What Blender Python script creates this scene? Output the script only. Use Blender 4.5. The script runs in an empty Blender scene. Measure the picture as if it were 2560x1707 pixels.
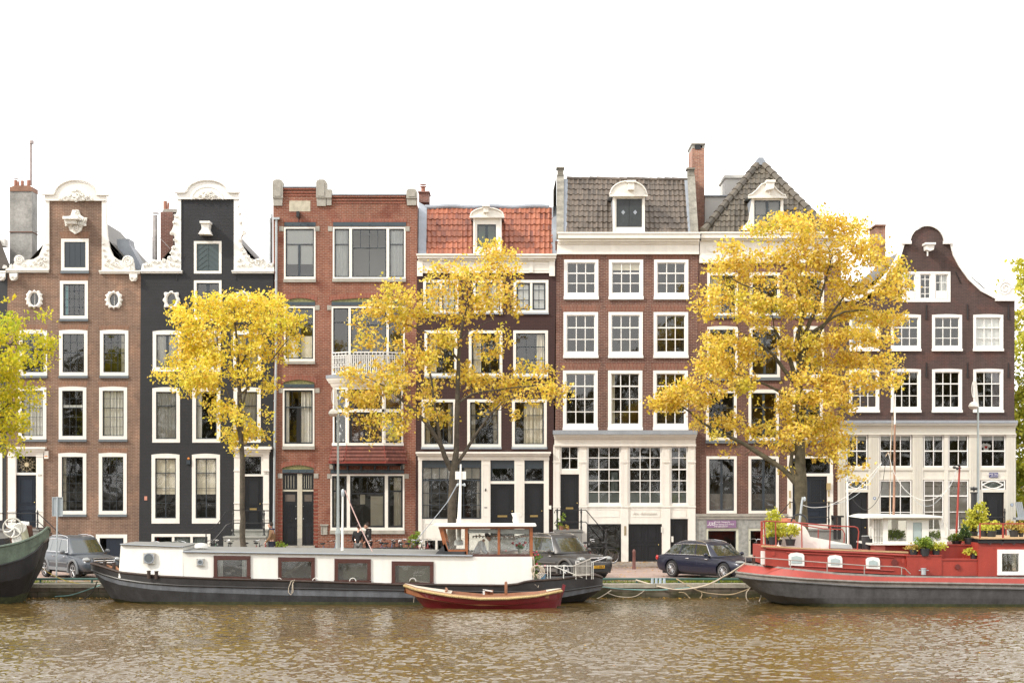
import bpy, bmesh, math, random
from mathutils import Vector, Matrix
from mathutils import noise as MN
R = math.radians
sc = bpy.context.scene
col = sc.collection
# ---------------------------------------------------------------- camera
F = 4622.0; CH = 4.1; YH = 1183.0            # focal length in photo pixels, eye height, horizon row
cd = bpy.data.cameras.new('camera'); cam = bpy.data.objects.new('camera', cd); col.objects.link(cam)
cam.location = (0, 0, CH); cam.rotation_euler = (R(90), 0, 0)
cd.sensor_width = 36; cd.lens = F/2560*36; cd.shift_y = (YH-853.5)/2560
cd.clip_start = 0.5; cd.clip_end = 3000
sc.camera = cam
# ---------------------------------------------------------------- sky, sun, exposure
SUN_EL, SUN_AZ = 38.0, 242.0                 # azimuth clockwise from +Y: from the left, a little behind the camera side
sund = Vector((math.sin(R(SUN_AZ))*math.cos(R(SUN_EL)), math.cos(R(SUN_AZ))*math.cos(R(SUN_EL)), math.sin(R(SUN_EL))))
wd = bpy.data.worlds.new('World'); sc.world = wd; wd.use_nodes = True
nt = wd.node_tree; nt.nodes.clear()
sky = nt.nodes.new('ShaderNodeTexSky'); sky.sky_type = 'NISHITA'; sky.sun_disc = False
sky.sun_elevation = R(SUN_EL); sky.sun_rotation = R(SUN_AZ); sky.dust_density = 3
bg1 = nt.nodes.new('ShaderNodeBackground'); bg1.inputs['Strength'].default_value = 0.09
bg2 = nt.nodes.new('ShaderNodeBackground'); bg2.inputs['Color'].default_value = (1.0, .985, .965, 1); bg2.inputs['Strength'].default_value = 3.0
mx = nt.nodes.new('ShaderNodeMixShader'); mx.inputs[0].default_value = .72      # thin bright overcast over the blue
out = nt.nodes.new('ShaderNodeOutputWorld')
nt.links.new(sky.outputs[0], bg1.inputs[0]); nt.links.new(bg1.outputs[0], mx.inputs[1]); nt.links.new(bg2.outputs[0], mx.inputs[2]); nt.links.new(mx.outputs[0], out.inputs[0])
sl = bpy.data.lights.new('sun', 'SUN'); sl.energy = 3.6; sl.angle = R(4); sl.color = (1, .94, .84)
so = bpy.data.objects.new('sun', sl); col.objects.link(so); so.rotation_euler = sund.to_track_quat('Z', 'Y').to_euler(); so.location = (-40, -20, 60)
sc.view_settings.view_transform = 'Standard'; sc.view_settings.look = 'None'; sc.view_settings.gamma = 1
sc.view_settings.exposure = -0.14
sc.render.engine = 'CYCLES'
sc.cycles.max_bounces = 8; sc.cycles.transparent_max_bounces = 16; sc.cycles.diffuse_bounces = 3; sc.cycles.glossy_bounces = 4
sc.cycles.caustics_reflective = False; sc.cycles.caustics_refractive = False; sc.cycles.sample_clamp_indirect = 6
# ---------------------------------------------------------------- helpers
def WX(px, d): return (px-1280)*d/F
def WZ(py, d): return CH-(py-YH)*d/F
def W(px, py, d): return Vector((WX(px, d), d, WZ(py, d)))
rnd = random.Random(7)
WM = {}
def link(o):
    col.objects.link(o); return o
def tag(o, label=None, cat=None, group=None, kind=None):
    if label: o['label'] = label
    if cat: o['category'] = cat
    if group: o['group'] = group
    if kind: o['kind'] = kind
    return o
def thing(name, label, cat, loc=(0, 0, 0), rz=0, group=None):
    o = link(bpy.data.objects.new(name, None)); o.location = loc; o.rotation_euler = (0, 0, rz); o.empty_display_size = .3
    WM[o.name] = Matrix.Translation(loc) @ Matrix.Rotation(rz, 4, 'Z')
    return tag(o, label, cat, group)
class MB:
    def __init__(s): s.v = []; s.f = []
    def add(s, vs, fs):
        b = len(s.v); s.v += [tuple(p) for p in vs]; s.f += [tuple(b+i for i in f) for f in fs]; return s
    def box(s, x0, x1, y0, y1, z0, z1):
        return s.add([(x0,y0,z0),(x1,y0,z0),(x1,y1,z0),(x0,y1,z0),(x0,y0,z1),(x1,y0,z1),(x1,y1,z1),(x0,y1,z1)],
                     [(0,3,2,1),(4,5,6,7),(0,1,5,4),(1,2,6,5),(2,3,7,6),(3,0,4,7)])
    def bp(s, a, b, c, e, d0, dep, ref=None):      # box from a pixel rectangle (a,b)-(c,e), front face at distance d0
        r = ref or d0
        return s.box(WX(a, r), WX(c, r), d0, d0+dep, WZ(e, r), WZ(b, r))
    def prism(s, pts, y0, y1):                     # outline in X,Z extruded from y0 to y1
        n = len(pts)
        vs = [(p[0], y0, p[1]) for p in pts]+[(p[0], y1, p[1]) for p in pts]
        return s.add(vs, [tuple(range(n)), tuple(range(2*n-1, n-1, -1))]+[(i, i+n, (i+1) % n+n, (i+1) % n) for i in range(n)])
    def pp(s, pts, d0, dep, ref=None):
        r = ref or d0
        return s.prism([(WX(x, r), WZ(y, r)) for x, y in pts], d0, d0+dep)
    def tube(s, pts, rad, n=6, caps=True):
        pts = [Vector(p) for p in pts]
        if not hasattr(rad, '__len__'): rad = [rad]*len(pts)
        b = len(s.v); up = None
        for i, p in enumerate(pts):
            t = (pts[min(i+1, len(pts)-1)]-pts[max(i-1, 0)])
            if t.length < 1e-9: t = Vector((0, 0, 1))
            t.normalize()
            if up is None: up = Vector((0, 0, 1)) if abs(t.z) < .9 else Vector((0, 1, 0))
            sd = t.cross(up)
            if sd.length < 1e-6: sd = t.cross(Vector((1, 0, 0)))
            sd.normalize(); up = sd.cross(t)
            for k in range(n):
                a = 2*math.pi*k/n; s.v.append(tuple(p+rad[i]*(math.cos(a)*sd+math.sin(a)*up)))
        for i in range(len(pts)-1):
            for k in range(n):
                s.f.append((b+i*n+k, b+i*n+(k+1) % n, b+(i+1)*n+(k+1) % n, b+(i+1)*n+k))
        if caps:
            s.f.append(tuple(b+k for k in range(n-1, -1, -1))); s.f.append(tuple(b+(len(pts)-1)*n+k for k in range(n)))
        return s
    def lathe(s, prof, c, n=16, axis='z'):         # prof [(r,h)]
        b = len(s.v); c = Vector(c)
        for r, h in prof:
            for k in range(n):
                a = 2*math.pi*k/n; u, w = r*math.cos(a), r*math.sin(a)
                s.v.append(tuple(c+{'z': Vector((u, w, h)), 'y': Vector((u, h, w)), 'x': Vector((h, u, w))}[axis]))
        for i in range(len(prof)-1):
            for k in range(n): s.f.append((b+i*n+k, b+i*n+(k+1) % n, b+(i+1)*n+(k+1) % n, b+(i+1)*n+k))
        s.f.append(tuple(b+k for k in range(n))); s.f.append(tuple(b+(len(prof)-1)*n+k for k in range(n)))
        return s
    def ell(s, c, r, n=10, m=7):
        c = Vector(c); prof = []
        b = len(s.v)
        for i in range(m+1):
            ph = math.pi*i/m
            for k in range(n):
                a = 2*math.pi*k/n
                s.v.append((c.x+r[0]*math.sin(ph)*math.cos(a), c.y+r[1]*math.sin(ph)*math.sin(a), c.z+r[2]*math.cos(ph)))
        for i in range(m):
            for k in range(n): s.f.append((b+i*n+k, b+(i+1)*n+k, b+(i+1)*n+(k+1) % n, b+i*n+(k+1) % n))
        return s
    def ring(s, c, Rr, r, axis='y', n=24, m=6, a0=0, a1=2*math.pi):
        c = Vector(c); pts = []
        full = abs(a1-a0-2*math.pi) < 1e-6
        for k in range(n+1):
            a = a0+(a1-a0)*k/n; u, w = Rr*math.cos(a), Rr*math.sin(a)
            pts.append(c+{'z': Vector((u, w, 0)), 'y': Vector((u, 0, w)), 'x': Vector((0, u, w))}[axis])
        return s.tube(pts, r, m, caps=not full)
    def grid(s, fn, nu, nv):
        b = len(s.v)
        for j in range(nv+1):
            for i in range(nu+1): s.v.append(tuple(fn(i/nu, j/nv)))
        for j in range(nv):
            for i in range(nu):
                a = b+j*(nu+1)+i; s.f.append((a, a+1, a+nu+2, a+nu+1))
        return s
    def mesh(s, name, M=None, smooth=None, normals=True):
        me = bpy.data.meshes.new(name)
        vs = s.v
        if M is not None:
            Mi = M.inverted(); vs = [tuple(Mi @ Vector(v)) for v in vs]
        me.from_pydata(vs, [], s.f)
        if normals:
            bm = bmesh.new(); bm.from_mesh(me); bmesh.ops.recalc_face_normals(bm, faces=bm.faces); bm.to_mesh(me); bm.free()
        if smooth: me.shade_smooth(); me.set_sharp_from_angle(angle=R(smooth))
        return me
    def build(s, name, mat, parent=None, smooth=None, local=False, normals=True, loc=None):
        if not s.v: return None
        M = None
        if parent is not None:
            if not local: M = WM[parent.name]
        elif loc is not None: M = Matrix.Translation(loc)
        me = s.mesh(name, M, smooth, normals)
        me.materials.append(mat)
        o = link(bpy.data.objects.new(name, me))
        if parent is not None: o.parent = parent; WM[o.name] = WM[parent.name]
        else:
            if loc is not None: o.location = loc
            WM[o.name] = M or Matrix()
        return o
def solo(mb, name, mat, label, cat, loc, group=None, smooth=None, kind=None, normals=True):
    return tag(mb.build(name, mat, None, smooth, loc=loc, normals=normals), label, cat, group, kind)
def eval_mesh(o, name):                           # apply modifiers of a temporary object and drop it
    dg = bpy.context.evaluated_depsgraph_get(); dg.update()
    me = bpy.data.meshes.new_from_object(o.evaluated_get(dg), depsgraph=dg); me.name = name
    return me
def holed(mb, outline, holes, y0, y1):            # flat wall with real openings: outline and holes in X,Z
    cu = bpy.data.curves.new('w', 'CURVE'); cu.dimensions = '2D'; cu.fill_mode = 'BOTH'; cu.extrude = (y1-y0)/2
    for poly in [outline]+holes:
        sp = cu.splines.new('POLY'); sp.points.add(len(poly)-1); sp.use_cyclic_u = True
        for i, p in enumerate(poly): sp.points[i].co = (p[0], p[1], 0, 1)
    o = link(bpy.data.objects.new('w', cu)); me = eval_mesh(o, 'w')
    b = len(mb.v); ym = (y0+y1)/2
    mb.v += [(v.co.x, ym-v.co.z, v.co.y) for v in me.vertices]
    mb.f += [tuple(b+i for i in p.vertices) for p in me.polygons]
    bpy.data.objects.remove(o); bpy.data.curves.remove(cu); bpy.data.meshes.remove(me)
    return mb
def copy_tree(o, parent=None):
    c = o.copy(); col.objects.link(c); c.parent = parent
    for ch in o.children: copy_tree(ch, c)
    return c
# ---------------------------------------------------------------- materials
MATS = {}
def newmat(name):
    m = bpy.data.materials.new(name); m.use_nodes = True; MATS[name] = m
    n = m.node_tree; return m, n, n.nodes['Principled BSDF']
def nd(n, typ, **kw):
    x = n.nodes.new(typ)
    for k, v in kw.items():
        if k in x.inputs: x.inputs[k].default_value = v
        else: setattr(x, k, v)
    return x
def ocoord(n): return nd(n, 'ShaderNodeTexCoord').outputs['Object']
def vary(n, colsock_or_val, vec, amt, scale, seed=0):   # multiply colour by soft noise (dirt, wear)
    nz = nd(n, 'ShaderNodeTexNoise'); nz.inputs['Scale'].default_value = scale; nz.inputs['Detail'].default_value = 6; nz.inputs['Roughness'].default_value = .65
    n.links.new(vec, nz.inputs['Vector'])
    mr = nd(n, 'ShaderNodeMapRange'); mr.inputs['From Min'].default_value = .3; mr.inputs['From Max'].default_value = .7
    mr.inputs['To Min'].default_value = 1-amt; mr.inputs['To Max'].default_value = 1+amt*.6
    n.links.new(nz.outputs['Fac'], mr.inputs['Value'])
    mm = nd(n, 'ShaderNodeVectorMath', operation='MULTIPLY')
    if isinstance(colsock_or_val, tuple): mm.inputs[0].default_value = colsock_or_val[:3]
    else: n.links.new(colsock_or_val, mm.inputs[0])
    n.links.new(mr.outputs[0], mm.inputs[1])
    return mm.outputs[0]
def streaks(n, s, vec, amt, sx=3.5, sz=.35):
    mp = nd(n, 'ShaderNodeMapping'); mp.inputs['Scale'].default_value = (sx, sx, sz); n.links.new(vec, mp.inputs[0])
    return vary(n, s, mp.outputs[0], amt, 1.0)
def M(name, c=None, rough=.6, metal=0, var=.12, scale=2.5, bump=0, bscale=40, coat=0, spec=None, streak=0):
    if name in MATS: return MATS[name]
    m, n, p = newmat(name)
    vec = ocoord(n)
    s = vary(n, tuple(c), vec, var, scale)
    s = vary(n, s, vec, var*.6, scale*9)
    if streak: s = streaks(n, s, vec, streak)
    n.links.new(s, p.inputs['Base Color'])
    p.inputs['Roughness'].default_value = rough; p.inputs['Metallic'].default_value = metal
    if coat: p.inputs['Coat Weight'].default_value = coat; p.inputs['Coat Roughness'].default_value = .04
    if spec is not None: p.inputs['Specular IOR Level'].default_value = spec
    if bump:
        nz = nd(n, 'ShaderNodeTexNoise'); nz.inputs['Scale'].default_value = bscale; nz.inputs['Detail'].default_value = 4; n.links.new(vec, nz.inputs['Vector'])
        b = nd(n, 'ShaderNodeBump'); b.inputs['Strength'].default_value = bump; b.inputs['Distance'].default_value = .02
        n.links.new(nz.outputs['Fac'], b.inputs['Height']); n.links.new(b.outputs[0], p.inputs['Normal'])
    return m
def brick(name, c1, c2, mortar, stain=.25, bw=.22, bh=.066, ms=.009, soldier=False, rough=.85, patch=None):
    if name in MATS: return MATS[name]
    m, n, p = newmat(name)
    vec = ocoord(n)
    sep = nd(n, 'ShaderNodeSeparateXYZ'); n.links.new(vec, sep.inputs[0])
    ad = nd(n, 'ShaderNodeMath', operation='ADD'); n.links.new(sep.outputs[0], ad.inputs[0]); n.links.new(sep.outputs[1], ad.inputs[1])
    cb = nd(n, 'ShaderNodeCombineXYZ')
    if soldier: n.links.new(sep.outputs[2], cb.inputs[0]); n.links.new(ad.outputs[0], cb.inputs[1])
    else: n.links.new(ad.outputs[0], cb.inputs[0]); n.links.new(sep.outputs[2], cb.inputs[1])
    bt = nd(n, 'ShaderNodeTexBrick'); bt.inputs['Scale'].default_value = 1; bt.inputs['Brick Width'].default_value = bw; bt.inputs['Row Height'].default_value = bh
    bt.inputs['Mortar Size'].default_value = ms; bt.inputs['Mortar Smooth'].default_value = .3; bt.inputs['Bias'].default_value = -.1
    bt.inputs['Color1'].default_value = (*c1, 1); bt.inputs['Color2'].default_value = (*c2, 1); bt.inputs['Mortar'].default_value = (*mortar, 1)
    n.links.new(cb.outputs[0], bt.inputs['Vector'])
    s = bt.outputs['Color']
    if patch:                                        # patches of a second tone (repairs, soot)
        nz = nd(n, 'ShaderNodeTexNoise'); nz.inputs['Scale'].default_value = .9; nz.inputs['Detail'].default_value = 5; n.links.new(vec, nz.inputs['Vector'])
        mr = nd(n, 'ShaderNodeMapRange'); mr.inputs['From Min'].default_value = .52; mr.inputs['From Max'].default_value = .66; n.links.new(nz.outputs['Fac'], mr.inputs['Value'])
        mxx = nd(n, 'ShaderNodeMix', data_type='RGBA', blend_type='MULTIPLY'); mxx.inputs[7].default_value = (*patch, 1)
        n.links.new(mr.outputs[0], mxx.inputs[0]); n.links.new(s, mxx.inputs[6]); s = mxx.outputs[2]
    s = vary(n, s, vec, stain, .45); s = vary(n, s, vec, stain*.7, 5); s = streaks(n, s, vec, stain*.8, 2.2, .22)
    n.links.new(s, p.inputs['Base Color']); p.inputs['Roughness'].default_value = rough
    b = nd(n, 'ShaderNodeBump'); b.inputs['Strength'].default_value = .5; b.inputs['Distance'].default_value = .006; b.invert = True
    n.links.new(bt.outputs['Fac'], b.inputs['Height']); n.links.new(b.outputs[0], p.inputs['Normal'])
    return m
def glassmat(name, tint=(.93, .94, .92), base=.05, wav=.08, rough=.03, wsc=.9):
    if name in MATS: return MATS[name]
    m, n, p = newmat(name); n.nodes.remove(p)
    tr = nd(n, 'ShaderNodeBsdfTransparent'); tr.inputs[0].default_value = (*tint, 1)
    gl = nd(n, 'ShaderNodeBsdfGlossy'); gl.inputs['Roughness'].default_value = rough; gl.inputs[0].default_value = (1, 1, 1, 1)
    nz = nd(n, 'ShaderNodeTexNoise'); nz.inputs['Scale'].default_value = wsc; nz.inputs['Detail'].default_value = 2; nz.inputs['Distortion'].default_value = 1.2; n.links.new(ocoord(n), nz.inputs['Vector'])
    b = nd(n, 'ShaderNodeBump'); b.inputs['Strength'].default_value = wav; b.inputs['Distance'].default_value = .06
    n.links.new(nz.outputs['Fac'], b.inputs['Height']); n.links.new(b.outputs[0], gl.inputs['Normal'])
    fr = nd(n, 'ShaderNodeFresnel'); fr.inputs[0].default_value = 1.5
    ad = nd(n, 'ShaderNodeMath', operation='ADD'); ad.inputs[1].default_value = base; n.links.new(fr.outputs[0], ad.inputs[0])
    ms = nd(n, 'ShaderNodeMixShader'); n.links.new(ad.outputs[0], ms.inputs[0]); n.links.new(tr.outputs[0], ms.inputs[1]); n.links.new(gl.outputs[0], ms.inputs[2])
    n.links.new(ms.outputs[0], n.nodes['Material Output'].inputs[0])
    return m
def leafmat(name, stops, green=None, gfac=.5, transl=.35):
    if name in MATS: return MATS[name]
    m, n, p = newmat(name)
    geo = nd(n, 'ShaderNodeNewGeometry')
    cr = nd(n, 'ShaderNodeValToRGB'); e = cr.color_ramp; e.elements[0].position = 0; e.elements[0].color = (*stops[0], 1)
    e.elements[1].position = 1; e.elements[1].color = (*stops[-1], 1)
    for i, c in enumerate(stops[1:-1]):
        x = e.elements.new((i+1)/(len(stops)-1)); x.color = (*c, 1)
    n.links.new(geo.outputs['Random Per Island'], cr.inputs[0]); s = cr.outputs[0]
    if green:
        nz = nd(n, 'ShaderNodeTexNoise'); nz.inputs['Scale'].default_value = .55; nz.inputs['Detail'].default_value = 3; n.links.new(ocoord(n), nz.inputs['Vector'])
        mr = nd(n, 'ShaderNodeMapRange'); mr.inputs['From Min'].default_value = gfac; mr.inputs['From Max'].default_value = gfac+.14; mr.inputs['To Max'].default_value = .75
        n.links.new(nz.outputs['Fac'], mr.inputs['Value'])
        mxx = nd(n, 'ShaderNodeMix', data_type='RGBA'); mxx.inputs[7].default_value = (*green, 1)
        n.links.new(mr.outputs[0], mxx.inputs[0]); n.links.new(s, mxx.inputs[6]); s = mxx.outputs[2]
    n.links.new(s, p.inputs['Base Color']); p.inputs['Roughness'].default_value = .5; p.inputs['Specular IOR Level'].default_value = .35
    tl = nd(n, 'ShaderNodeBsdfTranslucent'); n.links.new(s, tl.inputs[0])
    ms = nd(n, 'ShaderNodeMixShader'); ms.inputs[0].default_value = transl
    n.links.new(p.outputs[0], ms.inputs[1]); n.links.new(tl.outputs[0], ms.inputs[2]); n.links.new(ms.outputs[0], n.nodes['Material Output'].inputs[0])
    return m
def tilemat(name, c1, c2, c3):
    m, n, p = newmat(name)
    geo = nd(n, 'ShaderNodeNewGeometry'); cr = nd(n, 'ShaderNodeValToRGB'); e = cr.color_ramp
    e.elements[0].color = (*c1, 1); e.elements[1].color = (*c3, 1); x = e.elements.new(.5); x.color = (*c2, 1)
    n.links.new(geo.outputs['Random Per Island'], cr.inputs[0])
    s = vary(n, cr.outputs[0], ocoord(n), .3, .8); s = vary(n, s, ocoord(n), .2, 12)
    n.links.new(s, p.inputs['Base Color']); p.inputs['Roughness'].default_value = .55
    return m
cream = M('cream_paint', (.80, .77, .71), .45, var=.06, scale=.8, streak=.07)
white = M('white_paint', (.82, .81, .78), .45, var=.05, scale=.8)
ornw = M('ornament_white', (.80, .78, .73), .6, var=.16, scale=5, bump=.5, bscale=9)
slate = M('slate_paint', (.035, .045, .055), .35)
black = M('black_paint', (.012, .013, .016), .3)
navy = M('navy_paint', (.014, .022, .035), .3)
sillg = M('grey_sill', (.13, .15, .165), .6)
stone = M('stone', (.36, .34, .30), .8, var=.2, scale=4, bump=.3)
lead = M('lead_sheet', (.30, .33, .37), .45, var=.18, scale=2)
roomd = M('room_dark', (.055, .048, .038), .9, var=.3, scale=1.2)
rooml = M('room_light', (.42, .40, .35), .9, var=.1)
curt = M('curtain_cloth', (.74, .72, .67), .9, var=.08)
curtp = M('curtain_beige', (.66, .60, .47), .9, var=.08)
blindw = M('blind_white', (.70, .71, .70), .8, var=.03)
glass = glassmat('window_glass')
glassg = glassmat('green_glass', (.45, .62, .5), .04)
iron = M('black_iron', (.015, .015, .017), .45)
galv = M('galvanised', (.42, .46, .48), .4, metal=.3, var=.1)
wood = M('varnished_wood', (.30, .10, .035), .35, var=.3, scale=6, coat=.4)
# ================================================================ SETTING
WSL = .235; ZW = -.49; QD = 68.4; FD = 84.0
# water
m, n, p = newmat('canal_water')
vec = ocoord(n)
def wnoise(sx, sy, det, dist, rot=0):
    mp = nd(n, 'ShaderNodeMapping'); mp.inputs['Scale'].default_value = (sx, sy, 1); mp.inputs['Rotation'].default_value = (0, 0, R(rot)); n.links.new(vec, mp.inputs[0])
    z = nd(n, 'ShaderNodeTexNoise'); z.inputs['Scale'].default_value = 1; z.inputs['Detail'].default_value = det; z.inputs['Roughness'].default_value = .55; z.inputs['Distortion'].default_value = dist
    n.links.new(mp.outputs[0], z.inputs[0]); return z.outputs['Fac']
a = wnoise(1.5, 1.0, 2, .3, 8); b_ = wnoise(5.0, 3.4, 3, .4, -14); c_ = wnoise(.12, .09, 2, 0)
w1 = nd(n, 'ShaderNodeMath', operation='MULTIPLY'); w1.inputs[1].default_value = .0; n.links.new(a, w1.inputs[0])
w2 = nd(n, 'ShaderNodeMath', operation='MULTIPLY'); w2.inputs[1].default_value = .05; n.links.new(b_, w2.inputs[0])
w3 = nd(n, 'ShaderNodeMath', operation='ADD'); n.links.new(w1.outputs[0], w3.inputs[0]); n.links.new(w2.outputs[0], w3.inputs[1])
cm = nd(n, 'ShaderNodeMapRange'); cm.inputs['From Min'].default_value = .3; cm.inputs['From Max'].default_value = .7; cm.inputs['To Min'].default_value = .75; cm.inputs['To Max'].default_value = 1.2; n.links.new(c_, cm.inputs[0])
bu = nd(n, 'ShaderNodeBump'); bu.inputs['Strength'].default_value = .5; bu.inputs['Distance'].default_value = .25; n.links.new(w3.outputs[0], bu.inputs['Height'])
p.inputs['Base Color'].default_value = (.090, .058, .018, 1); p.inputs['Roughness'].default_value = .03; p.inputs['IOR'].default_value = 1.5
n.links.new(bu.outputs[0], p.inputs['Normal'])
import numpy as np
wr_ = np.random.RandomState(5); nx, ny = 1000, 760
gx = np.linspace(-21.5, 21.5, nx); gy = 40+(QD+.2-40)*np.linspace(0, 1, ny)**1.0; XX, YY = np.meshgrid(gx, gy); ZZ = np.zeros_like(XX)
lam = np.exp(wr_.uniform(math.log(.12), math.log(.8), 60)); ang = wr_.normal(math.pi/2, .75, 60)
for l_, a_ in zip(lam, ang):
    k_ = 2*math.pi/l_; ph = k_*(XX*math.cos(a_)+YY*math.sin(a_))+wr_.uniform(0, 6.28)+.8*np.sin(XX*.7+YY*.5+a_*9)
    ZZ += (WSL/math.sqrt(60/2))/k_*(np.sin(ph)+.25*np.sin(2*ph))
gust = .78+.38*np.sin(XX*.21+1.3*np.sin(YY*.31))*np.sin(YY*.27+.6*np.sin(XX*.4))
ZZ *= gust*(1-.40*np.clip((YY-48)/16, 0, 1)); ZZ *= np.clip((YY-40)/1.0, 0, 1)
me = bpy.data.meshes.new('water'); me.vertices.add(nx*ny); me.vertices.foreach_set('co', np.stack([XX, YY, ZZ+ZW], -1).ravel())
ii, jj = np.meshgrid(np.arange(nx-1), np.arange(ny-1)); a0 = (jj*nx+ii).ravel(); q = np.stack([a0, a0+1, a0+nx+1, a0+nx], -1).ravel()
nf = (nx-1)*(ny-1); me.loops.add(nf*4); me.loops.foreach_set('vertex_index', q); me.polygons.add(nf); me.polygons.foreach_set('loop_start', np.arange(0, nf*4, 4)); me.update(); me.validate(); me.shade_smooth(); me.materials.append(m)
tag(link(bpy.data.objects.new('water', me)), kind='structure')
wb = MB(); wb.box(-400, 400, -60, QD+.3, ZW-1.6, ZW-.4); wb.box(-400, 400, -60, 40, ZW-.39, ZW); wb.box(-400, -21.5, 40, QD+.3, ZW-.39, ZW); wb.box(21.5, 400, 40, QD+.3, ZW-.39, ZW)
solo(wb, 'water', m, None, None, (0, 0, 0), kind='structure')
# ground sheet to the horizon, roadway, pavement
setts = brick('street_clinker', (.34, .25, .21), (.27, .20, .17), (.20, .17, .14), stain=.25, bw=.22, bh=.11, ms=.008)
# clinker texture is laid in X,Y on the ground
def groundbrick(name, c1, c2, mo, bw, bh):
    m, n, p = newmat(name); vec = ocoord(n)
    bt = nd(n, 'ShaderNodeTexBrick'); bt.inputs['Scale'].default_value = 1; bt.inputs['Brick Width'].default_value = bw; bt.inputs['Row Height'].default_value = bh; bt.inputs['Mortar Size'].default_value = .006
    bt.inputs['Color1'].default_value = (*c1, 1); bt.inputs['Color2'].default_value = (*c2, 1); bt.inputs['Mortar'].default_value = (*mo, 1); n.links.new(vec, bt.inputs['Vector'])
    s = vary(n, bt.outputs['Color'], vec, .25, .6); s = vary(n, s, vec, .2, 6); n.links.new(s, p.inputs['Base Color']); p.inputs['Roughness'].default_value = .85
    return m
g = MB(); g.box(-600, 600, QD+.4, 1500, -1.2, -.004)
solo(g, 'ground', groundbrick('far_clinker', (.20, .18, .16), (.16, .15, .13), (.10, .09, .08), .22, .11), None, None, (0, 0, 0), kind='structure')
g = MB(); g.box(-80, 80, 70.2, 80.6, -.10, 0)
solo(g, 'road', groundbrick('road_clinker', (.46, .34, .29), (.38, .28, .24), (.24, .19, .16), .22, .11), None, None, (0, 0, 0), kind='structure')
g = MB(); g.box(-80, 80, 80.6, 84.6, -.10, .10)
solo(g, 'pavement', groundbrick('pavement_tiles', (.40, .34, .29), (.34, .29, .25), (.22, .19, .16), .3, .3), None, None, (0, 0, 0), kind='structure')
g = MB(); g.box(-80, 80, 69.0, 70.2, -.10, .012)
solo(g, 'verge', M('verge_soil', (.13, .12, .07), .95, var=.5, scale=1.5, bump=.6, bscale=12), None, None, (0, 0, 0), kind='structure')
# grass on the verge
gm = leafmat('grass_blades', [(.10, .16, .02), (.20, .26, .03), (.28, .30, .05)], transl=.3)
g = MB()
for k in range(9000):
    x = rnd.uniform(-21, 20); y = 69.05+rnd.random()**1.3*1.15
    dens = MN.noise(Vector((x*.35, y*.6, 3)))+.12
    if abs(x-7.3) < 2.5: dens += .35
    if dens < rnd.uniform(-.1, .35): continue
    h = rnd.uniform(.04, .12)*(1+max(0, dens)); a = rnd.uniform(0, 6.28); w_ = .018
    g.add([(x-w_*math.cos(a), y-w_*math.sin(a), 0), (x+w_*math.cos(a), y+w_*math.sin(a), 0), (x+rnd.uniform(-.04, .04), y+rnd.uniform(-.04, .04), h)], [(0, 1, 2)])
solo(g, 'grass', gm, None, None, (0, 69, 0), kind='stuff', normals=False)
# fallen leaves
lm = leafmat('fallen_leaf', [(.42, .20, .03), (.60, .36, .05), (.30, .12, .03), (.66, .45, .10)], transl=.1)
g = MB()
def flat_leaf(g, x, y, z, s):
    a = rnd.uniform(0, 6.28); c, d_ = math.cos(a)*s, math.sin(a)*s; t = rnd.uniform(0, .5)*s
    g.add([(x-c, y-d_, z), (x+d_*.7, y-c*.7, z+t), (x+c, y+d_, z), (x-d_*.7, y+c*.7, z+t*.5)], [(0, 1, 2, 3)])
for k in range(5200):
    x = rnd.uniform(-22, 21); y = rnd.choice([rnd.gauss(70.6, .5), rnd.gauss(80.3, .35), rnd.gauss(83.3, .5), rnd.uniform(69.2, 84)])
    if y < 69.1 or y > 83.9: continue
    flat_leaf(g, x, y, (.11 if y > 80.6 else .02), rnd.uniform(.035, .07))
solo(g, 'fallen_leaves', lm, None, None, (0, 76, 0), kind='stuff', normals=False)
g = MB()
for k in range(420):
    x = rnd.uniform(-20, 14.0); y = QD-.04-abs(rnd.gauss(0, .35))
    flat_leaf(g, x, y, ZW+.006, rnd.uniform(.03, .06))
for k in range(160):
    flat_leaf(g, rnd.uniform(-14, 14), rnd.uniform(44, 62), ZW+.008, rnd.uniform(.02, .05))
solo(g, 'floating_leaves', lm, None, None, (0, 68, ZW), kind='stuff', normals=False)
# quay wall with coping, mossy at the waterline
m, n, p = newmat('quay_masonry'); vec = ocoord(n)
sep = nd(n, 'ShaderNodeSeparateXYZ'); n.links.new(vec, sep.inputs[0]); cb = nd(n, 'ShaderNodeCombineXYZ'); n.links.new(sep.outputs[0], cb.inputs[0]); n.links.new(sep.outputs[2], cb.inputs[1])
bt = nd(n, 'ShaderNodeTexBrick'); bt.inputs['Scale'].default_value = 1; bt.inputs['Brick Width'].default_value = .9; bt.inputs['Row Height'].default_value = .28; bt.inputs['Mortar Size'].default_value = .012
bt.inputs['Color1'].default_value = (.21, .18, .14, 1); bt.inputs['Color2'].default_value = (.16, .12, .10, 1); bt.inputs['Mortar'].default_value = (.04, .035, .025, 1); n.links.new(cb.outputs[0], bt.inputs[0])
ns = nd(n, 'ShaderNodeTexNoise'); ns.inputs['Scale'].default_value = 1.6; ns.inputs['Detail'].default_value = 7; n.links.new(vec, ns.inputs['Vector'])
ms_ = nd(n, 'ShaderNodeMath', operation='SUBTRACT'); n.links.new(ns.outputs[0], ms_.inputs[0]); n.links.new(sep.outputs[2], ms_.inputs[1])
mr = nd(n, 'ShaderNodeMapRange'); mr.inputs['From Min'].default_value = .55; mr.inputs['From Max'].default_value = 1.0; n.links.new(ms_.outputs[0], mr.inputs[0])
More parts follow.
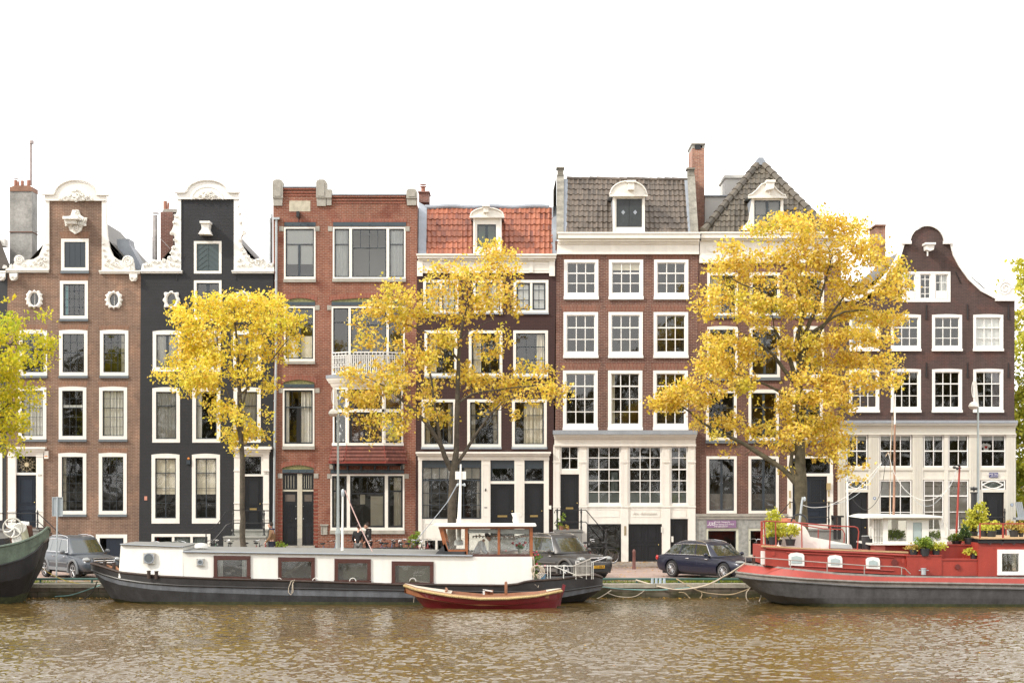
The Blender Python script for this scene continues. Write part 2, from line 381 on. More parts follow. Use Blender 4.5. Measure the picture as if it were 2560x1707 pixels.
mix = nd(n, 'ShaderNodeMix', data_type='RGBA'); mix.inputs[7].default_value = (.048, .045, .016, 1); n.links.new(mr.outputs[0], mix.inputs[0]); n.links.new(bt.outputs[0], mix.inputs[6])
n.links.new(vary(n, mix.outputs[2], vec, .35, 3), p.inputs['Base Color']); p.inputs['Roughness'].default_value = .8
q = thing('quay_wall', 'low mossy stone quay wall with a pale coping along the water', 'quay wall', (0, QD, 0))
g = MB(); g.box(-45, 45, QD, QD+.6, ZW-1.4, -.13); g.build('wall', m, q)
g = MB(); x = -45
while x < 45:
    l = rnd.uniform(1.0, 1.3); g.box(x, x+l-.012, QD-.05+rnd.uniform(-.006, .006), QD+.62, -.127, .015+rnd.uniform(-.006, .006)); x += l
g.build('coping', M('coping_stone', (.33, .30, .24), .85, var=.35, scale=2, bump=.4), q)
# low green mooring rail along the quay
green = M('green_rail_paint', (.03, .085, .07), .4, var=.2)
r_ = thing('mooring_rail', 'low dark green mooring rail on short posts along the quay edge', 'railing', (0, 68.95, 0))
g = MB(); g.tube([(-19, 68.95, .165), (9.5, 68.95, .165)], .045, 8); g.build('rail', green, r_, 40)
for px in (101, 230, 480, 730, 980, 1230, 1350, 1592, 1697, 1797):
    g = MB(); x = WX(px, 68.95); g.tube([(x, 68.95, 0), (x, 68.95, .15)], .035, 8); g.lathe([(.07, .014), (.07, .03), (.035, .04)], (x, 68.95, 0), 8); g.build('post', green, r_, 40)
# far bank behind the photographer (what the windows and water mirror)
g = MB()
for k in range(4200):
    x = rnd.uniform(-75, 75); h = 13+5*MN.noise(Vector((x*.08, 0, 9))); z = 2.5+rnd.random()**.8*h
    y = -30+rnd.uniform(-4, 4); s = rnd.uniform(.6, 1.8)
    a = [Vector((x, y, z))+Vector((rnd.uniform(-s, s), rnd.uniform(-s, s), rnd.uniform(-s, s))) for _ in range(4)]
    g.add(a, [(0, 1, 2, 3), (0, 2, 3)][:1])
solo(g, 'far_wood', leafmat('far_foliage', [(.05, .06, .015), (.12, .10, .02), (.20, .14, .03), (.08, .05, .02)], transl=.1), None, None, (0, -30, 0), kind='stuff', normals=False)
g = MB(); g.box(-400, 400, -400, -24, -1.2, .9)
solo(g, 'far_ground', M('far_quay', (.14, .13, .11), .9), None, None, (0, -24, 0), kind='structure')
# ================================================================ HOUSES
brA = brick('brick_brown', (.20, .112, .076), (.15, .084, .058), (.32, .25, .19), stain=.28, patch=(1.2, 1.12, 1.05))
brB = M('black_painted_brick', (.015, .0155, .019), .6, var=.25, scale=1.5)
brC = brick('brick_red', (.26, .088, .048), (.205, .066, .038), (.33, .24, .19), stain=.24, patch=(.62, .45, .42), bh=.078)
brD = brick('brick_aubergine', (.042, .018, .017), (.034, .015, .0145), (.07, .032, .03), stain=.15)
brE = brick('brick_russet', (.175, .074, .053), (.12, .048, .037), (.33, .25, .205), stain=.30, patch=(.75, .68, .66), bh=.075)
brF = brick('brick_plum', (.125, .053, .038), (.095, .038, .028), (.22, .15, .12), stain=.2, patch=(1.3, 1.25, 1.2))
brG = brick('brick_purple', (.076, .051, .046), (.058, .040, .038), (.12, .07, .062), stain=.2, patch=(1.25, 1.0, .9))
sold = {}
for k, c1, c2, mo in (('A', (.235, .11, .065), (.18, .085, .05), (.30, .22, .165)), ('C', (.27, .065, .036), (.20, .046, .028), (.30, .20, .15)), ('E', (.21, .068, .042), (.155, .05, .033), (.32, .23, .18)), ('F', (.18, .07, .05), (.14, .055, .04), (.28, .18, .14))):
    sold[k] = brick('soldier_brick_'+k, c1, c2, mo, stain=.15, bw=.30, bh=.062, soldier=True)
# painted brick relief for the black house
mB = MATS['black_painted_brick']; nB = mB.node_tree; tb = nd(nB, 'ShaderNodeTexBrick'); tb.inputs['Scale'].default_value = 1; tb.inputs['Brick Width'].default_value = .22; tb.inputs['Row Height'].default_value = .066; tb.inputs['Mortar Size'].default_value = .012
sB = nd(nB, 'ShaderNodeSeparateXYZ'); cB = nd(nB, 'ShaderNodeCombineXYZ'); nB.links.new(ocoord(nB), sB.inputs[0]); nB.links.new(sB.outputs[0], cB.inputs[0]); nB.links.new(sB.outputs[2], cB.inputs[1]); nB.links.new(cB.outputs[0], tb.inputs[0])
bB = nd(nB, 'ShaderNodeBump'); bB.invert = True; bB.inputs['Distance'].default_value = .01; nB.links.new(tb.outputs['Fac'], bB.inputs['Height']); nB.links.new(bB.outputs[0], nB.nodes['Principled BSDF'].inputs['Normal'])

def rect(a, b, c, e): return [(WX(a, FD), WZ(b, FD)), (WX(c, FD), WZ(b, FD)), (WX(c, FD), WZ(e, FD)), (WX(a, FD), WZ(e, FD))]
def pxs(pts, d=FD): return [(WX(x, d), WZ(y, d)) for x, y in pts]
def ringpx(g, a, b, c, e, w, d0, dep, wt=None, wb=None):
    wt = w if wt is None else wt; wb = w if wb is None else wb
    g.bp(a, b, c, b+wt, d0, dep, FD); g.bp(a, e-wb, c, e, d0, dep, FD); g.bp(a, b+wt, a+w, e-wb, d0, dep, FD); g.bp(c-w, b+wt, c, e-wb, d0, dep, FD)
def arcpts(cx, cy, rx, ry, a0, a1, n=14): return [(cx+rx*math.cos(R(a0+(a1-a0)*i/n)), cy-ry*math.sin(R(a0+(a1-a0)*i/n))) for i in range(n+1)]
def curtain(g, xa, xb, ya, yb, y0, amp=.03, wl=.16):
    xa, xb, za, zb = WX(xa, FD), WX(xb, FD), WZ(yb, FD), WZ(ya, FD); nn = max(4, int((xb-xa)/wl*6)); ph = rnd.random()*6
    g.grid(lambda u, v: (xa+(xb-xa)*u, y0+amp*math.sin(ph+(xb-xa)*u/wl*6.28+.6*math.sin(u*9)), za+(zb-za)*v), nn, 1)
class House:
    def __init__(s, name, label, x0, x1, cat='house'):
        s.r = thing(name, label, cat, ((WX(x0, FD)+WX(x1, FD))/2, FD, 0)); s.holes = []; s.x0 = x0; s.x1 = x1
    def part(s, name, mat, fn, smooth=None, parent=None):
        g = MB(); fn(g); return g.build(name, mat, parent or s.r, smooth)
    def wall(s, outline, mat, name='wall', t=.34):
        g = MB(); holed(g, pxs(outline), s.holes, FD, FD+t); return g.build(name, mat, s.r)
    def shell(s, ytop, mat, depth=9.5):
        g = MB(); a, b = WX(s.x0, FD)+.05, WX(s.x1, FD)-.05; zt = WZ(ytop, FD)
        g.box(a, a+.2, FD+.345, FD+depth, 0, zt); g.box(b-.2, b, FD+.345, FD+depth, 0, zt); g.box(a+.2, b-.2, FD+depth-.2, FD+depth, 0, zt)
        g.box(a+.2, b-.2, FD+.35, FD+depth-.2, zt-.1, zt-.002)
        g.build('side_wall', mat, s.r)
    def win(s, x0, y0, x1, y1, fw=8, fm=None, sm=None, cols=3, rows=(), sw=2.2, bw=1.0, vb=None, sill=0, sillm=None, dress=None, dm=None, ftop=None, fbot=None, mull=(), heavy=(), hole=True, gm=None, room=None, dy=None, arch=0, hb=None):
        """window in an outer pixel rectangle: cols panes across, rows = pixel rows of glazing bars, heavy = rows of rails"""
        fm = fm or cream; sm = sm or slate; g = MB()
        if hole: s.holes.append(rect(x0+2, y0+2, x1-2, y1-2))
        ft = fw if ftop is None else ftop; fb = fw if fbot is None else fbot
        ringpx(g, x0, y0, x1, y1, fw, FD-.025, .16, ft, fb)
        if arch: g.pp([(x0, y0+.2)]+[(x0+(x1-x0)*k/8, y0-arch*math.sin(math.pi*k/8)) for k in range(1, 8)]+[(x1, y0+.2)], FD-.025, .1, FD)
        a, b, c, e = x0+fw, y0+ft, x1-fw, y1-fb
        for mlx in mull: g.bp(mlx[0], b, mlx[1], e, FD-.015, .14, FD)
        fr = g.build('window', fm, s.r)
        g = MB(); edges = [a]+[v for ml in mull for v in ml]+[c]
        for i in range(0, len(edges), 2):
            ea, eb = edges[i], edges[i+1]
            ringpx(g, ea, b, eb, e, sw, FD+.04, .06)
            cc = cols[i//2] if hasattr(cols, '__len__') else cols
            hv = heavy[i//2] if (heavy and hasattr(heavy[0], '__len__')) else heavy
            rr = rows[i//2] if (rows and hasattr(rows[0], '__len__')) else rows
            vbi = vb if vb is not None else bw
            for k in range(1, cc): x = ea+sw+(eb-ea-2*sw)*k/cc; g.bp(x-vbi/2, b+sw, x+vbi/2, e-sw, FD+.048, .04, FD)
            for y in rr: g.bp(ea+sw, y-bw/2, eb-sw, y+bw/2, FD+.052, .03, FD)
            hbw = hb or sw*.8
            for y in hv: g.bp(ea+sw, y-hbw/2, eb-sw, y+hbw/2, FD+.035, .06, FD)
        g.build('sash', sm, fr)
        g = MB(); yy = FD+.075; t1, t2 = rnd.uniform(-.004, .004), rnd.uniform(-.004, .004)
        g.add([(WX(a, FD), yy, WZ(e, FD)), (WX(c, FD), yy+t1, WZ(e, FD)), (WX(c, FD), yy+t1+t2, WZ(b, FD)), (WX(a, FD), yy+t2, WZ(b, FD))], [(0, 1, 2, 3)])
        g.build('pane', gm or glass, fr)
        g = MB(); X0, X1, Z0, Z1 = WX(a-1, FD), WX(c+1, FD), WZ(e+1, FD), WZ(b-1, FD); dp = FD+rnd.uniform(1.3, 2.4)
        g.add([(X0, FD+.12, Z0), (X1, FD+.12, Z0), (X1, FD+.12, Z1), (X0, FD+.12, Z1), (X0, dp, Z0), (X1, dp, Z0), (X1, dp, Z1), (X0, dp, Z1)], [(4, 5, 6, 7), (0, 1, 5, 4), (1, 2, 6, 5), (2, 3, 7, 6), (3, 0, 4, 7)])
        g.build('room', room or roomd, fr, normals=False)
        if sill:
            g = MB(); g.bp(x0-1, y1, x1+1, y1+sill, FD-.09, .3, FD); g.build('sill', sillm or sillg, fr)
        if dress:
            g = MB()
            for q in dress:
                if q[0] == 'c': curtain(g, q[1], q[2], b, e-1, FD+.17)
                if q[0] == 'C': curtain(g, q[1], q[2], q[3], q[4], FD+.17)
                if q[0] == 'b': g.bp(q[1], q[2], q[3], q[4], FD+.135, .01, FD)
            g.build('curtain' if dress[0][0] in 'cC' else 'blind', dm or curt, fr)
        return fr
def soldier(H, k, x0, x1, y0, y1, fl=6):
    g = MB(); g.pp([(x0, y1), (x1, y1), (x1+fl, y0), (x0-fl, y0)], FD-.006, .1, FD); g.build('brick_arch', sold[k], H.r)
def door(H, x0, y0, x1, y1, mat, kind=0, glasstop=False, slot=False):
    H.holes.append(rect(x0, y0, x1, y1))
    g = MB(); d0 = FD+.10; g.bp(x0, y0, x1, y1, d0, .06, FD); dr = g.build('door', mat, H.r)
    w, h = x1-x0, y1-y0; g = MB()
    pan = {0: [(.14, .06, .86, .56), (.14, .66, .86, .94)], 1: [(.14, .05, .86, .60), (.14, .70, .86, .90)], 2: [(.2, .08, .8, .9)], 3: [(.10, .04, .46, .45), (.54, .04, .90, .45), (.10, .52, .46, .94), (.54, .52, .90, .94)]}[kind]
    for a, b, c, e in pan:
        ringpx(g, x0+a*w, y0+b*h, x0+c*w, y0+e*h, max(1.4, w*.035), d0-.03, .03)
        g.bp(x0+(a+.08)*w, y0+b*h+w*.09, x0+(c-.08)*w, y0+e*h-w*.09, d0-.022, .022, FD)
    g.build('panel', mat, dr)
    g = MB(); g.ell(W(x1-w*.09, y0+h*.52, d0-.05), (.03, .03, .03), 8, 6); g.build('knob', M('brass', (.55, .40, .16), .3, metal=1), dr, 40)
    if slot: g = MB(); g.bp(x0+w*.3, y0+h*.60, x0+w*.7, y0+h*.635, d0-.036, .02, FD); g.build('letter_slot', MATS['brass'] if 'brass' in MATS else cream, dr)
    return dr
def cartouche(g, cx, cy, rx, ry, irx, iry, d0, seed=1, lobes=16):
    """carved oval surround, lumpy outer edge, open centre"""
    rr = random.Random(seed); N = 48; out = []; inn = []
    for k in range(N):
        a = 2*math.pi*k/N; q = max(abs(math.cos(a)), abs(math.sin(a)))
        m_ = 1+.10*math.cos(lobes*a)+.04*rr.uniform(-1, 1); sq = (1/q)**.45
        out.append((cx+rx*.93*m_*math.cos(a)*sq, cy-ry*.93*m_*math.sin(a)*sq)); inn.append((cx+irx*math.cos(a), cy-iry*math.sin(a)))
    mid = [((o[0]+i[0])/2, (o[1]+i[1])/2) for o, i in zip(out, inn)]
    v = []; lay = [(out, d0), (out, d0-.05), (mid, d0-.12), ([(i[0]*.7+m2[0]*.3, i[1]*.7+m2[1]*.3) for i, m2 in zip(inn, mid)], d0-.10), (inn, d0-.03), (inn, d0+.1)]
    for pts, y in lay: v += [(WX(x, FD), y, WZ(yy, FD)) for x, yy in pts]
    f = []
    for L in range(len(lay)-1):
        for k in range(N): f.append((L*N+k, L*N+(k+1) % N, (L+1)*N+(k+1) % N, (L+1)*N+k))
    g.add(v, f)
def blob_carve(g, pts, d0, seed=2):                # carved foliage and scrolls: overlapping lumps and spirals
    rr = random.Random(seed)
    for x, y, r in pts:
        u = r/55; c = W(x, y, d0)
        g.ell(c, (u*.85, .05, u*.75), 9, 5)
        for k in range(3):
            a0 = rr.uniform(0, 6.28); s_ = rr.choice((-1, 1)); o = Vector((rr.uniform(-.45, .45)*u, -.045, rr.uniform(-.45, .45)*u)); q = u*rr.uniform(.45, .75)
            g.tube([c+o+Vector((math.cos(a0+s_*t*4.2)*q*(1-.65*t), -.01-.03*t, math.sin(a0+s_*t*4.2)*q*(1-.65*t))) for t in (0, .2, .4, .6, .8, 1)], [u*.10, u*.17, u*.19, u*.17, u*.15, u*.12], 5)
def volute(g, cx, cy, r, d0, dep=.16, turns=2.2, flip=1):
    g.lathe([(r/55, -dep*.35), (r/55, dep)], (WX(cx, FD), d0, WZ(cy, FD)), 22, 'y')
    pts = []; n_ = 34
    for k in range(n_+1):
        t = k/n_; a = t*turns*2*math.pi; q = r*(.92-.78*t); pts.append(W(cx+flip*q*math.cos(a), cy-q*math.sin(a), d0-dep*.35-.01))
    g.tube(pts, [r/55*.13]*len(pts), 5)
def pantile(mb, p00, p10, p01, p11, nc, nr, amp=.05, clip=None, lift=.035):
    """rows of S-shaped tiles on a quad: p00 bottom left, p10 bottom right, p01 top left, p11 top right"""
    p00, p10, p01, p11 = map(Vector, (p00, p10, p01, p11))
    nrm = (p10-p00).cross(p01-p00).normalized()
    if nrm.y > 0 and abs(nrm.y) > .2: nrm = -nrm
    if nrm.z < 0: nrm = -nrm
    P = lambda u, v: (p00*(1-u)+p10*u)*(1-v)+(p01*(1-u)+p11*u)*v
    K = 6
    for r_i in range(nr):
        for c in range(nc):
            jx = rnd.uniform(-.02, .02)/nc; jz = rnd.uniform(-.012, .012)
            if clip and not clip((c+.5)/nc, (r_i+.5)/nr): continue
            b = len(mb.v)
            for vv, lf in ((0, lift), (1.06, 0)):
                for k in range(K+1):
                    t = k/K; h = amp*(.5+.5*math.cos(2*math.pi*(t-.28)))**1.4
                    q = P((c+t*1.02)/nc+jx, min(1, (r_i+vv)/nr))+nrm*(h+lf+jz); mb.v.append(tuple(q))
            for k in range(K): mb.f.append((b+k, b+k+1, b+K+1+k+1, b+K+1+k))
            # front lip
            b2 = len(mb.v)
            for k in range(K+1): mb.v.append(tuple(Vector(mb.v[b+k])-nrm*.03))
            for k in range(K): mb.f.append((b2+k, b2+k+1, b+k+1, b+k))
def gable_roof(H, apex, eave, half, d1=9.5, mat=None):
    """pitched roof behind a stepped front, ridge running back; apex/eave in pixel rows, half width in pixels"""
    g = MB(); cx, hw, f0 = apex[0], half, FD+.35
    A = [W(cx, apex[1], FD)+Vector((0, .35, 0)), W(cx, apex[1], FD)+Vector((0, d1, 0))]
    for sgn in (-1, 1):
        E = [W(cx+sgn*hw, eave, FD)+Vector((0, .35, 0)), W(cx+sgn*hw, eave, FD)+Vector((0, d1, 0))]
        g.add([A[0], A[1], E[1], E[0]], [(0, 1, 2, 3)]); g.add([v-Vector((0, 0, .2)) for v in (A[0], A[1], E[1], E[0])], [(0, 1, 2, 3)])
    A_ = [(WX(cx, FD), WZ(apex[1]+4, FD)), (WX(cx-hw+4, FD), WZ(eave, FD)), (WX(cx+hw-4, FD), WZ(eave, FD))]
    g.prism(A_, FD+d1-.3, FD+d1-.1)
    return g.build('roof', mat, H.r)
tile_dark = tilemat('tile_dark', (.075, .062, .052), (.10, .085, .07), (.055, .048, .042))
tile_grey = tilemat('tile_grey', (.100, .078, .060), (.140, .108, .082), (.070, .055, .043))
tile_moss = tilemat('tile_weathered', (.085, .070, .052), (.135, .112, .082), (.052, .044, .033))
tile_red = tilemat('tile_red', (.29, .085, .042), (.38, .13, .068), (.17, .052, .034))

# ---------------------------------------------------------------- A brown brick neck gable
A = House('canal_house', 'brown brick canal house with white neck gable, scroll side pieces and a navy door', 16, 350)
tq = dict(cols=3, fw=8.5, sw=2, bw=.9, sill=6)
A.win(153, 597, 222, 677, cols=1, fw=8, sill=7, hole=True)
A.win(150, 702, 220, 797, cols=4, rows=(727, 748, 768), fw=8, sw=3, sill=6, dress=[('C', 161, 168, 708, 790)], dm=M('teal_curtain', (.05, .30, .33), .8))
for i, (a, c) in enumerate(((48, 118), (148, 219), (250, 321))):
    A.win(a, 826, c, 939, rows=(856, 906), heavy=(882,), dress=[('b', a+52, 834, a+62, 930)] if i == 2 else None, dm=curtp, arch=2, **tq)
for i, (a, c) in enumerate(((46, 116), (147, 216), (248, 318))):
    A.win(a, 968, c, 1098, rows=(996, 1042, 1066), heavy=(1019,), dress=[('c', a+9, c-9)] if i != 1 else [('b', a+9, 1012, c-9, 1019)], arch=2, **tq)
for i, (a, c) in enumerate(((146, 216), (247, 317))):
    A.win(a, 1133, c, 1285, rows=(1163, 1208, 1230, 1252), heavy=(1186,), dress=[('c', a+9, a+18)] if i == 0 else None, dm=curtp, arch=2, **tq)
for a, c, y0, y1 in ((153, 222, 580, 595), (150, 220, 685, 700), (48, 118, 811, 824), (148, 219, 811, 824), (250, 321, 813, 825), (46, 116, 952, 965), (147, 216, 952, 965), (248, 318, 953, 966), (146, 216, 1118, 1130), (247, 317, 1119, 1131)):
    soldier(A, 'A', a, c, y0, y1, 4)
# plank shutters in the top hatch
g = MB()
for k in range(4): g.bp(161+k*13.4, 605, 161+k*13.4+12.9, 669, FD+.01+.006*(k % 2), .03, FD)
g.build('shutter', slate, A.r)
for cx, cy in ((86, 748), (285, 750)):
    A.holes.append(pxs(arcpts(cx, cy, 13, 17, 0, 360, 24)[:-1]))
    g = MB(); cartouche(g, cx, cy, 22, 23, 11, 15.5, FD-.002, 3+cx, 12); w_ = g.build('oval_window', ornw, A.r, 60)
    g = MB(); g.add([(WX(cx-13, FD), FD+.09, WZ(cy+17, FD)), (WX(cx+13, FD), FD+.09, WZ(cy+17, FD)), (WX(cx+13, FD), FD+.09, WZ(cy-17, FD)), (WX(cx-13, FD), FD+.09, WZ(cy-17, FD))], [(0, 1, 2, 3)]); g.build('pane', glass, w_)
    g = MB(); g.bp(cx-.6, cy-16, cx+.6, cy+16, FD+.06, .03, FD); g.build('glazing_bar', cream, w_)
    g = MB(); g.bp(cx-16, cy-20, cx+16, cy+20, FD+.7, .05, FD); g.build('room', roomd, w_)
dA = door(A, 41, 1187, 91, 1318, navy, 0)
A.win(36, 1134, 97, 1187, cols=1, fw=6, sw=1, sill=0)
g = MB()
c_ = W(67, 1161, FD+.04)
for k in range(12):
    a = math.pi*k/6; L_ = (.42, .28) if k % 3 else (.5, .3)
    g.tube([c_, c_+Vector((math.cos(a)*L_[0], 0, math.sin(a)*L_[1]*1.2))], .007, 4)
for k in range(6):
    a = math.pi*k/3+.5; a2 = a+1.05
    g.tube([c_+Vector((math.cos(a)*.3, 0, math.sin(a)*.3)), c_+Vector((math.cos(a2)*.3, 0, math.sin(a2)*.3))], .006, 4)
g.lathe([(.10, -.03), (.10, .02)], c_, 16, 'y'); g.build('fanlight_tracery', M('brass_pale', (.6, .5, .32), .4, metal=.4), A.r)
g = MB(); g.bp(22, 1117, 117, 1122, FD-.30, .3, FD); g.bp(26, 1122, 113, 1128, FD-.2, .2, FD); g.bp(22, 1128, 110, 1134, FD-.10, .1, FD)
g.bp(21, 1134, 40.5, 1318, FD-.09, .09, FD); g.bp(91.5, 1134, 109, 1318, FD-.09, .09, FD)
for a in (20, 91): g.bp(a, 1136, a+19, 1141, FD-.12, .03, FD); g.bp(a, 1276, a+19, 1279, FD-.11, .02, FD)
g.build('door_surround', cream, A.r)
g = MB(); g.bp(112, 1127, 122, 1146, FD-.12, .12, FD); al = g.build('alarm_box', cream, A.r)
g = MB(); g.bp(113, 1139, 121, 1141.5, FD-.125, .01, FD); g.build('label_stripe', M('orange_mark', (.6, .22, .06), .5), al)
A.win(240, 1335, 318, 1408, cols=1, fw=9, fbot=1, sw=1.5); g = MB(); g.bp(266, 1342, 309, 1408, FD+.02, .05, FD); ringpx(g, 270, 1347, 305, 1400, 1.5, FD, .02); g.build('basement_door', navy, A.r)
# number 334
def text3(s_, px, py, h, d, mat, parent, name='lettering', align='CENTER', ext=.004, shear=0, wid=1.0, rz=0):
    cu = bpy.data.curves.new('t', 'FONT'); cu.body = s_; cu.align_x = align; cu.size = h; cu.extrude = ext; cu.shear = shear
    o = link(bpy.data.objects.new('t', cu)); me = eval_mesh(o, name); bpy.data.objects.remove(o); bpy.data.curves.remove(cu)
    P = W(px, py, d); Mi = WM[parent.name].inverted()
    for v in me.vertices: v.co = Mi @ (P+Vector((v.co.x*wid, -v.co.z, v.co.y)))
    me.materials.clear(); me.materials.append(mat); o = link(bpy.data.objects.new(name, me)); o.parent = parent; WM[o.name] = WM[parent.name]; return o
numm = M('grey_numerals', (.22, .22, .20), .6)
text3('334', 100, 1190, .13, FD-.096, numm, A.r, 'house_number')
outA = [(14, 1411), (16, 1000), (19, 684), (124, 682), (124, 498), (255, 498), (255, 684), (352, 686), (350, 1000), (347, 1411)]
A.wall(outA, brA); A.shell(690, brA)
gable_roof(A, (190, 512), 690, 160, 9.5, tile_dark)
g = MB()
g.pp([(113, 503), (113, 487), (137, 487)]+arcpts(190, 489, 53, 35, 180, 0, 20)[1:-1]+[(243, 487), (266, 487), (266, 503)], FD-.12, .45, FD)
pd = g.build('pediment', cream, A.r)
g = MB()
arc = [W(x, y, FD-.16) for x, y in [(106, 485), (136, 485)]+arcpts(190, 487, 54, 37, 176, 4, 22)+[(244, 486), (273, 488)]]
g.tube(arc, .05, 8); g.bp(107, 484, 137, 489, FD-.22, .2, FD); g.bp(243, 485, 273, 490, FD-.22, .2, FD); g.build('moulding', cream, pd, 50)
g = MB(); blob_carve(g, [(190, 492, 13), (175, 488, 6), (205, 488, 6), (163, 493, 7), (217, 493, 7), (152, 497, 5), (228, 497, 5), (183, 478, 4), (197, 478, 4), (190, 475, 5), (170, 497, 6), (210, 497, 6), (190, 502, 5)], FD-.13); g.build('carving', ornw, pd, 60)
def sidepiece(H, outline, vol, lumps, base, mat=cream, dep=.3, seed=1, flip=1):
    g = MB(); g.pp(outline, FD-.06, dep, FD); s1 = g.build('scroll_side_piece', mat, H.r)
    g = MB()
    if vol: volute(g, vol[0], vol[1], vol[2], FD-.04, .14, flip=flip)
    blob_carve(g, lumps, FD-.06, seed); g.build('carving', ornw, s1, 60)
    g = MB(); a, b, c, e = base; g.bp(a, b, c, b+(e-b)*.45, FD-.2, .4, FD); g.bp(a+1, b+(e-b)*.45, c-1, e, FD-.13, .3, FD); g.build('moulding', mat, s1)
sidepiece(A, [(124, 498), (115, 500), (116, 545), (113, 585), (107, 618), (98, 640), (85, 648), (62, 651), (40, 652), (30, 668), (10, 672), (8, 676), (124, 676)], (48, 650, 12),
          [(118, 625, 5), (113, 635, 6), (105, 645, 6), (95, 650, 6), (88, 658, 7), (100, 660, 7), (112, 650, 7), (76, 664, 5), (12, 668, 7), (28, 666, 6), (60, 662, 6), (118, 610, 4), (110, 665, 6)], (-4, 674, 124, 682), seed=4)
sidepiece(A, [(255, 498), (265, 500), (266, 560), (268, 590), (274, 620), (283, 640), (297, 650), (308, 652), (334, 656), (336, 678), (255, 678)], (320, 653, 14),
          [(259, 610, 4), (260, 625, 5), (263, 640, 6), (270, 650, 7), (280, 658, 7), (292, 662, 7), (265, 662, 6), (278, 670, 5), (300, 668, 6), (326, 670, 6), (288, 650, 5)], (249, 677, 352, 685), seed=5, flip=-1)
for cx in (36, 335, 6):
    g = MB(); y = 684+(2 if cx > 200 else 0); g.pp([(cx-10, y), (cx+10, y), (cx+9, y+12), (cx+5, y+18), (cx-5, y+18), (cx-9, y+12)], FD-.2, .19, FD); blob_carve(g, [(cx-5, y+8, 4), (cx+5, y+8, 4), (cx, y+13, 4)], FD-.2); g.build('bracket', ornw, A.r, 50)
g = MB(); g.pp([(182, 526), (198, 526), (202, 538), (212, 545), (219, 545), (216, 560), (208, 566), (204, 578), (190, 586), (176, 578), (172, 566), (164, 562), (161, 546), (168, 542), (178, 540)], FD-.12, .12, FD)
blob_carve(g, [(190, 531, 8), (170, 550, 8), (210, 550, 8), (166, 564, 4), (213, 563, 4), (178, 560, 8), (200, 560, 8), (188, 572, 9), (188, 583, 4)], FD-.14, 6)
g.bp(166, 546, 205, 553, FD-.75, .7, FD); g.bp(170, 553, 196, 563, FD-.55, .5, FD); g.build('hoist_beam', ornw, A.r, 45)
g = MB(); g.pp([(277, 590), (308, 588), (311, 605), (322, 625), (348, 675), (330, 690), (296, 690), (285, 640)], FD+1.2, 1.2, FD); g.build('lead_dormer', lead, A.r)
# tall grey chimney
g = MB(); g.bp(24, 478, 80, 700, 88, 1.0); ch = g.build('chimney', M('render_grey', (.36, .35, .33), .9, var=.4, scale=1.1), A.r)
g = MB(); g.bp(24, 467, 80, 478, 87.95, 1.1); g.pp([(26, 467), (34, 463), (72, 463), (78, 467)], 88.1, .8, 88); g.build('cap', M('chimney_brick', (.28, .15, .10), .8, var=.3), ch)
g = MB()
for x, h, r in ((39, 14, .075), (45, 10, .06), (56, 12, .08), (72, 13, .09)): p0 = W(x, 464, 88.5); g.tube([p0, p0+Vector((0, 0, h/52.5))], r, 8)
g.build('chimney_pot', M('terracotta', (.35, .16, .11), .8, var=.2), ch, 40)
g = MB(); g.lathe([(.14, 0), (.01, .05)], W(40, 447, 88.5), 10); g.tube([W(77, 464, 88.6), W(77, 358, 88.6)], .07, 8); g.tube([W(79, 360, 88.6), W(79, 352, 88.6)], .11, 10); g.build('flue', M('flue_grey', (.40, .34, .33), .5, var=.2), ch, 40)
g = MB(); g.bp(23.5, 579, 80.5, 581, 87.96, 1.06); g.tube([W(0, 578, 88), W(24, 579, 88)], .012, 4); g.tube([W(88, 581, 88.5), W(110, 578, 88.5)], .012, 4); g.build('iron_strap', M('rust', (.16, .07, .045), .9), ch)
# stoop and railings
def stoop(H, x0, x1, ytop, mat, d0=FD-1.1, steps=None):
    g = MB(); g.bp(x0, ytop, x1, 1420, d0, FD-d0-.01, FD); g.bp(x0-1, ytop-1.5, x1+1, ytop+2, d0-.05, FD-d0+.04, FD)
    return g.build('stoop', mat, H.r)
def railing(H, posts, rails, mat=iron, d=FD-1.0, balus=True):
    g = MB()
    for x, y0, y1 in posts:
        p0, p1 = W(x, y1, d), W(x, y0, d); h = p1.z-p0.z
        if balus: g.lathe([(.09, 0), (.05, .06), (.03, .12), (.045, h*.25), (.03, h*.35), (.05, h*.5), (.03, h*.55), (.035, h*.8), (.05, h*.9), (.02, h*.95), (.04, h*.98), (.005, h+.04)], p0, 8)
        else: g.tube([p0, p1], .045, 6)
    for r in rails: g.tube([W(x, y, d) for x, y in r], .022, 6)
    return g.build('railing', mat, H.r, 40)
stoop(A, -6, 112, 1322, M('hardstone', (.22, .22, .21), .8, var=.25))
railing(A, [(8, 1276, 1322), (94, 1276, 1322)], [[(-8, 1283), (96, 1283), (120, 1305), (150, 1334), (165, 1345)], [(-8, 1304), (96, 1304), (130, 1334)]])

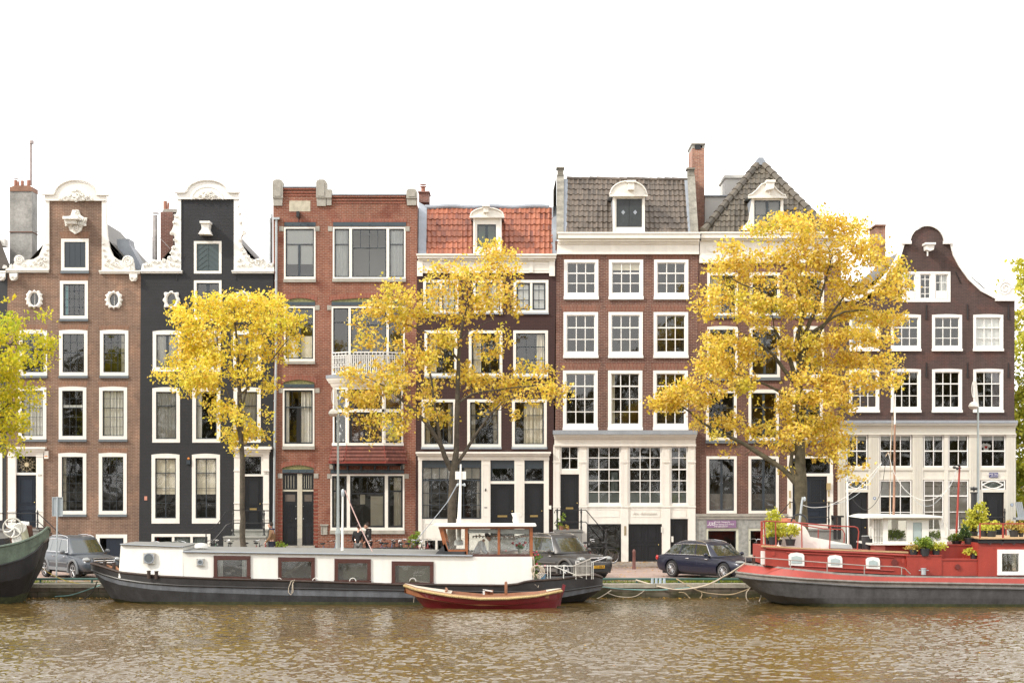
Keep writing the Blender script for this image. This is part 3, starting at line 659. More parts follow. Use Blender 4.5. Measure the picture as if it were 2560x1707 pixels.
# sliver of the neighbouring black house on the left
L = House('canal_house', 'black canal house cut off at the left edge beside the brown brick house', -170, 18)
L.win(-60, 1132, 6, 1300, cols=2, rows=(1180,), fw=8); L.win(-60, 968, 0, 1098, cols=2, rows=(1040,), fw=8); L.win(-60, 826, 0, 939, cols=2, rows=(880,), fw=8)
L.wall([(-170, 1411), (-170, 684), (18, 684), (15, 1411)], M('black_paint_left', (.03, .032, .036), .6, var=.2)); L.shell(690, black)
g = MB(); g.bp(-170, 674, 17, 683, FD-.2, .4, FD); g.build('moulding', cream, L.r)
g = MB(); g.add([W(0, 600, 85), W(24, 662, 85), W(24, 690, 85), W(-40, 690, 85), W(-40, 600, 85), W(0, 600, 93), W(24, 662, 93), W(24, 690, 93), W(-40, 690, 93), W(-40, 600, 93)], [(0, 1, 2, 3, 4), (5, 6, 7, 8, 9), (0, 1, 6, 5), (1, 2, 7, 6), (4, 0, 5, 9)]); g.build('roof', tile_dark, L.r)
g = MB(); g.bp(-12, 597, 11, 615, 85.2, .6); g.build('dormer', cream, L.r)

# ---------------------------------------------------------------- B black neck gable
B = House('canal_house', 'black painted canal house with white neck gable, carved side pieces and oval windows', 350, 685)
B.win(485, 603, 554, 684, cols=1, fw=6.5, sill=0)
B.win(485, 701, 554, 800, cols=2, vb=8, fw=6.5, sw=3)
for i, (a, c) in enumerate(((382, 453), (482, 552), (583, 653))):
    B.win(a, 828, c, 926, cols=2, vb=6, fw=8.5, sw=2.5, arch=2.5, dress=[('c', a+9, a+32), ('c', a+39, c-9)])
for i, (a, c) in enumerate(((381, 450), (481, 551), (584, 652))):
    B.win(a, 970, c, 1106, cols=1, heavy=(1014,), fw=9, sw=2.5, arch=2.5, dress=[('c', a+9, c-9)] if i != 1 else [('c', a+9, a+22)])
for i, (a, c) in enumerate(((379, 449), (480, 550))):
    B.win(a, 1136, c, 1308, cols=2, vb=2, heavy=(1182,), rows=(1220, 1257), fw=9, sw=2.5, arch=2.5, fbot=13, dress=[('b', a+10, 1143, c-10, 1235)], dm=curtp)
for a, c in ((382, 453), (482, 552), (583, 653)): g = MB(); g.bp(a-1, 922, c+1, 929, FD-.06, .05, FD); g.build('sill', cream, B.r)
for cx, cy in ((429, 750), (608, 750)):
    B.holes.append(pxs(arcpts(cx, cy, 13, 18, 0, 360, 24)[:-1]))
    g = MB(); cartouche(g, cx, cy, 21.5, 23, 11, 16, FD-.002, 9+cx, 8); w_ = g.build('oval_window', ornw, B.r, 60)
    g = MB(); g.add([(WX(cx-13, FD), FD+.09, WZ(cy+18, FD)), (WX(cx+13, FD), FD+.09, WZ(cy+18, FD)), (WX(cx+13, FD), FD+.09, WZ(cy-18, FD)), (WX(cx-13, FD), FD+.09, WZ(cy-18, FD))], [(0, 1, 2, 3)]); g.build('pane', glass, w_)
    g = MB(); g.bp(cx-16, cy-20, cx+16, cy+20, FD+.7, .05, FD); g.build('room', roomd, w_)
# chevron hatch shutters
g = MB(); shm = M('shutter_greygreen', (.06, .085, .09), .45)
g.bp(491, 609, 548, 679, FD+.03, .04, FD)
for s_ in (-1, 1):
    for k in range(6):
        y = 618+k*14; x0_, x1_ = 519.5+s_*1, 519.5+s_*28
        ya, yb = y-12, y+10
        pts = [(x0_, max(609, min(679, y-13))), (x1_, max(609, min(679, y+9))), (x1_, max(609, min(679, y+10.6))), (x0_, max(609, min(679, y-11.4)))]
        if pts[0][1] < pts[3][1] or pts[1][1] < pts[2][1]: g.pp(pts, FD+.012, .018, FD)
g.bp(518.5, 609, 520.5, 679, FD+.008, .022, FD); g.build('shutter', shm, B.r)
dB = door(B, 611, 1190, 654, 1323, black, 0, slot=True)
B.win(606, 1136, 658, 1190, cols=1, fw=5, sw=1.5)
g = MB(); c_ = W(632, 1161, FD+.04)
for k in range(6): g.ring(c_+Vector((math.cos(k*math.pi/3)*.24, 0, math.sin(k*math.pi/3)*.24)), .10, .012, 'y', 14, 4)
g.ring(c_, .14, .014, 'y', 16, 4); g.build('fanlight_tracery', iron, B.r)
g = MB(); g.bp(577, 1116, 681, 1123, FD-.34, .34, FD); g.bp(582, 1123, 677, 1129, FD-.22, .22, FD); g.bp(586, 1129, 674, 1136, FD-.12, .12, FD)
g.bp(586, 1136, 605.5, 1322, FD-.10, .10, FD); g.bp(658.5, 1136, 673, 1322, FD-.10, .10, FD)
for a, b2 in ((585, 606), (658, 674)):
    for y in (1140, 1175, 1256, 1296): g.bp(a, y, b2, y+2.5, FD-.13, .03, FD)
g.build('door_surround', cream, B.r)
text3('332', 666, 1185, .14, FD-.106, numm, B.r, 'house_number')
B.win(379, 1334, 526, 1408, cols=1, mull=((430, 436), (476, 482)), fw=7, fbot=2, dress=[('c', 438, 474), ('c', 484, 518)], dm=M('curtain_grey', (.28, .32, .31), .9))
B.wall([(347, 1411), (350, 1000), (352, 684), (453, 684), (453, 494), (585, 494), (585, 684), (686, 684), (685, 900), (680, 1411)], brB); B.shell(690, brB)
gable_roof(B, (519, 520), 690, 160, 9.5, tile_dark)
g = MB(); g.pp([(443, 499), (443, 482), (464, 480)]+arcpts(519, 482, 54, 32, 176, 4, 20)+[(573, 480), (597, 482), (597, 499)], FD-.12, .45, FD); pd = g.build('pediment', white, B.r)
g = MB(); g.tube([W(x, y, FD-.17) for x, y in [(438, 480), (464, 480)]+arcpts(518, 482, 53, 32, 176, 4, 22)+[(573, 480), (600, 480)]], .055, 8)
g.bp(438, 478, 465, 484, FD-.24, .22, FD); g.bp(572, 478, 601, 484, FD-.24, .22, FD); g.tube([W(x, y, FD-.13) for x, y in arcpts(518, 499, 39, 32, 180, 0, 20)], .03, 6); g.build('moulding', white, pd, 50)
g = MB(); blob_carve(g, [(518, 485, 9), (508, 481, 5), (528, 481, 5), (500, 490, 6), (536, 490, 6), (490, 494, 5), (546, 494, 5), (512, 493, 7), (526, 493, 7)], FD-.13); g.build('carving', ornw, pd, 60)
sidepiece(B, [(453, 494), (444, 499), (443, 530), (436, 545), (434, 565), (428, 580), (437, 592), (438, 614), (428, 626), (428, 640), (418, 650), (398, 652), (380, 648), (376, 658), (356, 662), (353, 677), (453, 677)], None,
          [(440, 540, 6), (436, 556, 6), (430, 583, 7), (438, 600, 5), (434, 620, 7), (430, 632, 6), (424, 645, 7), (410, 652, 7), (396, 655, 7), (384, 653, 6), (375, 662, 6), (362, 664, 8), (440, 650, 7), (430, 662, 7), (415, 665, 6), (400, 668, 5), (444, 635, 5), (445, 665, 5)], (352, 677, 457, 684), white, seed=7)
sidepiece(B, [(585, 494), (595, 499), (596, 525), (600, 545), (605, 560), (612, 580), (604, 592), (604, 614), (614, 626), (620, 640), (632, 650), (650, 646), (662, 650), (668, 660), (684, 658), (686, 677), (585, 677)], None,
          [(598, 515, 4), (600, 535, 5), (602, 555, 6), (610, 583, 7), (600, 600, 5), (604, 620, 7), (610, 632, 7), (618, 645, 7), (630, 654, 7), (643, 655, 9), (655, 652, 8), (670, 662, 6), (680, 662, 6), (598, 650, 7), (607, 662, 7), (622, 665, 6), (595, 665, 5), (660, 668, 5)], (580, 677, 686, 684), white, seed=8)
g = MB(); zt = lambda y: WZ(y, FD)
g.bp(506, 558, 531, 563, FD-.75, .74, FD); g.pp([(508, 563), (529, 563), (527, 576), (510, 576)], FD-.62, .6, FD); g.pp([(510, 576), (527, 576), (533, 590), (501, 589)], FD-.62, .6, FD); g.build('hoist_beam', white, B.r)
g = MB(); g.bp(401, 530, 432, 690, 87, 1.4); g.bp(425, 533, 443, 690, 88.3, 1.0); chB = g.build('chimney', brick('brick_chimney', (.22, .085, .06), (.16, .06, .045), (.33, .24, .2)), B.r)
g = MB(); g.pp([(404, 530), (408, 522), (440, 522), (443, 530)], 87.1, 1.5, 87); g.build('cap', stone, chB)
g = MB(); g.tube([W(413, 524, 87.6), W(413, 503, 87.6)], .09, 8); g.tube([W(420, 524, 87.6), W(421, 507, 87.6)], .05, 8); g.build('chimney_pot', MATS['terracotta'], chB, 40)
g = MB(); g.tube([W(387, 660, 86), W(387, 592, 86)], .12, 10); g.tube([W(388, 592, 86), W(388, 538, 86)], .11, 10); g.lathe([(.2, 0), (.02, .12)], W(389, 534, 86), 12); g.tube([W(400, 595, 86), W(425, 622, 86)], .012, 4); g.build('flue', M('flue_steel', (.45, .42, .41), .4, metal=.4, var=.25), B.r, 40)
stoop(B, 568, 672, 1340, M('grey_painted_stone', (.33, .33, .30), .7, var=.12), FD-1.1)
g = MB(); g.bp(585, 1324, 672, 1341, FD-.45, .44, FD); g.bp(583, 1322.5, 673, 1326, FD-.5, .5, FD); g.build('step', MATS['grey_painted_stone'], B.r)
railing(B, [(583, 1277, 1338), (660, 1277, 1338), (515, 1335, 1400)], [[(505, 1333), (507, 1328), (514, 1324), (528, 1322), (540, 1314), (552, 1298), (562, 1282), (572, 1275), (590, 1275), (674, 1276)], [(522, 1360), (535, 1350), (552, 1330), (566, 1312), (578, 1307), (674, 1307)]])
g = MB(); g.bp(467, 1149, 476, 1160, FD-.1, .1, FD); lb = g.build('alarm_lamp', slate, B.r); g = MB(); g.ell(W(471.5, 1146, FD-.06), (.06, .06, .06), 8, 6); g.build('amber_dome', M('amber', (.6, .2, .03), .3), lb, 40)
g = MB(); g.bp(361, 1240, 368, 1250, FD-.02, .02, FD); g.build('wall_plaque', M('plaque_red', (.55, .25, .18), .5), B.r)
for x in (441, 589): g = MB(); g.bp(x, 686, x+2, 701, FD-.03, .03, FD); g.build('wall_anchor', iron, B.r)
# ---------------------------------------------------------------- C red brick house with bay window
C = House('canal_house', 'red brick house with flat parapet, stone piers, tiled bay window and white balcony', 684, 1042)
steel = M('steel_lintel', (.045, .065, .08), .45)
tilef = M('arch_tiles', (.26, .25, .10), .5, var=.6, scale=14)
C.win(710, 568, 789, 698, cols=1, heavy=(611,), fw=4, sw=3, sill=8, sillm=stone, fbot=6, room=rooml, dress=[('b', 716, 574, 784, 660)], dm=blindw)
g = MB(); g.bp(745, 613, 751, 690, FD+.03, .06, FD); g.build('sash_stile', slate, C.r)
C.win(832, 568, 1014, 697, cols=(1, 2, 1), heavy=((611,), (620,), (611,)), mull=((873, 880), (966, 973)), fw=4, sw=3, bw=1.2, sill=8, sillm=stone, room=rooml, dress=[('c', 838, 870), ('c', 976, 1008)], dm=M('curtain_sheer', (.72, .74, .74), .9))
g = MB()
for x in (901, 923, 944): g.bp(x-.7, 572, x+.7, 618, FD+.045, .04, FD)
g.build('glazing_bar', slate, C.r)
C.win(710, 766, 787, 903, cols=1, heavy=(810,), fw=4, sw=3, sill=7, sillm=stone, fbot=6, dress=[('b', 716, 840, 782, 896)], dm=curtp)
g = MB(); g.bp(746, 812, 752, 896, FD+.03, .06, FD); g.build('sash_stile', slate, C.r)
C.win(829, 766, 1012, 938, cols=(1, 2, 1), heavy=((806,), (812,), (806,)), mull=((871, 877), (966, 972)), fw=4, sw=3, sill=0)
C.win(707, 971, 786, 1115, cols=1, heavy=(1018,), fw=4, sw=4, sill=8, sillm=stone, fbot=6, dress=[('c', 713, 722), ('c', 752, 780)], dm=curt)
g = MB(); g.bp(741, 1020, 752, 1110, FD+.03, .06, FD)
for x in (730, 747, 764): g.bp(x-.7, 977, x+.7, 1016, FD+.05, .03, FD)
g.build('sash_stile', black, C.r)
C.win(826, 1185, 1011, 1325, cols=(1, 1, 1), heavy=((1227,), (1233,), (1227,)), mull=((867, 875), (962, 970)), fw=4, fbot=7, sw=4.5, sm=black, sill=9, sillm=stone, dress=[('c', 831, 838), ('c', 984, 1006), ('b', 926, 1240, 958, 1318), ('b', 900, 1236, 912, 1260)], dm=curtp)
g = MB()
for x in (898, 918, 938): g.bp(x-.8, 1190, x+.8, 1231, FD+.045, .04, FD)
g.build('glazing_bar', black, C.r)
# steel lintels, tiled arch panels, soldier arches, quoin blocks
g = MB()
for a, c, y0, y1 in ((711, 789, 556, 566), (833, 1015, 556, 566), (711, 788, 755, 764), (829, 1012, 755, 764), (708, 786, 960, 969), (706, 784, 1173, 1182), (826, 1010, 1174, 1183)):
    g.bp(a, y0, c, y1, FD-.03, .2, FD)
    for k in range(1, 4): g.ell(W(a+(c-a)*k/4, (y0+y1)/2, FD-.035), (.035, .02, .035), 8, 5)
g.build('lintel', steel, C.r)
for a, c, y1, hh in ((711, 788, 755, 10), (829, 1012, 755, 10), (708, 786, 960, 11), (706, 784, 1173, 11)):
    pts = [(a, y1)]+[(a+(c-a)*k/12, y1-hh*math.sin(math.pi*(.12+.76*k/12))) for k in range(13)]+[(c, y1)]
    C.holes.append(pxs([(a, y1+.5)]+pts[1:-1]+[(c, y1+.5)]))
    g = MB(); g.pp(pts, FD+.05, .08, FD); g.build('tile_panel', tilef, C.r)
    top = [(a+(c-a)*k/12, y1-hh*math.sin(math.pi*(.12+.76*k/12))) for k in range(13)]
    g = MB(); g.pp([(a-4, y1)]+top+[(c+4, y1)]+[(c+6, y1-12)]+[(x, y-13) for x, y in reversed(top)]+[(a-6, y1-12)], FD-.012, .05, FD); g.build('brick_arch', sold['C'], C.r)
g = MB()
for a, c in ((711, 789), (833, 1015)): g.bp(a-3, 547, c+3, 555.5, FD-.012, .05, FD)
g.build('brick_arch', sold['C'], C.r)
g = MB()
for a, y in ((698, 566), (788, 566), (820, 566), (1013, 566), (788, 763), (818, 763), (1012, 763), (697, 970), (788, 970), (818, 1184), (1011, 1184), (695, 1183), (785, 1183)): g.bp(a, y, a+11, y+12, FD-.03, .1, FD)
g.bp(824, 1160, 835, 1172, FD-.05, .1, FD); g.bp(1001, 1160, 1011, 1172, FD-.05, .1, FD)
g.build('quoin_block', stone, C.r)
g = MB()
for y, o_ in ((471, .10), (479, .06), (486, .03)): g.bp(708, y, 790, y+4, FD-o_, .1, FD)
for y, o_ in ((490, .10), (498, .06), (505, .03)): g.bp(831, y, 1014, y+4, FD-o_, .1, FD)
g.build('corbel_band', sold['C'], C.r)
g = MB(); g.bp(706, 467, 792, 470, FD-.13, .5, FD); g.bp(830, 486, 1016, 489, FD-.13, .5, FD); g.build('coping', lead, C.r)
for a, c, yt, yb in ((682, 708, 450, 515), (791, 817, 450, 516), (1016, 1043, 473, 514)):
    g = MB(); m_ = yt+46 if yt < 460 else yt+24
    g.pp([(a, m_), (a, yt+7), (a+3, yt+2), (a+8, yt), (c-8, yt), (c-3, yt+2), (c, yt+7), (c, m_)], FD-.16, .6, FD); g.pp([(a+1, m_), (c-1, m_), (c-2, yb), (a+2, yb)], FD-.10, .4, FD)
    g.pp([(a+5, m_-4), (a+5, yt+10), (a+9, yt+5), (c-9, yt+5), (c-5, yt+10), (c-5, m_-4)], FD-.185, .03, FD); g.build('stone_pier', stone, C.r)
g = MB(); g.bp(817, 475, 830, 496, FD-.16, .5, FD); g.bp(817, 496, 829, 514, FD-.1, .4, FD); g.build('stone_pier', stone, C.r)
g = MB(); g.bp(723, 502, 776, 529, FD-.008, .03, FD); g.build('blank_plaque', M('plaster_plaque', (.50, .46, .36), .9, var=.3, scale=5), C.r)
g = MB(); g.bp(744, 532, 751, 546, FD-.5, .5, FD); g.tube([W(747, 545, FD-.4), W(747, 555, FD-.4)], .02, 5); g.build('hoist_hook', iron, C.r)
g = MB(); g.tube([W(691, 548, FD-.1), W(690, 900, FD-.1), W(688, 1010, FD-.1), W(686, 1180, FD-.1), W(684, 1400, FD-.1)], .055, 8); g.bp(684, 545, 700, 550, FD-.2, .2, FD)
for y in (700, 900, 1000, 1145, 1300): x = 691-(y-548)*.0082; g.tube([W(x, y, FD-.1), W(x, y+2.5, FD-.1)], .066, 8)
g.build('drain_pipe', galv, C.r, 40)
g = MB(); g.tube([W(676, 545, FD+.6), W(676, 680, FD+.6)], .05, 6); g.tube([W(679.5, 535, FD+.8), W(679.5, 690, FD+.8)], .04, 6); g.build('vent_pipe', galv, C.r, 40)
# bay window (three facets) with moulded cornice, balcony railing and scalloped tile skirt
def facet(g, p0, p1, y0, y1, t=.06, ox=0):          # vertical slab between two plan points (px,depth) and two rows measured on the facade
    a = Vector((WX(p0[0], FD), p0[1], 0)); b = Vector((WX(p1[0], FD), p1[1], 0)); dr = (b-a).normalized(); nn = Vector((dr.y, -dr.x, 0))*ox
    z0, z1 = WZ(y1, FD), WZ(y0, FD); v = []
    for q in (a+nn, b+nn, b+nn-Vector((dr.y, -dr.x, 0))*t, a+nn-Vector((dr.y, -dr.x, 0))*t): v.append((q.x, q.y, z0))
    v += [(x, y, z1) for x, y, _ in v[:4]]
    g.add(v, [(0, 3, 2, 1), (4, 5, 6, 7), (0, 1, 5, 4), (1, 2, 6, 5), (2, 3, 7, 6), (3, 0, 4, 7)])
bf = FD-.55
plan = [(832, FD-.02), (870, bf), (962, bf), (1008, FD-.02)]
bay = C.part('bay_window', cream, lambda g: [facet(g, plan[i], plan[i+1], y0, y1, .1, ox) for i in range(3) for y0, y1, ox in ((968, 974, 0), (1023, 1031, 0), (1107, 1114, .06))])
g = MB()
for i in range(3):
    (xa, da), (xb, db) = plan[i], plan[i+1]; L_ = Vector((WX(xb, FD)-WX(xa, FD), db-da)).length
    def at(t): return (xa+(xb-xa)*t, da+(db-da)*t)
    e = .07/L_*1.3
    for t0, t1 in ((0, e), (1-e, 1)): facet(g, at(t0), at(t1), 974, 1107, .1)
g.build('bay_post', cream, bay)
g = MB(); h_ = MB()
for i in range(3):
    (xa, da), (xb, db) = plan[i], plan[i+1]
    def at(t): return (xa+(xb-xa)*t, da+(db-da)*t)
    for y0, y1 in ((974, 1023), (1031, 1107)):
        facet(g, at(.1), at(.9), y0, y0+3, .05, -.04); facet(g, at(.1), at(.9), y1-4, y1, .05, -.04); facet(g, at(.08), at(.13), y0+3, y1-4, .05, -.04); facet(g, at(.87), at(.92), y0+3, y1-4, .05, -.04)
    if i == 1: facet(g, at(.44), at(.53), 1034, 1103, .05, -.04)
    facet(h_, at(.09), at(.91), 975, 1022, .01, -.06); facet(h_, at(.09), at(.91), 1032, 1106, .01, -.06)
g.build('bay_sash', black, bay); h_.build('pane', glass, bay)
g = MB(); g.bp(838, 972, 1004, 1110, FD+.012, .01, FD); g.build('room', roomd, bay)
g = MB(); curtain(g, 838, 862, 1032, 1106, FD-.03); curtain(g, 975, 1000, 1032, 1106, FD-.03); g.build('curtain', curt, bay)
def bayslab(g, ex, y0, y1, ex2=None):               # solid slab following the bay plan, grown by ex metres; ex2 at its lower edge
    ex2 = ex if ex2 is None else ex2; v = []
    for e_, y in ((ex2, y1), (ex, y0)):
        for (px, d), sx in zip(plan, (-1, -.5, .5, 1)): v.append((WX(px, FD)+sx*e_, (d-e_) if d < FD-.1 else FD-.004, WZ(y, FD)))
    g.add(v, [(3, 2, 1, 0), (4, 5, 6, 7), (0, 1, 5, 4), (1, 2, 6, 5), (2, 3, 7, 6), (3, 0, 4, 7)])
g = MB(); bayslab(g, .30, 946, 952, .26); bayslab(g, .24, 952, 958, .18); bayslab(g, .15, 958, 968, .04); g.build('cornice', cream, bay)
g = MB(); bayslab(g, .32, 938, 946, .32); g.build('lead_cover', lead, bay)
skm = M('scallop_tile', (.16, .045, .03), .5, var=.35, scale=6)
g = MB(); bayslab(g, -.02, 1114, 1155, .16); sk = g.build('tiled_skirt', skm, bay)
g = MB()                                             # scalloped tiles, one small tongue each
for i in range(3):
    (xa, da), (xb, db) = plan[i], plan[i+1]; nt_ = (7, 15, 7)[i]
    for r_i in range(4):
        for k in range(nt_):
            t = (k+.5+.5*(r_i % 2))/nt_
            if t > 1: continue
            ex = .02+.045*(r_i+.6); px = xa+(xb-xa)*t; dd = da+(db-da)*t; zc = WZ(1120+r_i*9.2, FD)
            sx = (t-.5)*ex*2 if i == 1 else (-ex if i == 0 else ex)
            c0 = Vector((WX(px, FD)+sx*.9, min(dd-ex*.9, FD-.03), zc)); w_ = .062; 
            dr = Vector((WX(xb, FD)-WX(xa, FD), db-da, 0)).normalized(); nn = Vector((dr.y, -dr.x, 0))
            pts = [c0-dr*w_+Vector((0, 0, .06))-nn*.02, c0+dr*w_+Vector((0, 0, .06))-nn*.02]
            pts += [c0+dr*w_*math.cos(a_)+Vector((0, 0, -.02-.075*math.sin(a_)))+nn*.035 for a_ in (0, .6, 1.1, 1.57, 2.04, 2.54, math.pi)]
            g.add(pts, [tuple(range(9))])
g.build('scallop', tilemat('scallop_red', (.15, .045, .03), (.20, .06, .04), (.11, .032, .025)), sk)
redt = M('red_trim', (.24, .04, .028), .45)
g = MB(); bayslab(g, .20, 1153, 1158, .20)
for px, d in plan:
    sx = -1 if px < 900 else 1
    g.tube([(WX(px, FD)+sx*.0, d-.02 if d < FD-.1 else d-.03, WZ(1114, FD)), (WX(px, FD)+sx*(.16 if d > FD-.1 else .09), d-.18 if d < FD-.1 else d-.04, WZ(1155, FD))], .03, 6)
g.build('red_edging', redt, sk)
g = MB(); bayslab(g, .10, 1158, 1164, .05)
for k in range(6): x = 836+k*34; g.bp(x-2, 1160, x+2, 1176, FD-.35, .34, FD)
g.build('bay_bracket', black, bay)
g = MB(); wb_ = .022
def rail(p0, p1, y0, y1, w): facet(g, p0, p1, y0, y1, w)
zt_, zb_ = 881, 936
for i in range(3):
    (xa, da), (xb, db) = plan[i], plan[i+1]; xa -= 2; xb += 2 if i == 2 else 0
    da -= .12; db -= .12
    if i == 0: da = FD-.03
    if i == 2: db = FD-.03
    def at(t): return (xa+(xb-xa)*t, da+(db-da)*t)
    facet(g, at(0), at(1), zt_, zt_+2.6, .05); facet(g, at(0), at(1), zb_-3, zb_, .05); facet(g, at(0), at(1), zt_+8, zt_+10, .03)
    nn_ = (9, 20, 9)[i]
    for k in range(nn_+1):
        t = k/nn_; facet(g, at(max(0, t-.012)), at(min(1, t+.012)), zt_+(3 if k % 2 == 0 else 9), zb_-3, .03)
        for q, off in ((0, 0), (1, 6), (2, 0), (3, 6)):
            if k < nn_: y = zt_+14+q*11+(off if k % 2 else 0); facet(g, at(t), at((k+1)/nn_), y, y+1.6, .025)
g.build('balcony_railing', white, bay)
# double entrance
C.holes.append(rect(706, 1183, 784, 1364))
C.wall([(683, 1411), (684, 900), (683, 515), (683, 492), (706, 492), (706, 470), (792, 470), (792, 488), (1015, 488), (1043, 488), (1042, 900), (1038, 1411)], brC); C.shell(500, brC)
g = MB(); g.bp(706, 1184, 784, 1223, FD+.10, .04, FD); g.bp(706, 1223.5, 743, 1228, FD+.05, .08, FD); g.bp(755, 1223.5, 784, 1228, FD+.05, .08, FD); g.bp(743, 1184, 755, 1345, FD+.04, .1, FD); g.build('door_frame', M('cream_dark', (.50, .47, .38), .5), C.r)
g = MB(); g.bp(743, 1345, 755, 1364, FD+.035, .1, FD); g.build('plinth_block', stone, C.r)
for a, c in ((707, 742.5), (755.5, 783.5)):
    g = MB(); g.bp(a, 1228.5, c, 1363, FD+.12, .05, FD); g.bp(a, 1184, c, 1223, FD+.085, .012, FD); dr = g.build('door', black, C.r); w_ = c-a
    g = MB(); g.bp(a+w_*.15, 1236, c-w_*.15, 1253, FD+.105, .012, FD); g.build('pane', M('frosted_pane', (.12, .10, .085), .25), dr)
    g = MB(); ringpx(g, a+w_*.2, 1262, c-w_*.2, 1305, 1.2, FD+.10, .02); ringpx(g, a+w_*.2, 1315, c-w_*.2, 1355, 1.2, FD+.10, .02)
    for k in range(3): g.bp(a+w_*(.34+.14*k), 1264, a+w_*(.38+.14*k), 1303, FD+.10, .02, FD)
    g.build('panel', black, dr)
    g = MB(); g.ell(W(c-2.5 if a < 740 else a+2.5, 1296, FD+.09), (.03, .03, .03), 8, 6); g.ell(W(c-2.5 if a < 740 else a+2.5, 1265, FD+.09), (.02, .02, .02), 8, 6); g.build('knob', galv, dr, 40)
    g = MB()
    for k in range(4): g.bp(a+w_*(.15+.2*k), 1188, a+w_*(.15+.2*k)+1, 1220, FD+.07, .012, FD)
    g.build('glazing_bar', MATS['cream_dark'], dr)
g = MB(); g.bp(702, 1363, 788, 1369, FD-.25, .24, FD); g.bp(698, 1369, 792, 1412, FD-.35, .34, FD); g.build('door_step', stone, C.r)
g = MB(); g.bp(802, 1312, 819, 1336, FD-.02, .02, FD); ringpx(g, 803, 1312, 818, 1336, 1.8, FD-.05, .04); g.bp(800, 1310, 821, 1313, FD-.08, .08, FD); g.build('wall_niche', stone, C.r)
g = MB()
for a, c in ((695, 706), (784, 795)):
    for k in range(19): y = 1222+k*10; g.bp(a, y, c, y+5, FD-.012, .05, FD)
g.build('glazed_quoin', M('glazed_brick', (.20, .045, .026), .35, var=.15), C.r)

# ---------------------------------------------------------------- D dark house with red tiled roof
D = House('canal_house', 'dark aubergine house with red pantile roof, dormer and white ground floor front', 1041, 1389)
for a, c, ml in ((1058, 1146, (1099, 1105)), (1284, 1371, (1325, 1331))):
    D.win(a, 700, c, 782, cols=(2, 2), rows=((725, 750), (725, 750)), mull=(ml,), fw=7, sw=4, bw=1.6, vb=1.6, sill=4, sillm=lead, room=rooml, dress=[('b', a+10, 707, c-10, 776)], dm=blindw)
D.win(1183, 700, 1256, 782, cols=2, vb=8, rows=(740,), fw=6, sw=3, sill=4, sillm=lead, dress=[('c', 1190, 1248)])
for i, (a, c) in enumerate(((1061, 1143), (1172, 1256), (1283, 1370))):
    D.win(a, 826, c, 940, cols=3, rows=(900,), heavy=(867,), fw=7, sw=2.6, bw=1.3, sill=5, sillm=lead, dress=[('c', c-28, c-8)] if i == 2 else [('C', a+10, a+30, 834, 935)], dm=curtp)
for i, (a, c) in enumerate(((1054, 1140), (1168, 1253), (1280, 1367))):
    D.win(a, 998, c, 1117, cols=3, rows=(1073,), heavy=(1038,), fw=7, sw=2.6, bw=1.3, sill=5, sillm=lead, dress=[('c', a+30, c-9)] if i == 2 else [('C', a+9, a+20, 1006, 1112), ('C', c-20, c-9, 1006, 1112)], dm=curtp)
g = MB(); g.bp(1042, 637, 1391, 641, FD-.42, .42, FD); g.bp(1044, 641, 1390, 648, FD-.34, .34, FD); g.bp(1046, 648, 1388, 653, FD-.2, .2, FD); g.bp(1046, 653, 1387, 683, FD-.08, .08, FD)
for a, c in ((1043, 1057), (1373, 1387)): g.bp(a, 653, c, 691, FD-.15, .08, FD)
for a in (1098, 1323): g.bp(a, 647, a+9, 682, FD-.13, .06, FD); g.bp(a-3, 647, a+12, 652, FD-.26, .1, FD)
g.bp(1058, 660, 1372, 661.5, FD-.1, .03, FD); g.bp(1058, 675, 1372, 676.5, FD-.1, .03, FD)
g.build('cornice', cream, D.r)
dz = 87.0
rf0, rf1 = 84.1, 86.6
def rp(px, y, d): return W(px, y, d)
g = MB(); pantile(g, rp(1066, 637, rf0), rp(1380, 637, rf0), rp(1066, 522, rf1), rp(1382, 520, rf1), 26, 8); g.build('roof', tile_red, D.r, 40, normals=False)
g = MB(); g.add([rp(1050, 638, rf0+.2), rp(1390, 638, rf0+.2), rp(1386, 518, rf1+.2), rp(1062, 518, rf1+.2), rp(1062, 518, 93), rp(1386, 518, 93)], [(0, 1, 2, 3), (3, 2, 5, 4)])
g.add([rp(1046, 638, rf0+.02), rp(1066, 638, rf0-.02), rp(1067, 517, rf1-.05), rp(1047, 505, rf1-.05)], [(0, 1, 2, 3)]); g.add([rp(1378, 638, rf0-.02), rp(1392, 638, rf0), rp(1394, 514, rf1), rp(1380, 518, rf1-.05)], [(0, 1, 2, 3)])
g.tube([rp(x, 517+1.5*math.sin(x*.06), rf1) for x in range(1062, 1386, 12)], .11, 8); g.build('lead_flashing', lead, D.r, 40, normals=False)
g = MB(); g.bp(1047, 480, 1072, 505, 88, 1.2); g.bp(1045, 478, 1074, 481, 87.9, 1.4); cD = g.build('chimney', MATS['brick_chimney'], D.r); g = MB(); g.tube([W(1058, 479, 88.5), W(1058, 466, 88.5)], .10, 8); g.lathe([(.17, 0), (.15, .03)], W(1058, 463, 88.5), 10); g.lathe([(.17, 0), (.15, .03)], W(1058, 468, 88.5), 10); g.build('chimney_pot', MATS['terracotta'], cD, 40)
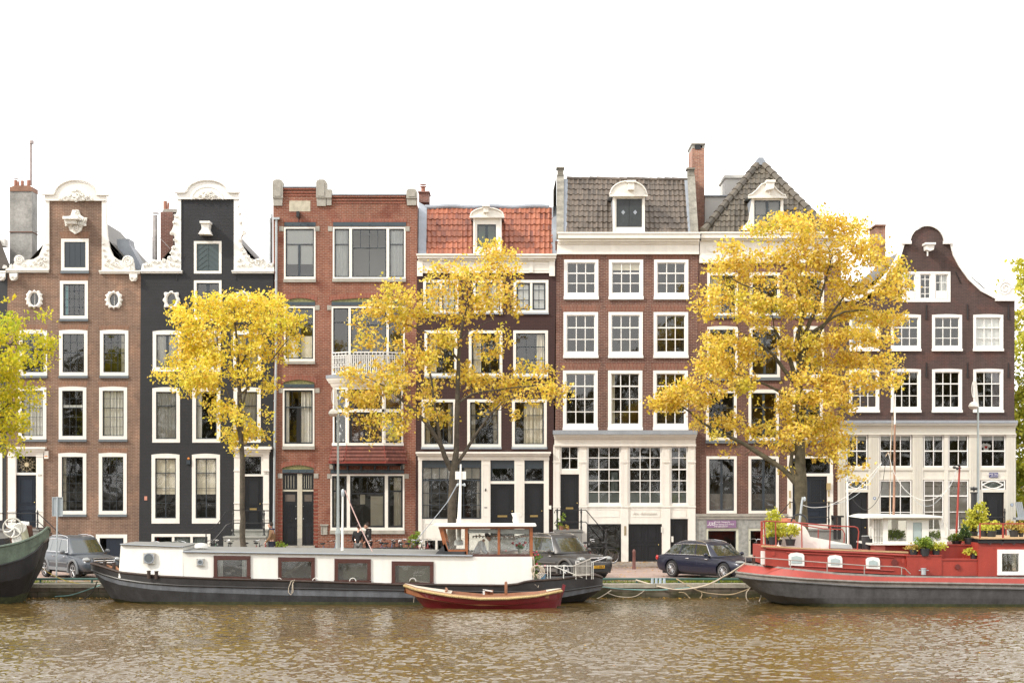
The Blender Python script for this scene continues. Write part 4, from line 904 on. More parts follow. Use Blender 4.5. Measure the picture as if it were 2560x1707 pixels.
def dormer(H, xa, xb, ytop, yface, ybot, front, glassrect, archh, sash=slate, gm=None, mat=cream, side=lead, kind='arch', cols=2, heavy=()):
    s_ = (F/front)/(F/FD)
    g = MB(); a, b, c, e = glassrect; r = front
    def bpx(x0, y0, x1, y1, dp=.1, off=0): g.box(WX(x0, r), WX(x1, r), r-off, r-off+dp, WZ(y1, r), WZ(y0, r))
    fx0, fx1 = xa+8, xb-6
    bpx(fx0, yface, a, ybot, .15); bpx(c, yface, fx1, ybot, .15); bpx(a, yface, c, b, .15); bpx(a, e, c, ybot, .15)
    for x in (fx0, fx1-5): bpx(x, yface, x+5, ybot, .06, .05)
    d = g.build('dormer', mat, H.r)
    g = MB(); cx = (xa+xb)/2
    if kind == 'arch': pts = [(xa, yface), (xa, yface-7)]+arcpts(cx, yface-7, (xb-xa)/2-2, yface-7-ytop, 176, 4, 16)+[(xb, yface-7), (xb, yface)]
    else: pts = [(xa, yface), (xa, yface-8), (xa+8, yface-10), (xa+20, yface-20), (cx-14, ytop+4), (cx, ytop), (cx+14, ytop+4), (xb-20, yface-20), (xb-8, yface-10), (xb, yface-8), (xb, yface)]
    g.pp(pts, r-.16, .3, r); g.tube([W(x, y, r-.2) for x, y in pts[1:-1]], .035, 6); bpx(xa-1, yface-3, xb+1, yface+1, .1, .22); g.build('pediment', mat, d)
    g = MB()
    if sash:
        w_ = 3
        for x0, y0, x1, y1 in ((a, b, c, b+w_), (a, e-w_, c, e), (a, b+w_, a+w_, e-w_), (c-w_, b+w_, c, e-w_)): bpx(x0, y0, x1, y1, .06, -.04)
        if cols == 2: bpx((a+c)/2-3.5, b+w_, (a+c)/2+3.5, e-w_, .07, -.035)
        for y in heavy: bpx(a+w_, y-1, c-w_, y+1, .05, -.045)
        g.build('sash', sash, d)
        g = MB(); g.add([(WX(a, r), r+.08, WZ(e, r)), (WX(c, r), r+.08, WZ(e, r)), (WX(c, r), r+.08, WZ(b, r)), (WX(a, r), r+.08, WZ(b, r))], [(0, 1, 2, 3)]); g.build('pane', gm or glass, d)
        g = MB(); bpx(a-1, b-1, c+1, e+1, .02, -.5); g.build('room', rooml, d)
    g = MB(); h1, h2 = WZ(ybot, r), WZ(yface, r)
    g.box(WX(fx0+1, r), WX(fx0+4, r), r+.15, r+3, h1, h2); g.box(WX(fx1-4, r), WX(fx1-1, r), r+.15, r+3, h1, h2)
    pr = [(WX(x, r), WZ(y+2, r)) for x, y in pts[1:-1]]; g.prism(pr, r+.14, r+3); g.build('dormer_cheek', side, d)
    return d
dd = dormer(D, 1175, 1260, 520, 545, 634, 83.95, (1193, 561, 1240, 618), 0, slate, glassg)
g = MB(); r = 83.95; g.box(WX(1206, r), WX(1224, r), r-.6, r, WZ(521, r), WZ(515, r)); g.box(WX(1209, r), WX(1221, r), r-.5, r-.1, WZ(534, r), WZ(521, r)); g.tube([W(1216, 534, r-.4), W(1216, 541, r-.4)], .02, 5); g.build('hoist_beam', cream, dd)
# white ground floor front
g = MB(); g.bp(1040, 1129, 1377, 1134, FD-.34, .34, FD); g.bp(1042, 1134, 1375, 1139, FD-.24, .24, FD); g.bp(1045, 1139, 1373, 1150, FD-.14, .14, FD)
g.bp(1046, 1150, 1055, 1409, FD-.12, .12, FD); g.bp(1203.5, 1150, 1226, 1409, FD-.12, .12, FD); g.bp(1286, 1150, 1311, 1409, FD-.12, .12, FD); g.bp(1359.5, 1150, 1372, 1409, FD-.12, .12, FD)
g.bp(1055, 1296, 1203.5, 1350, FD-.06, .06, FD); g.bp(1226, 1202, 1286, 1209, FD-.08, .1, FD); g.bp(1311, 1202, 1359.5, 1208, FD-.08, .1, FD); ringpx(g, 1062, 1308, 1196, 1345, 1.2, FD-.075, .02)
g.bp(1055, 1350, 1063, 1409, FD-.06, .06, FD); g.bp(1088, 1350, 1094, 1409, FD-.06, .06, FD); g.bp(1115, 1350, 1203.5, 1409, FD-.06, .06, FD)
for a, c in ((1205, 1224), (1289, 1308)): ringpx(g, a+2, 1160, c-2, 1290, .9, FD-.135, .02)
fD = g.build('shop_front', cream, D.r)
def frontwin(H, x0, y0, x1, y1, cols, rows, heavy=(), top=0, dress=None, dm=None, sm=slate, sw=3, bw=1.4, gm=None):
    g = MB(); ringpx(g, x0, y0, x1, y1, sw, FD-.07, .06)
    if top: g.bp(x0+sw, y0+sw, x1-sw, y0+top, FD-.06, .04, FD)
    yt = y0+(top or sw)
    for k in range(1, cols): x = x0+sw+(x1-x0-2*sw)*k/cols; g.bp(x-bw/2, yt, x+bw/2, y1-sw, FD-.062, .04, FD)
    for y in rows: g.bp(x0+sw, y-bw/2, x1-sw, y+bw/2, FD-.058, .03, FD)
    for y in heavy: g.bp(x0+sw, y-1.6, x1-sw, y+1.6, FD-.075, .05, FD)
    fr = g.build('window', sm, H.r); H.holes.append(rect(x0+1, y0+1, x1-1, y1-1))
    g = MB(); g.add([(WX(x0, FD), FD-.03, WZ(y1, FD)), (WX(x1, FD), FD-.03, WZ(y1, FD)), (WX(x1, FD), FD-.028, WZ(y0, FD)), (WX(x0, FD), FD-.03, WZ(y0, FD))], [(0, 1, 2, 3)]); g.build('pane', gm or glass, fr)
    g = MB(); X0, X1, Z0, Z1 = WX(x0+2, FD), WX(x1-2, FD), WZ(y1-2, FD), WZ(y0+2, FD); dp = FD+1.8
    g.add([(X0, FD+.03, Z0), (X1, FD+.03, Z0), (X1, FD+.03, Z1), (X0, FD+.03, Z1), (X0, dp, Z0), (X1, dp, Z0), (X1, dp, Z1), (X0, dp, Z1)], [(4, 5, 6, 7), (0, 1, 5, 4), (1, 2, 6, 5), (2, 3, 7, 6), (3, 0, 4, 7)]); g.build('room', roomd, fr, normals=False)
    if dress:
        g = MB()
        for q in dress:
            if q[0] == 'C': curtain(g, q[1], q[2], q[3], q[4], FD+.1)
            else: g.bp(q[1], q[2], q[3], q[4], FD+.06, .01, FD)
        g.build('curtain' if dress[0][0] == 'C' else 'blind', dm or curt, fr)
    return fr

frontwin(D, 1055.5, 1151, 1203, 1296, 7, (1232, 1262), (1200,), top=18, dress=[('b', 1058, 1169, 1125, 1196), ('b', 1160, 1169, 1200, 1196), ('C', 1058, 1072, 1202, 1293), ('C', 1192, 1200, 1202, 1293)])
frontwin(D, 1228, 1151, 1286, 1202, 1, (), top=20); frontwin(D, 1312, 1151, 1359, 1202, 1, (), top=20)
frontwin(D, 1063, 1350, 1088, 1400, 2, (), sm=black); frontwin(D, 1094, 1350, 1115, 1400, 2, (), sm=black)
door(D, 1226, 1209, 1286, 1340, black, 1, slot=True); door(D, 1311, 1208, 1359, 1340, black, 1, slot=True)
D.wall([(1038, 1411), (1040, 1000), (1043, 640), (1391, 640), (1389, 1000), (1383, 1411)], brD); D.shell(650, brD)

stoop(D, 1222, 1364, 1341, MATS['hardstone'], FD-.9)
g = MB(); g.bp(1369, 1263, 1378, 1272, FD-.14, .13, FD); g.build('nameplate', cream, D.r)
g = MB(); g.ell(W(1214, 1224, FD-.14), (.03, .03, .07), 8, 6); g.bp(1211, 1267, 1218, 1269, FD-.135, .02, FD); g.build('doorbell', iron, D.r)
# ---------------------------------------------------------------- E russet house with grey pantile roof
E = House('canal_house', 'russet brick house with grey pantile roof, nine white sash windows and cream lower front', 1386, 1744)
for r_i, (y0, y1, rows, hv, yb) in enumerate(((649, 741, (708,), (683,), 749), (780, 888, (848,), (819,), 895), (926, 1068, (997, 1029), (965,), 1075))):
    for c, (a, b2) in enumerate(((1410-r_i*1.3, 1496-r_i*.8), (1522-r_i, 1608-r_i), (1635-r_i, 1721-r_i*.6))):
        E.win(a, y0, b2, y1, cols=3, vb=2.2, bw=2.2, rows=rows, heavy=hv, hb=3.2, sm=white, fm=white, fw=7.5, sw=2.2, sill=yb-y1, sillm=white,
              dress=[('c', a+9, a+17)] if (r_i, c) == (2, 1) else ([('b', a+9, y0+8, b2-9, y0+26)] if c == 1 and r_i == 0 else None), dm=curtp)
        soldier(E, 'E', a-2, b2+2, y0-18 if r_i else 636.5, y0-1, 6)
E.wall([(1383, 1411), (1385, 1000), (1392, 620), (1747, 620), (1742, 1000), (1738, 1411)], brE); E.shell(600, brE)
g = MB(); g.bp(1393, 584, 1749, 588, FD-.55, .6, FD); g.bp(1395, 588, 1748, 599, FD-.50, .5, FD); g.bp(1396, 599, 1747, 606, FD-.32, .32, FD); g.bp(1394, 606, 1747, 611, FD-.2, .2, FD); g.bp(1393, 611, 1747, 631, FD-.1, .1, FD); g.bp(1392, 631, 1747, 636.5, FD-.16, .16, FD); g.build('cornice', cream, E.r)
e0, e1 = 83.9, 87.2
g = MB(); pantile(g, W(1415, 585, e0), W(1722, 588, e0), W(1419, 448, e1), W(1712, 451, e1), 25, 10, .05); g.build('roof', tile_grey, E.r, 40, normals=False)
g = MB(); g.add([W(1400, 588, e0+.25), W(1740, 588, e0+.25), W(1735, 447, e1+.25), W(1405, 447, e1+.25), W(1405, 447, 93), W(1735, 447, 93)], [(0, 1, 2, 3), (3, 2, 5, 4)])
g.add([W(1408, 585, e0-.06), W(1417, 585, e0-.06), W(1420, 447, e1-.06), W(1411, 447, e1-.06)], [(0, 1, 2, 3)]); g.add([W(1721, 588, e0-.06), W(1730, 588, e0-.06), W(1720, 449, e1-.06), W(1711, 449, e1-.06)], [(0, 1, 2, 3)]); g.build('lead_flashing', lead, E.r, normals=False)
g = MB()
for k in range(16): x = 1417+k*18.8; y = 447+1.2*math.sin(k*1.3)*.5+k*.2; g.tube([W(x, y, e1), W(x+19.5, y+.6, e1)], [.115, .10], 8)
g.build('ridge_tile', tile_grey, E.r, 40)
par = M('parapet_render', (.27, .25, .21), .9, var=.5, scale=2.5, bump=.4)
for a, c, b_, yt in ((1391, 1411, 0, 417), (1717, 1738, 1, 419)):
    g = MB(); lo = (1391, 1409) if b_ == 0 else (1726, 1746)
    g.add([W(lo[0], 583, 83.75), W(lo[1], 583, 83.75), W(c-1, 437, 87), W(a+1, 437, 87), W(lo[0], 600, 87.3), W(lo[1], 600, 87.3), W(c-1, 437, 87.3), W(a+1, 437, 87.3)], [(0, 1, 2, 3), (4, 5, 6, 7), (0, 3, 7, 4), (1, 2, 6, 5), (0, 1, 5, 4)])
    g.add([W(lo[0], 583, 83.75), W(lo[1], 583, 83.75), W(lo[1], 600, 83.75), W(lo[0], 600, 83.75)], [(0, 1, 2, 3)])
    g.bp(a+3, yt+4, c-2, 440, 86.9, .5); g.bp(a, yt, c, yt+4, 86.8, .7); g.build('parapet', par, E.r)
g = MB(); g.add([W(1383, 475, 86), W(1391, 440, 87), W(1391, 640, 87), W(1383, 640, 86)], [(0, 1, 2, 3)]); g.build('party_wall', par, E.r, normals=False)
brH = brick('brick_chimney_warm', (.42, .19, .12), (.32, .13, .085), (.46, .36, .29), stain=.45)
g = MB(); g.bp(1731, 370, 1761, 600, 88.6, 2.0); cE = g.build('chimney', brH, E.r)
g = MB(); g.bp(1729, 357, 1764, 361, 88.5, 2.2); g.pp([(1731, 361), (1762, 361), (1762, 371), (1756, 371), (1756, 364), (1737, 364), (1737, 371), (1731, 371)], 88.58, 2.05, 88.58); g.build('cap', stone, cE)
g = MB(); g.bp(1738, 362, 1752, 374, 88.57, .02); g.build('flue_opening', black, cE)
dE = dormer(E, 1524, 1618, 453, 492, 585, 83.82, (1541, 497, 1605, 568), 0, None)
g = MB(); r = 83.82
for a, c in ((1541, 1572.6), (1573.2, 1605)): g.box(WX(a, r), WX(c, r), r+.02, r+.06, WZ(569, r), WZ(497, r))
sh = g.build('shutter', M('shutter_black', (.035, .042, .045), .5, var=.35), dE)
g = MB(); 
for cx in (1558, 1588): g.pp([(cx-5, 531), (cx, 525), (cx+5, 531), (cx, 537)], r, .02, r)
g.build('diamond_opening', lead, dE)
g = MB(); g.box(WX(1566, r), WX(1588, r), r-.55, r-.05, WZ(460, r), WZ(455, r)); g.box(WX(1569, r), WX(1584, r), r-.48, r-.05, WZ(478, r), WZ(460, r)); g.build('hoist_beam', cream, dE)
# cream lower front
g = MB(); g.bp(1382, 1076, 1741, 1086, FD-.5, .5, FD); g.build('lead_cover', lead, E.r)
g = MB(); g.bp(1384, 1086, 1740, 1091, FD-.42, .42, FD); g.bp(1385, 1091, 1739, 1096, FD-.3, .3, FD); g.bp(1386, 1096, 1738, 1111, FD-.18, .18, FD); g.bp(1384, 1111, 1739, 1115, FD-.24, .24, FD)
for a, c in ((1383, 1400.5), (1447.5, 1467), (1552.5, 1570.5), (1654.5, 1675), (1719.5, 1738)):
    g.bp(a, 1115, c, 1409, FD-.14, .14, FD)
    for y in (1153, 1265): g.bp(a-1, y, c+1, y+2.5, FD-.17, .03, FD)
    ringpx(g, a+3, 1119, c-3, 1150, .8, FD-.155, .02); ringpx(g, a+3, 1158, c-3, 1262, .8, FD-.155, .02)
for a, c in ((1467, 1552.5), (1570.5, 1654.5), (1675, 1719.5)): g.bp(a, 1260, c, 1296 if a == 1675 else 1309, FD-.09, .09, FD); ringpx(g, a+4, 1272, c-4, 1292, .8, FD-.105, .02); g.bp(a, 1264, c, 1267, FD-.13, .05, FD)
g.bp(1400.5, 1174, 1447.5, 1185, FD-.1, .12, FD); g.build('lower_front', cream, E.r)
frontwin(E, 1401, 1115, 1447, 1174, 2, (1145,), sm=white, sw=3, bw=2)
frontwin(E, 1467.5, 1115, 1552, 1260, 3, (1144, 1201, 1229), (1173,), sm=white, sw=4, bw=2, dress=[('C', 1527, 1545, 1180, 1229), ('b', 1470, 1231, 1550, 1258)], dm=M('frost', (.22, .27, .25), .3))
frontwin(E, 1571, 1115, 1654, 1260, 3, (1144, 1201, 1229), (1173,), sm=white, sw=4, bw=2, dress=[('b', 1573, 1231, 1652, 1258)], dm=MATS['frost'])
frontwin(E, 1675.5, 1115, 1719, 1260, 2, (1144, 1201, 1229), (1173,), sm=white, sw=3.5, bw=2, dress=[('b', 1677, 1231, 1717, 1258)], dm=MATS['frost'])
door(E, 1401, 1186, 1447, 1322, black, 1, slot=True)
door(E, 1571, 1309, 1654, 1409, black, 3); door(E, 1676, 1295, 1719, 1409, black, 2)
frontwin(E, 1468, 1309, 1552, 1409, 2, (), sm=black)
E.r.children  # keep
for o in [o for o in E.r.children if o.name.startswith('wall')]: bpy.data.objects.remove(o)
E.wall([(1383, 1411), (1385, 1000), (1392, 620), (1747, 620), (1742, 1000), (1738, 1411)], brE)
g = MB(); g.bp(1560, 1314, 1565, 1337, FD-.16, .02, FD); g.build('brass_plate', M('brass_dull', (.30, .24, .14), .5), E.r)
g = MB(); g.bp(1652, 1316, 1655, 1330, FD-.18, .04, FD); g.bp(1678, 1340, 1683, 1354, FD-.12, .1, FD); g.build('letter_box', cream, E.r)
text3('Ara  Advocaten', 1611, 1286, .17, FD-.112, M('faint_script', (.55, .52, .46), .6), E.r, 'lettering', shear=.5)
stoop(E, 1384, 1453, 1324, MATS['hardstone'], FD-1.1)
railing(E, [(1393, 1272, 1326), (1453, 1272, 1332), (1515, 1325, 1400)], [[(1386, 1282), (1388, 1275), (1464, 1274), (1506, 1323), (1524, 1323)], [(1386, 1308), (1388, 1304), (1464, 1304), (1510, 1356)]])
ft = MATS['brass_plate'] if 'brass_plate' in MATS else None

# ---------------------------------------------------------------- F plum house with hipped roof (behind the big tree)
Fh = House('canal_house', 'plum brick house with steep hipped tile roof and white dormer behind the tallest yellow tree', 1745, 2096)
for y0, y1, ys in ((682, 789, 795), (817, 943, 950), (975, 1100, 1107)):
    for c, (a, b2) in enumerate(((1768, 1845), (1874, 1950), (1984, 2060))):
        if y0 > 900: a -= 3; b2 -= 3
        Fh.win(a, y0, b2, y1, cols=2, vb=6, heavy=(y0+44,), fw=7, sw=2.6, sill=ys-y1+1, arch=2, dress=[('C', a+10, b2-34, y0+8, y1-8)] if (y0 == 682 and c == 0) else None, dm=curtp)
        soldier(Fh, 'F', a, b2, y0-17, y0-3, 5)
for a, b2 in ((1766, 1842), (1871, 1947)):
    Fh.win(a, 1140, b2, 1283, cols=2, vb=6, heavy=(1190,), fw=7, sw=2.6, dress=[('b', a+8, 1234, b2-8, 1276)], dm=M('frost_low', (.14, .13, .12), .4)); soldier(Fh, 'F', a, b2, 1123, 1138, 5)
door(Fh, 1981, 1190, 2067, 1308, navy, 1)
Fh.win(1968, 1138, 2082, 1190, cols=1, fw=7, sw=2)
g = MB(); g.bp(1968, 1185, 1980.5, 1340, FD-.1, .1, FD); g.bp(2067.5, 1185, 2082, 1340, FD-.1, .1, FD); g.build('door_surround', cream, Fh.r)
g = MB(); gr = M('grille_iron', (.02, .022, .026), .4)
for k in range(5):
    for j in range(7): g.ring(W(2032+k*6.2, 1204+j*8, FD+.06), .06, .010, 'y', 10, 4)
ringpx(g, 2026, 1197, 2063, 1258, 1.5, FD+.05, .03); g.build('door_grille', gr, Fh.r)
g = MB(); g.bp(2065, 1207, 2075, 1224, FD-.2, .1, FD)
for y0 in (1226, 1252): g.bp(2069, y0, 2073, y0+15, FD-.12, .02, FD); g.bp(1972, y0, 1976, y0+18, FD-.12, .02, FD)
g.build('bell_plate', M('brass_dull2', (.42, .32, .15), .4), Fh.r)
for a, b2, y0, y1 in ((1764, 1846, 1320, 1409), (1870, 1912, 1320, 1392)):
    Fh.win(a, y0, b2, y1, cols=1, fw=6, sw=2, fm=M('cream_green', (.62, .62, .50), .5))
Fh.wall([(1738, 1411), (1742, 1000), (1749, 600), (2104, 600), (2097, 1000), (2094, 1411)], brF); Fh.shell(590, brF)
g = MB(); g.bp(1749, 583, 2106, 587, FD-.5, .55, FD); g.bp(1751, 587, 2104, 598, FD-.44, .44, FD); g.bp(1752, 598, 2103, 603, FD-.26, .26, FD); g.bp(1749, 603, 2103, 640, FD-.1, .1, FD); g.bp(1748, 640, 2103, 658, FD-.15, .15, FD); g.build('cornice', cream, Fh.r)
g = MB()
for cx in (1782, 1846, 1912, 1980, 2046): g.pp(arcpts(cx, 625, 13, 6, 0, 360, 16)[:-1], FD-.13, .05, FD); ringpx(g, cx-20, 613, cx+20, 637, .8, FD-.12, .03)
g.build('frieze_panel', ornw, Fh.r)
# hipped roof: front triangle of tiles + two sides
f0, f1 = 84.0, 88.0
g = MB(); xl, xr, xa0, xa1 = 1758, 2075, 1893, 1910
tri = lambda u, v: (u > v*(xa0-xl)/(xr-xl)*1.0+.006) and (u < 1-v*(xr-xa1)/(xr-xl)-.006)
pantile(g, W(xl, 582, f0), W(xr, 582, f0), W(xl+3, 410, f1), W(xr+3, 410, f1), 26, 13, .055, clip=tri); g.build('roof', tile_moss, Fh.r, 40, normals=False)
g = MB(); ap, ap2 = W(1900, 408, f1), W(1900, 408, 93); 
g.add([W(xl, 583, f0+.1), W(xr, 583, f0+.1), ap+Vector((0, .12, 0)), ap2, W(xl, 583, 94), W(xr, 583, 94)], [(0, 1, 2), (0, 2, 3, 4), (1, 5, 3, 2)]); g.build('roof_slope', tile_dark, Fh.r, normals=False)
g = MB()
for sx, x0_ in ((-1, xl), (1, xr)):
    nseg = 12; xe = 1895 if sx < 0 else 1906
    for k in range(nseg):
        t0, t1 = k/nseg, (k+1.12)/nseg; P = lambda t: W(x0_+(xe-x0_)*t, 581+(412-581)*t, f0+(f1-f0)*t)+Vector((0, -.05, .05))
        g.tube([P(t0), P(t1)], [.19, .15], 8)
g.build('hip_tile', tile_moss, Fh.r, 40)
g = MB(); g.pp([(1890, 402), (1895, 396), (1906, 396), (1914, 409), (1905, 415), (1885, 412)], f1-.25, .5, f1); g.build('lead_flashing', lead, Fh.r)
dF = dormer(Fh, 1871, 1964, 457, 496, 580, 83.85, (1886, 501, 1951, 574), 0, slate, kind='swan', heavy=(538,))
g = MB(); r = 83.85; g.box(WX(1911, r), WX(1934, r), r-.65, r-.1, WZ(461, r), WZ(455, r)); g.prism([(WX(1913, r), WZ(461, r)), (WX(1932, r), WZ(461, r)), (WX(1930, r), WZ(476, r)), (WX(1912, r), WZ(480, r))], r-.6, r-.15); g.tube([W(1923, 478, r-.4), W(1923, 486, r-.4)], .02, 5); g.build('hoist_beam', cream, dF)
g = MB(); g.pp([(1854, 575), (1857, 566), (1866, 560), (1872, 550), (1880, 500), (1880, 575)], 83.87, .2, 83.87); g.build('scroll_side_piece', cream, dF)
g = MB(); g.bp(1762, 491, 1840, 600, 89.5, 2); g.bp(1814, 440, 1880, 600, 90.2, 2.5); g.bp(1811, 438, 1882, 445, 90.1, 2.7); g.build('rooftop_room', M('white_boarding', (.62, .61, .57), .7, var=.06), Fh.r)
g = MB(); g.bp(1760, 488, 1842, 491, 89.4, 2.2); g.build('roof_edge', lead, Fh.r)
# stone base with painted boards, purple practice sign
g = MB(); g.bp(1739, 1284, 1969, 1290, FD-.13, .13, FD); g.bp(1739, 1290, 1969, 1297, FD-.09, .09, FD); g.build('stone_band', stone, Fh.r)
g = MB(); bd = M('weathered_boards', (.33, .33, .31), .8, var=.35, scale=6)
for a, c in ((1739, 1764), (1846, 1870), (1912, 1969)):
    x = a
    while x < c-1: g.bp(x, 1297, min(x+7, c), 1409, FD-.05-.006*((int(x)//7) % 2), .05, FD); x += 7
for a, c in ((1764, 1846), (1870, 1912)): g.bp(a, 1297, c, 1320, FD-.045, .045, FD)
g.build('board_cladding', bd, Fh.r)
sg = thing('practice_sign', 'purple signboard numbered 320 with white script above the basement window', 'sign', tuple(W(1803, 1309, FD-.1)))
g = MB(); g.bp(1767, 1300, 1840, 1319, FD-.10, .04, FD); g.build('board', M('sign_purple', (.24, .14, .25), .5), sg)
sw_ = M('sign_white', (.85, .83, .85), .5)
text3('320', 1776.5, 1313, .21, FD-.105, sw_, sg, shear=.5)
g = MB(); g.bp(1785.2, 1302, 1785.9, 1317, FD-.105, .006, FD); g.build('divider', sw_, sg)
for t, y in (('Praktijk Osteopathie', 1305.8), ('Paul Vesteeg D.O.-M.R.O.', 1311.6), ('Tel. 020 6207777', 1317.2)): text3(t, 1787, y, .095, FD-.105, sw_, sg, align='LEFT', shear=.4, wid=.86)
stoop(Fh, 1966, 2090, 1322, MATS['hardstone'], FD-1.1)
g = MB(); g.bp(1972, 1309, 2084, 1322, FD-.5, .49, FD); g.build('step', cream, Fh.r)
railing(Fh, [(2072, 1256, 1340), (2080, 1288, 1340)], [[(1940, 1296), (1975, 1255), (2098, 1256)], [(1944, 1305), (1970, 1292), (2070, 1292)]])
g = MB(); g.bp(2069, 1287, 2098, 1291, FD-1.2, .3, FD); g.bp(2073, 1291, 2080, 1345, FD-1.15, .2, FD); g.bp(2084, 1291, 2092, 1345, FD-1.15, .2, FD); g.build('railing_pier', iron, Fh.r)
g = MB(); g.bp(2190, 562, 2214, 650, 86.5, 1.6); g.bp(2188, 561, 2215, 565, 86.4, 1.8); g.build('chimney', brH, Fh.r)
g = MB(); g.bp(2184, 588, 2206, 600, 85.8, .5); g.build('lead_hood', lead, Fh.r)

# ---------------------------------------------------------------- G bell gable house
G = House('canal_house', 'purple brown bell gable house with white trim and a cream panelled lower front', 2094, 2537)
for y0, y1, yb in ((787, 872, 878), (923, 1025, 1031)):
    for c, (a, b2) in enumerate(((2123, 2198), (2227, 2302), (2330, 2405), (2433, 2508))):
        m1, m2 = y0+ (32 if y1 < 900 else 36), y0+(58 if y1 < 900 else 66)
        G.win(a, y0, b2, y1, cols=3, vb=2, bw=1.8, rows=(m2,), heavy=(m1,), hb=3, fm=white, sm=white, fw=6.5, sw=2, sill=yb-y1, sillm=white, arch=1.5,
              dress=([('b', a+8, y0+7, b2-8, y1-7)] if (c == 3 and y1 < 900) else ([('c', b2-24, b2-8)] if c == 3 else ([('b', a+8, y0+7, b2-8, y1-7)] if c == 0 else None))), dm=(blindw if y1 < 900 else M('curtain_lilac', (.34, .30, .33), .9)))
G.win(2255, 679, 2376, 755, cols=(2, 2, 2), vb=1.8, bw=1.6, rows=((706,), (698, 718, 734), (706,)), mull=((2288, 2300), (2326.5, 2338)), fm=white, sm=white, fw=6, fbot=8, ftop=6, sw=2.5, dress=[('c', 2263, 2275), ('c', 2350, 2368)], dm=blindw)
g = MB(); g.bp(2262, 727, 2287, 746, FD+.01, .05, FD); g.bp(2339, 727, 2369, 746, FD+.01, .05, FD); g.build('window_panel', white, G.r)
def frontw2(*a, **k): return frontwin(G, *a, sm=white, sw=3, bw=1.8, **k)
for a, c, n_ in ((2115, 2168, 2), (2198, 2278, 3), (2308, 2358, 2), (2370, 2420, 2), (2450, 2513, 2)):
    frontw2(a, 1087, c, 1167, n_, (), (1127,), dress=[('b', a+3, 1090, c-3, 1101)], dm=blindw)
frontw2(2198, 1200, 2278, 1290, 3, (1280,), (1240,), dress=[('b', 2201, 1203, 2275, 1239)], dm=blindw)
for a in (2308, 2370): frontw2(a, 1200, a+50, 1325, 2, (1279,), (1239,), dress=[('b', a+3, 1203, a+47, 1215), ('b', a+3, 1216, a+47, 1322)], dm=M('blind_taupe', (.50, .46, .40), .9))
for a, c in ((2115, 2168), (2452, 2512)):
    frontw2(a, 1200, c, 1223, 1, (), dress=[('b', a, 1200, c, 1223)], dm=MATS['frost'])
    g = MB(); cx = (a+c)/2; rx = (c-a)/2-4
    for s_ in (1, -1): g.tube([W(cx-rx+2*rx*k/14, 1211.5-s_*9*math.sin(math.pi*k/14), FD-.07) for k in range(15)], .025, 5)
    g.build('fanlight_tracery', white, G.r)
door(G, 2113, 1230, 2168, 1400, black, 2); door(G, 2457, 1230, 2509, 1400, black, 2)
left_shoulder = [(2098, 757), (2165, 750), (2195, 735), (2218, 705), (2236, 665), (2250, 625), (2254, 610), (2268, 608)]
arch_ = arcpts(2317, 608, 44, 40, 180, 0, 20)
right_ = [(2366, 608), (2374, 612), (2382, 640), (2397, 668), (2420, 700), (2450, 728), (2488, 748), (2537, 753)]
G.wall([(2093, 1411), (2096, 1000)]+left_shoulder+arch_+right_+[(2536, 1000), (2539, 1411)], brG); G.shell(760, brG)
gable_roof(G, (2317, 590), 765, 205, 9.5, tile_dark)
def band(g, inner, outer, d0, dep):
    n_ = len(inner)
    for i in range(n_-1): g.pp([inner[i], inner[i+1], outer[i+1], outer[i]], d0, dep, FD)
g = MB()
ia, oa = arcpts(2317, 608, 42, 42, 180, 0, 24), arcpts(2317, 608, 51, 50, 180, 0, 24)
ins = [(x, y) for x, y in right_[1:-1]]; outs = [(2380, 610), (2390, 640), (2405, 665), (2428, 695), (2456, 720), (2490, 738)]
ins2 = [(2374, 612), (2382, 640), (2397, 668), (2420, 700), (2450, 728), (2488, 748)]
mir = lambda P: [(4634-x, y) for x, y in P]
for I, O in ((ia, oa), (ins2, outs), (mir(ins2), mir(outs))):
    n_ = len(I); v = []
    for d_ in (FD-.12, FD+.4): v += [(WX(x, FD), d_, WZ(y, FD)) for x, y in I]+[(WX(x, FD), d_, WZ(y, FD)) for x, y in O]
    f = []
    for i in range(n_-1): f += [(i, i+1, n_+i+1, n_+i), (2*n_+i, 3*n_+i, 3*n_+i+1, 2*n_+i+1), (i, 2*n_+i, 2*n_+i+1, i+1), (n_+i, n_+i+1, 3*n_+i+1, 3*n_+i)]
    f += [(0, n_, 3*n_, 2*n_), (n_-1, 3*n_-1, 4*n_-1, 2*n_-1)]
    g.add(v, f)
for s_ in (0, 1):
    q = (lambda x: x) if s_ == 0 else (lambda x: 4634-x)
    a, c = sorted((q(2357), q(2381))); g.bp(a, 603, c, 611, FD-.2, .6, FD)
    a, c = sorted((q(2487), q(2538))); g.bp(a, 745, c, 753, FD-.16, .55, FD); g.bp(a+2, 737, c-2, 745, FD-.12, .45, FD)
g.build('gable_trim', white, G.r)
g = MB(); volute(g, 2513, 722, 20, FD-.02, .2); volute(g, 2121, 722, 20, FD-.02, .2, flip=-1); g.build('volute', white, G.r, 50)
g = MB(); g.bp(2305, 611, 2331, 616, FD-.7, .69, FD); g.pp([(2308, 616), (2329, 616), (2327, 628), (2318, 631), (2309, 628)], FD-.6, .55, FD); g.tube([W(2319, 628, FD-.4), W(2319, 640, FD-.4)], .035, 6); g.build('hoist_beam', white, G.r)
g = MB()
for x in (2316, 2419, 2521):
    for y in (760, 905): g.tube([W(x, y, FD-.03), W(x, y+38, FD-.03)], [.014, .04], 5)
g.tube([W(2389, 680, FD-.03), W(2402, 708, FD-.03)], .02, 5); g.build('wall_anchor', iron, G.r)
lf = M('lower_front_paint', (.66, .64, .57), .5, var=.05)
g = MB(); g.bp(2092, 1051, 2539, 1058, FD-.4, .4, FD); g.build('lead_cover', lead, G.r)
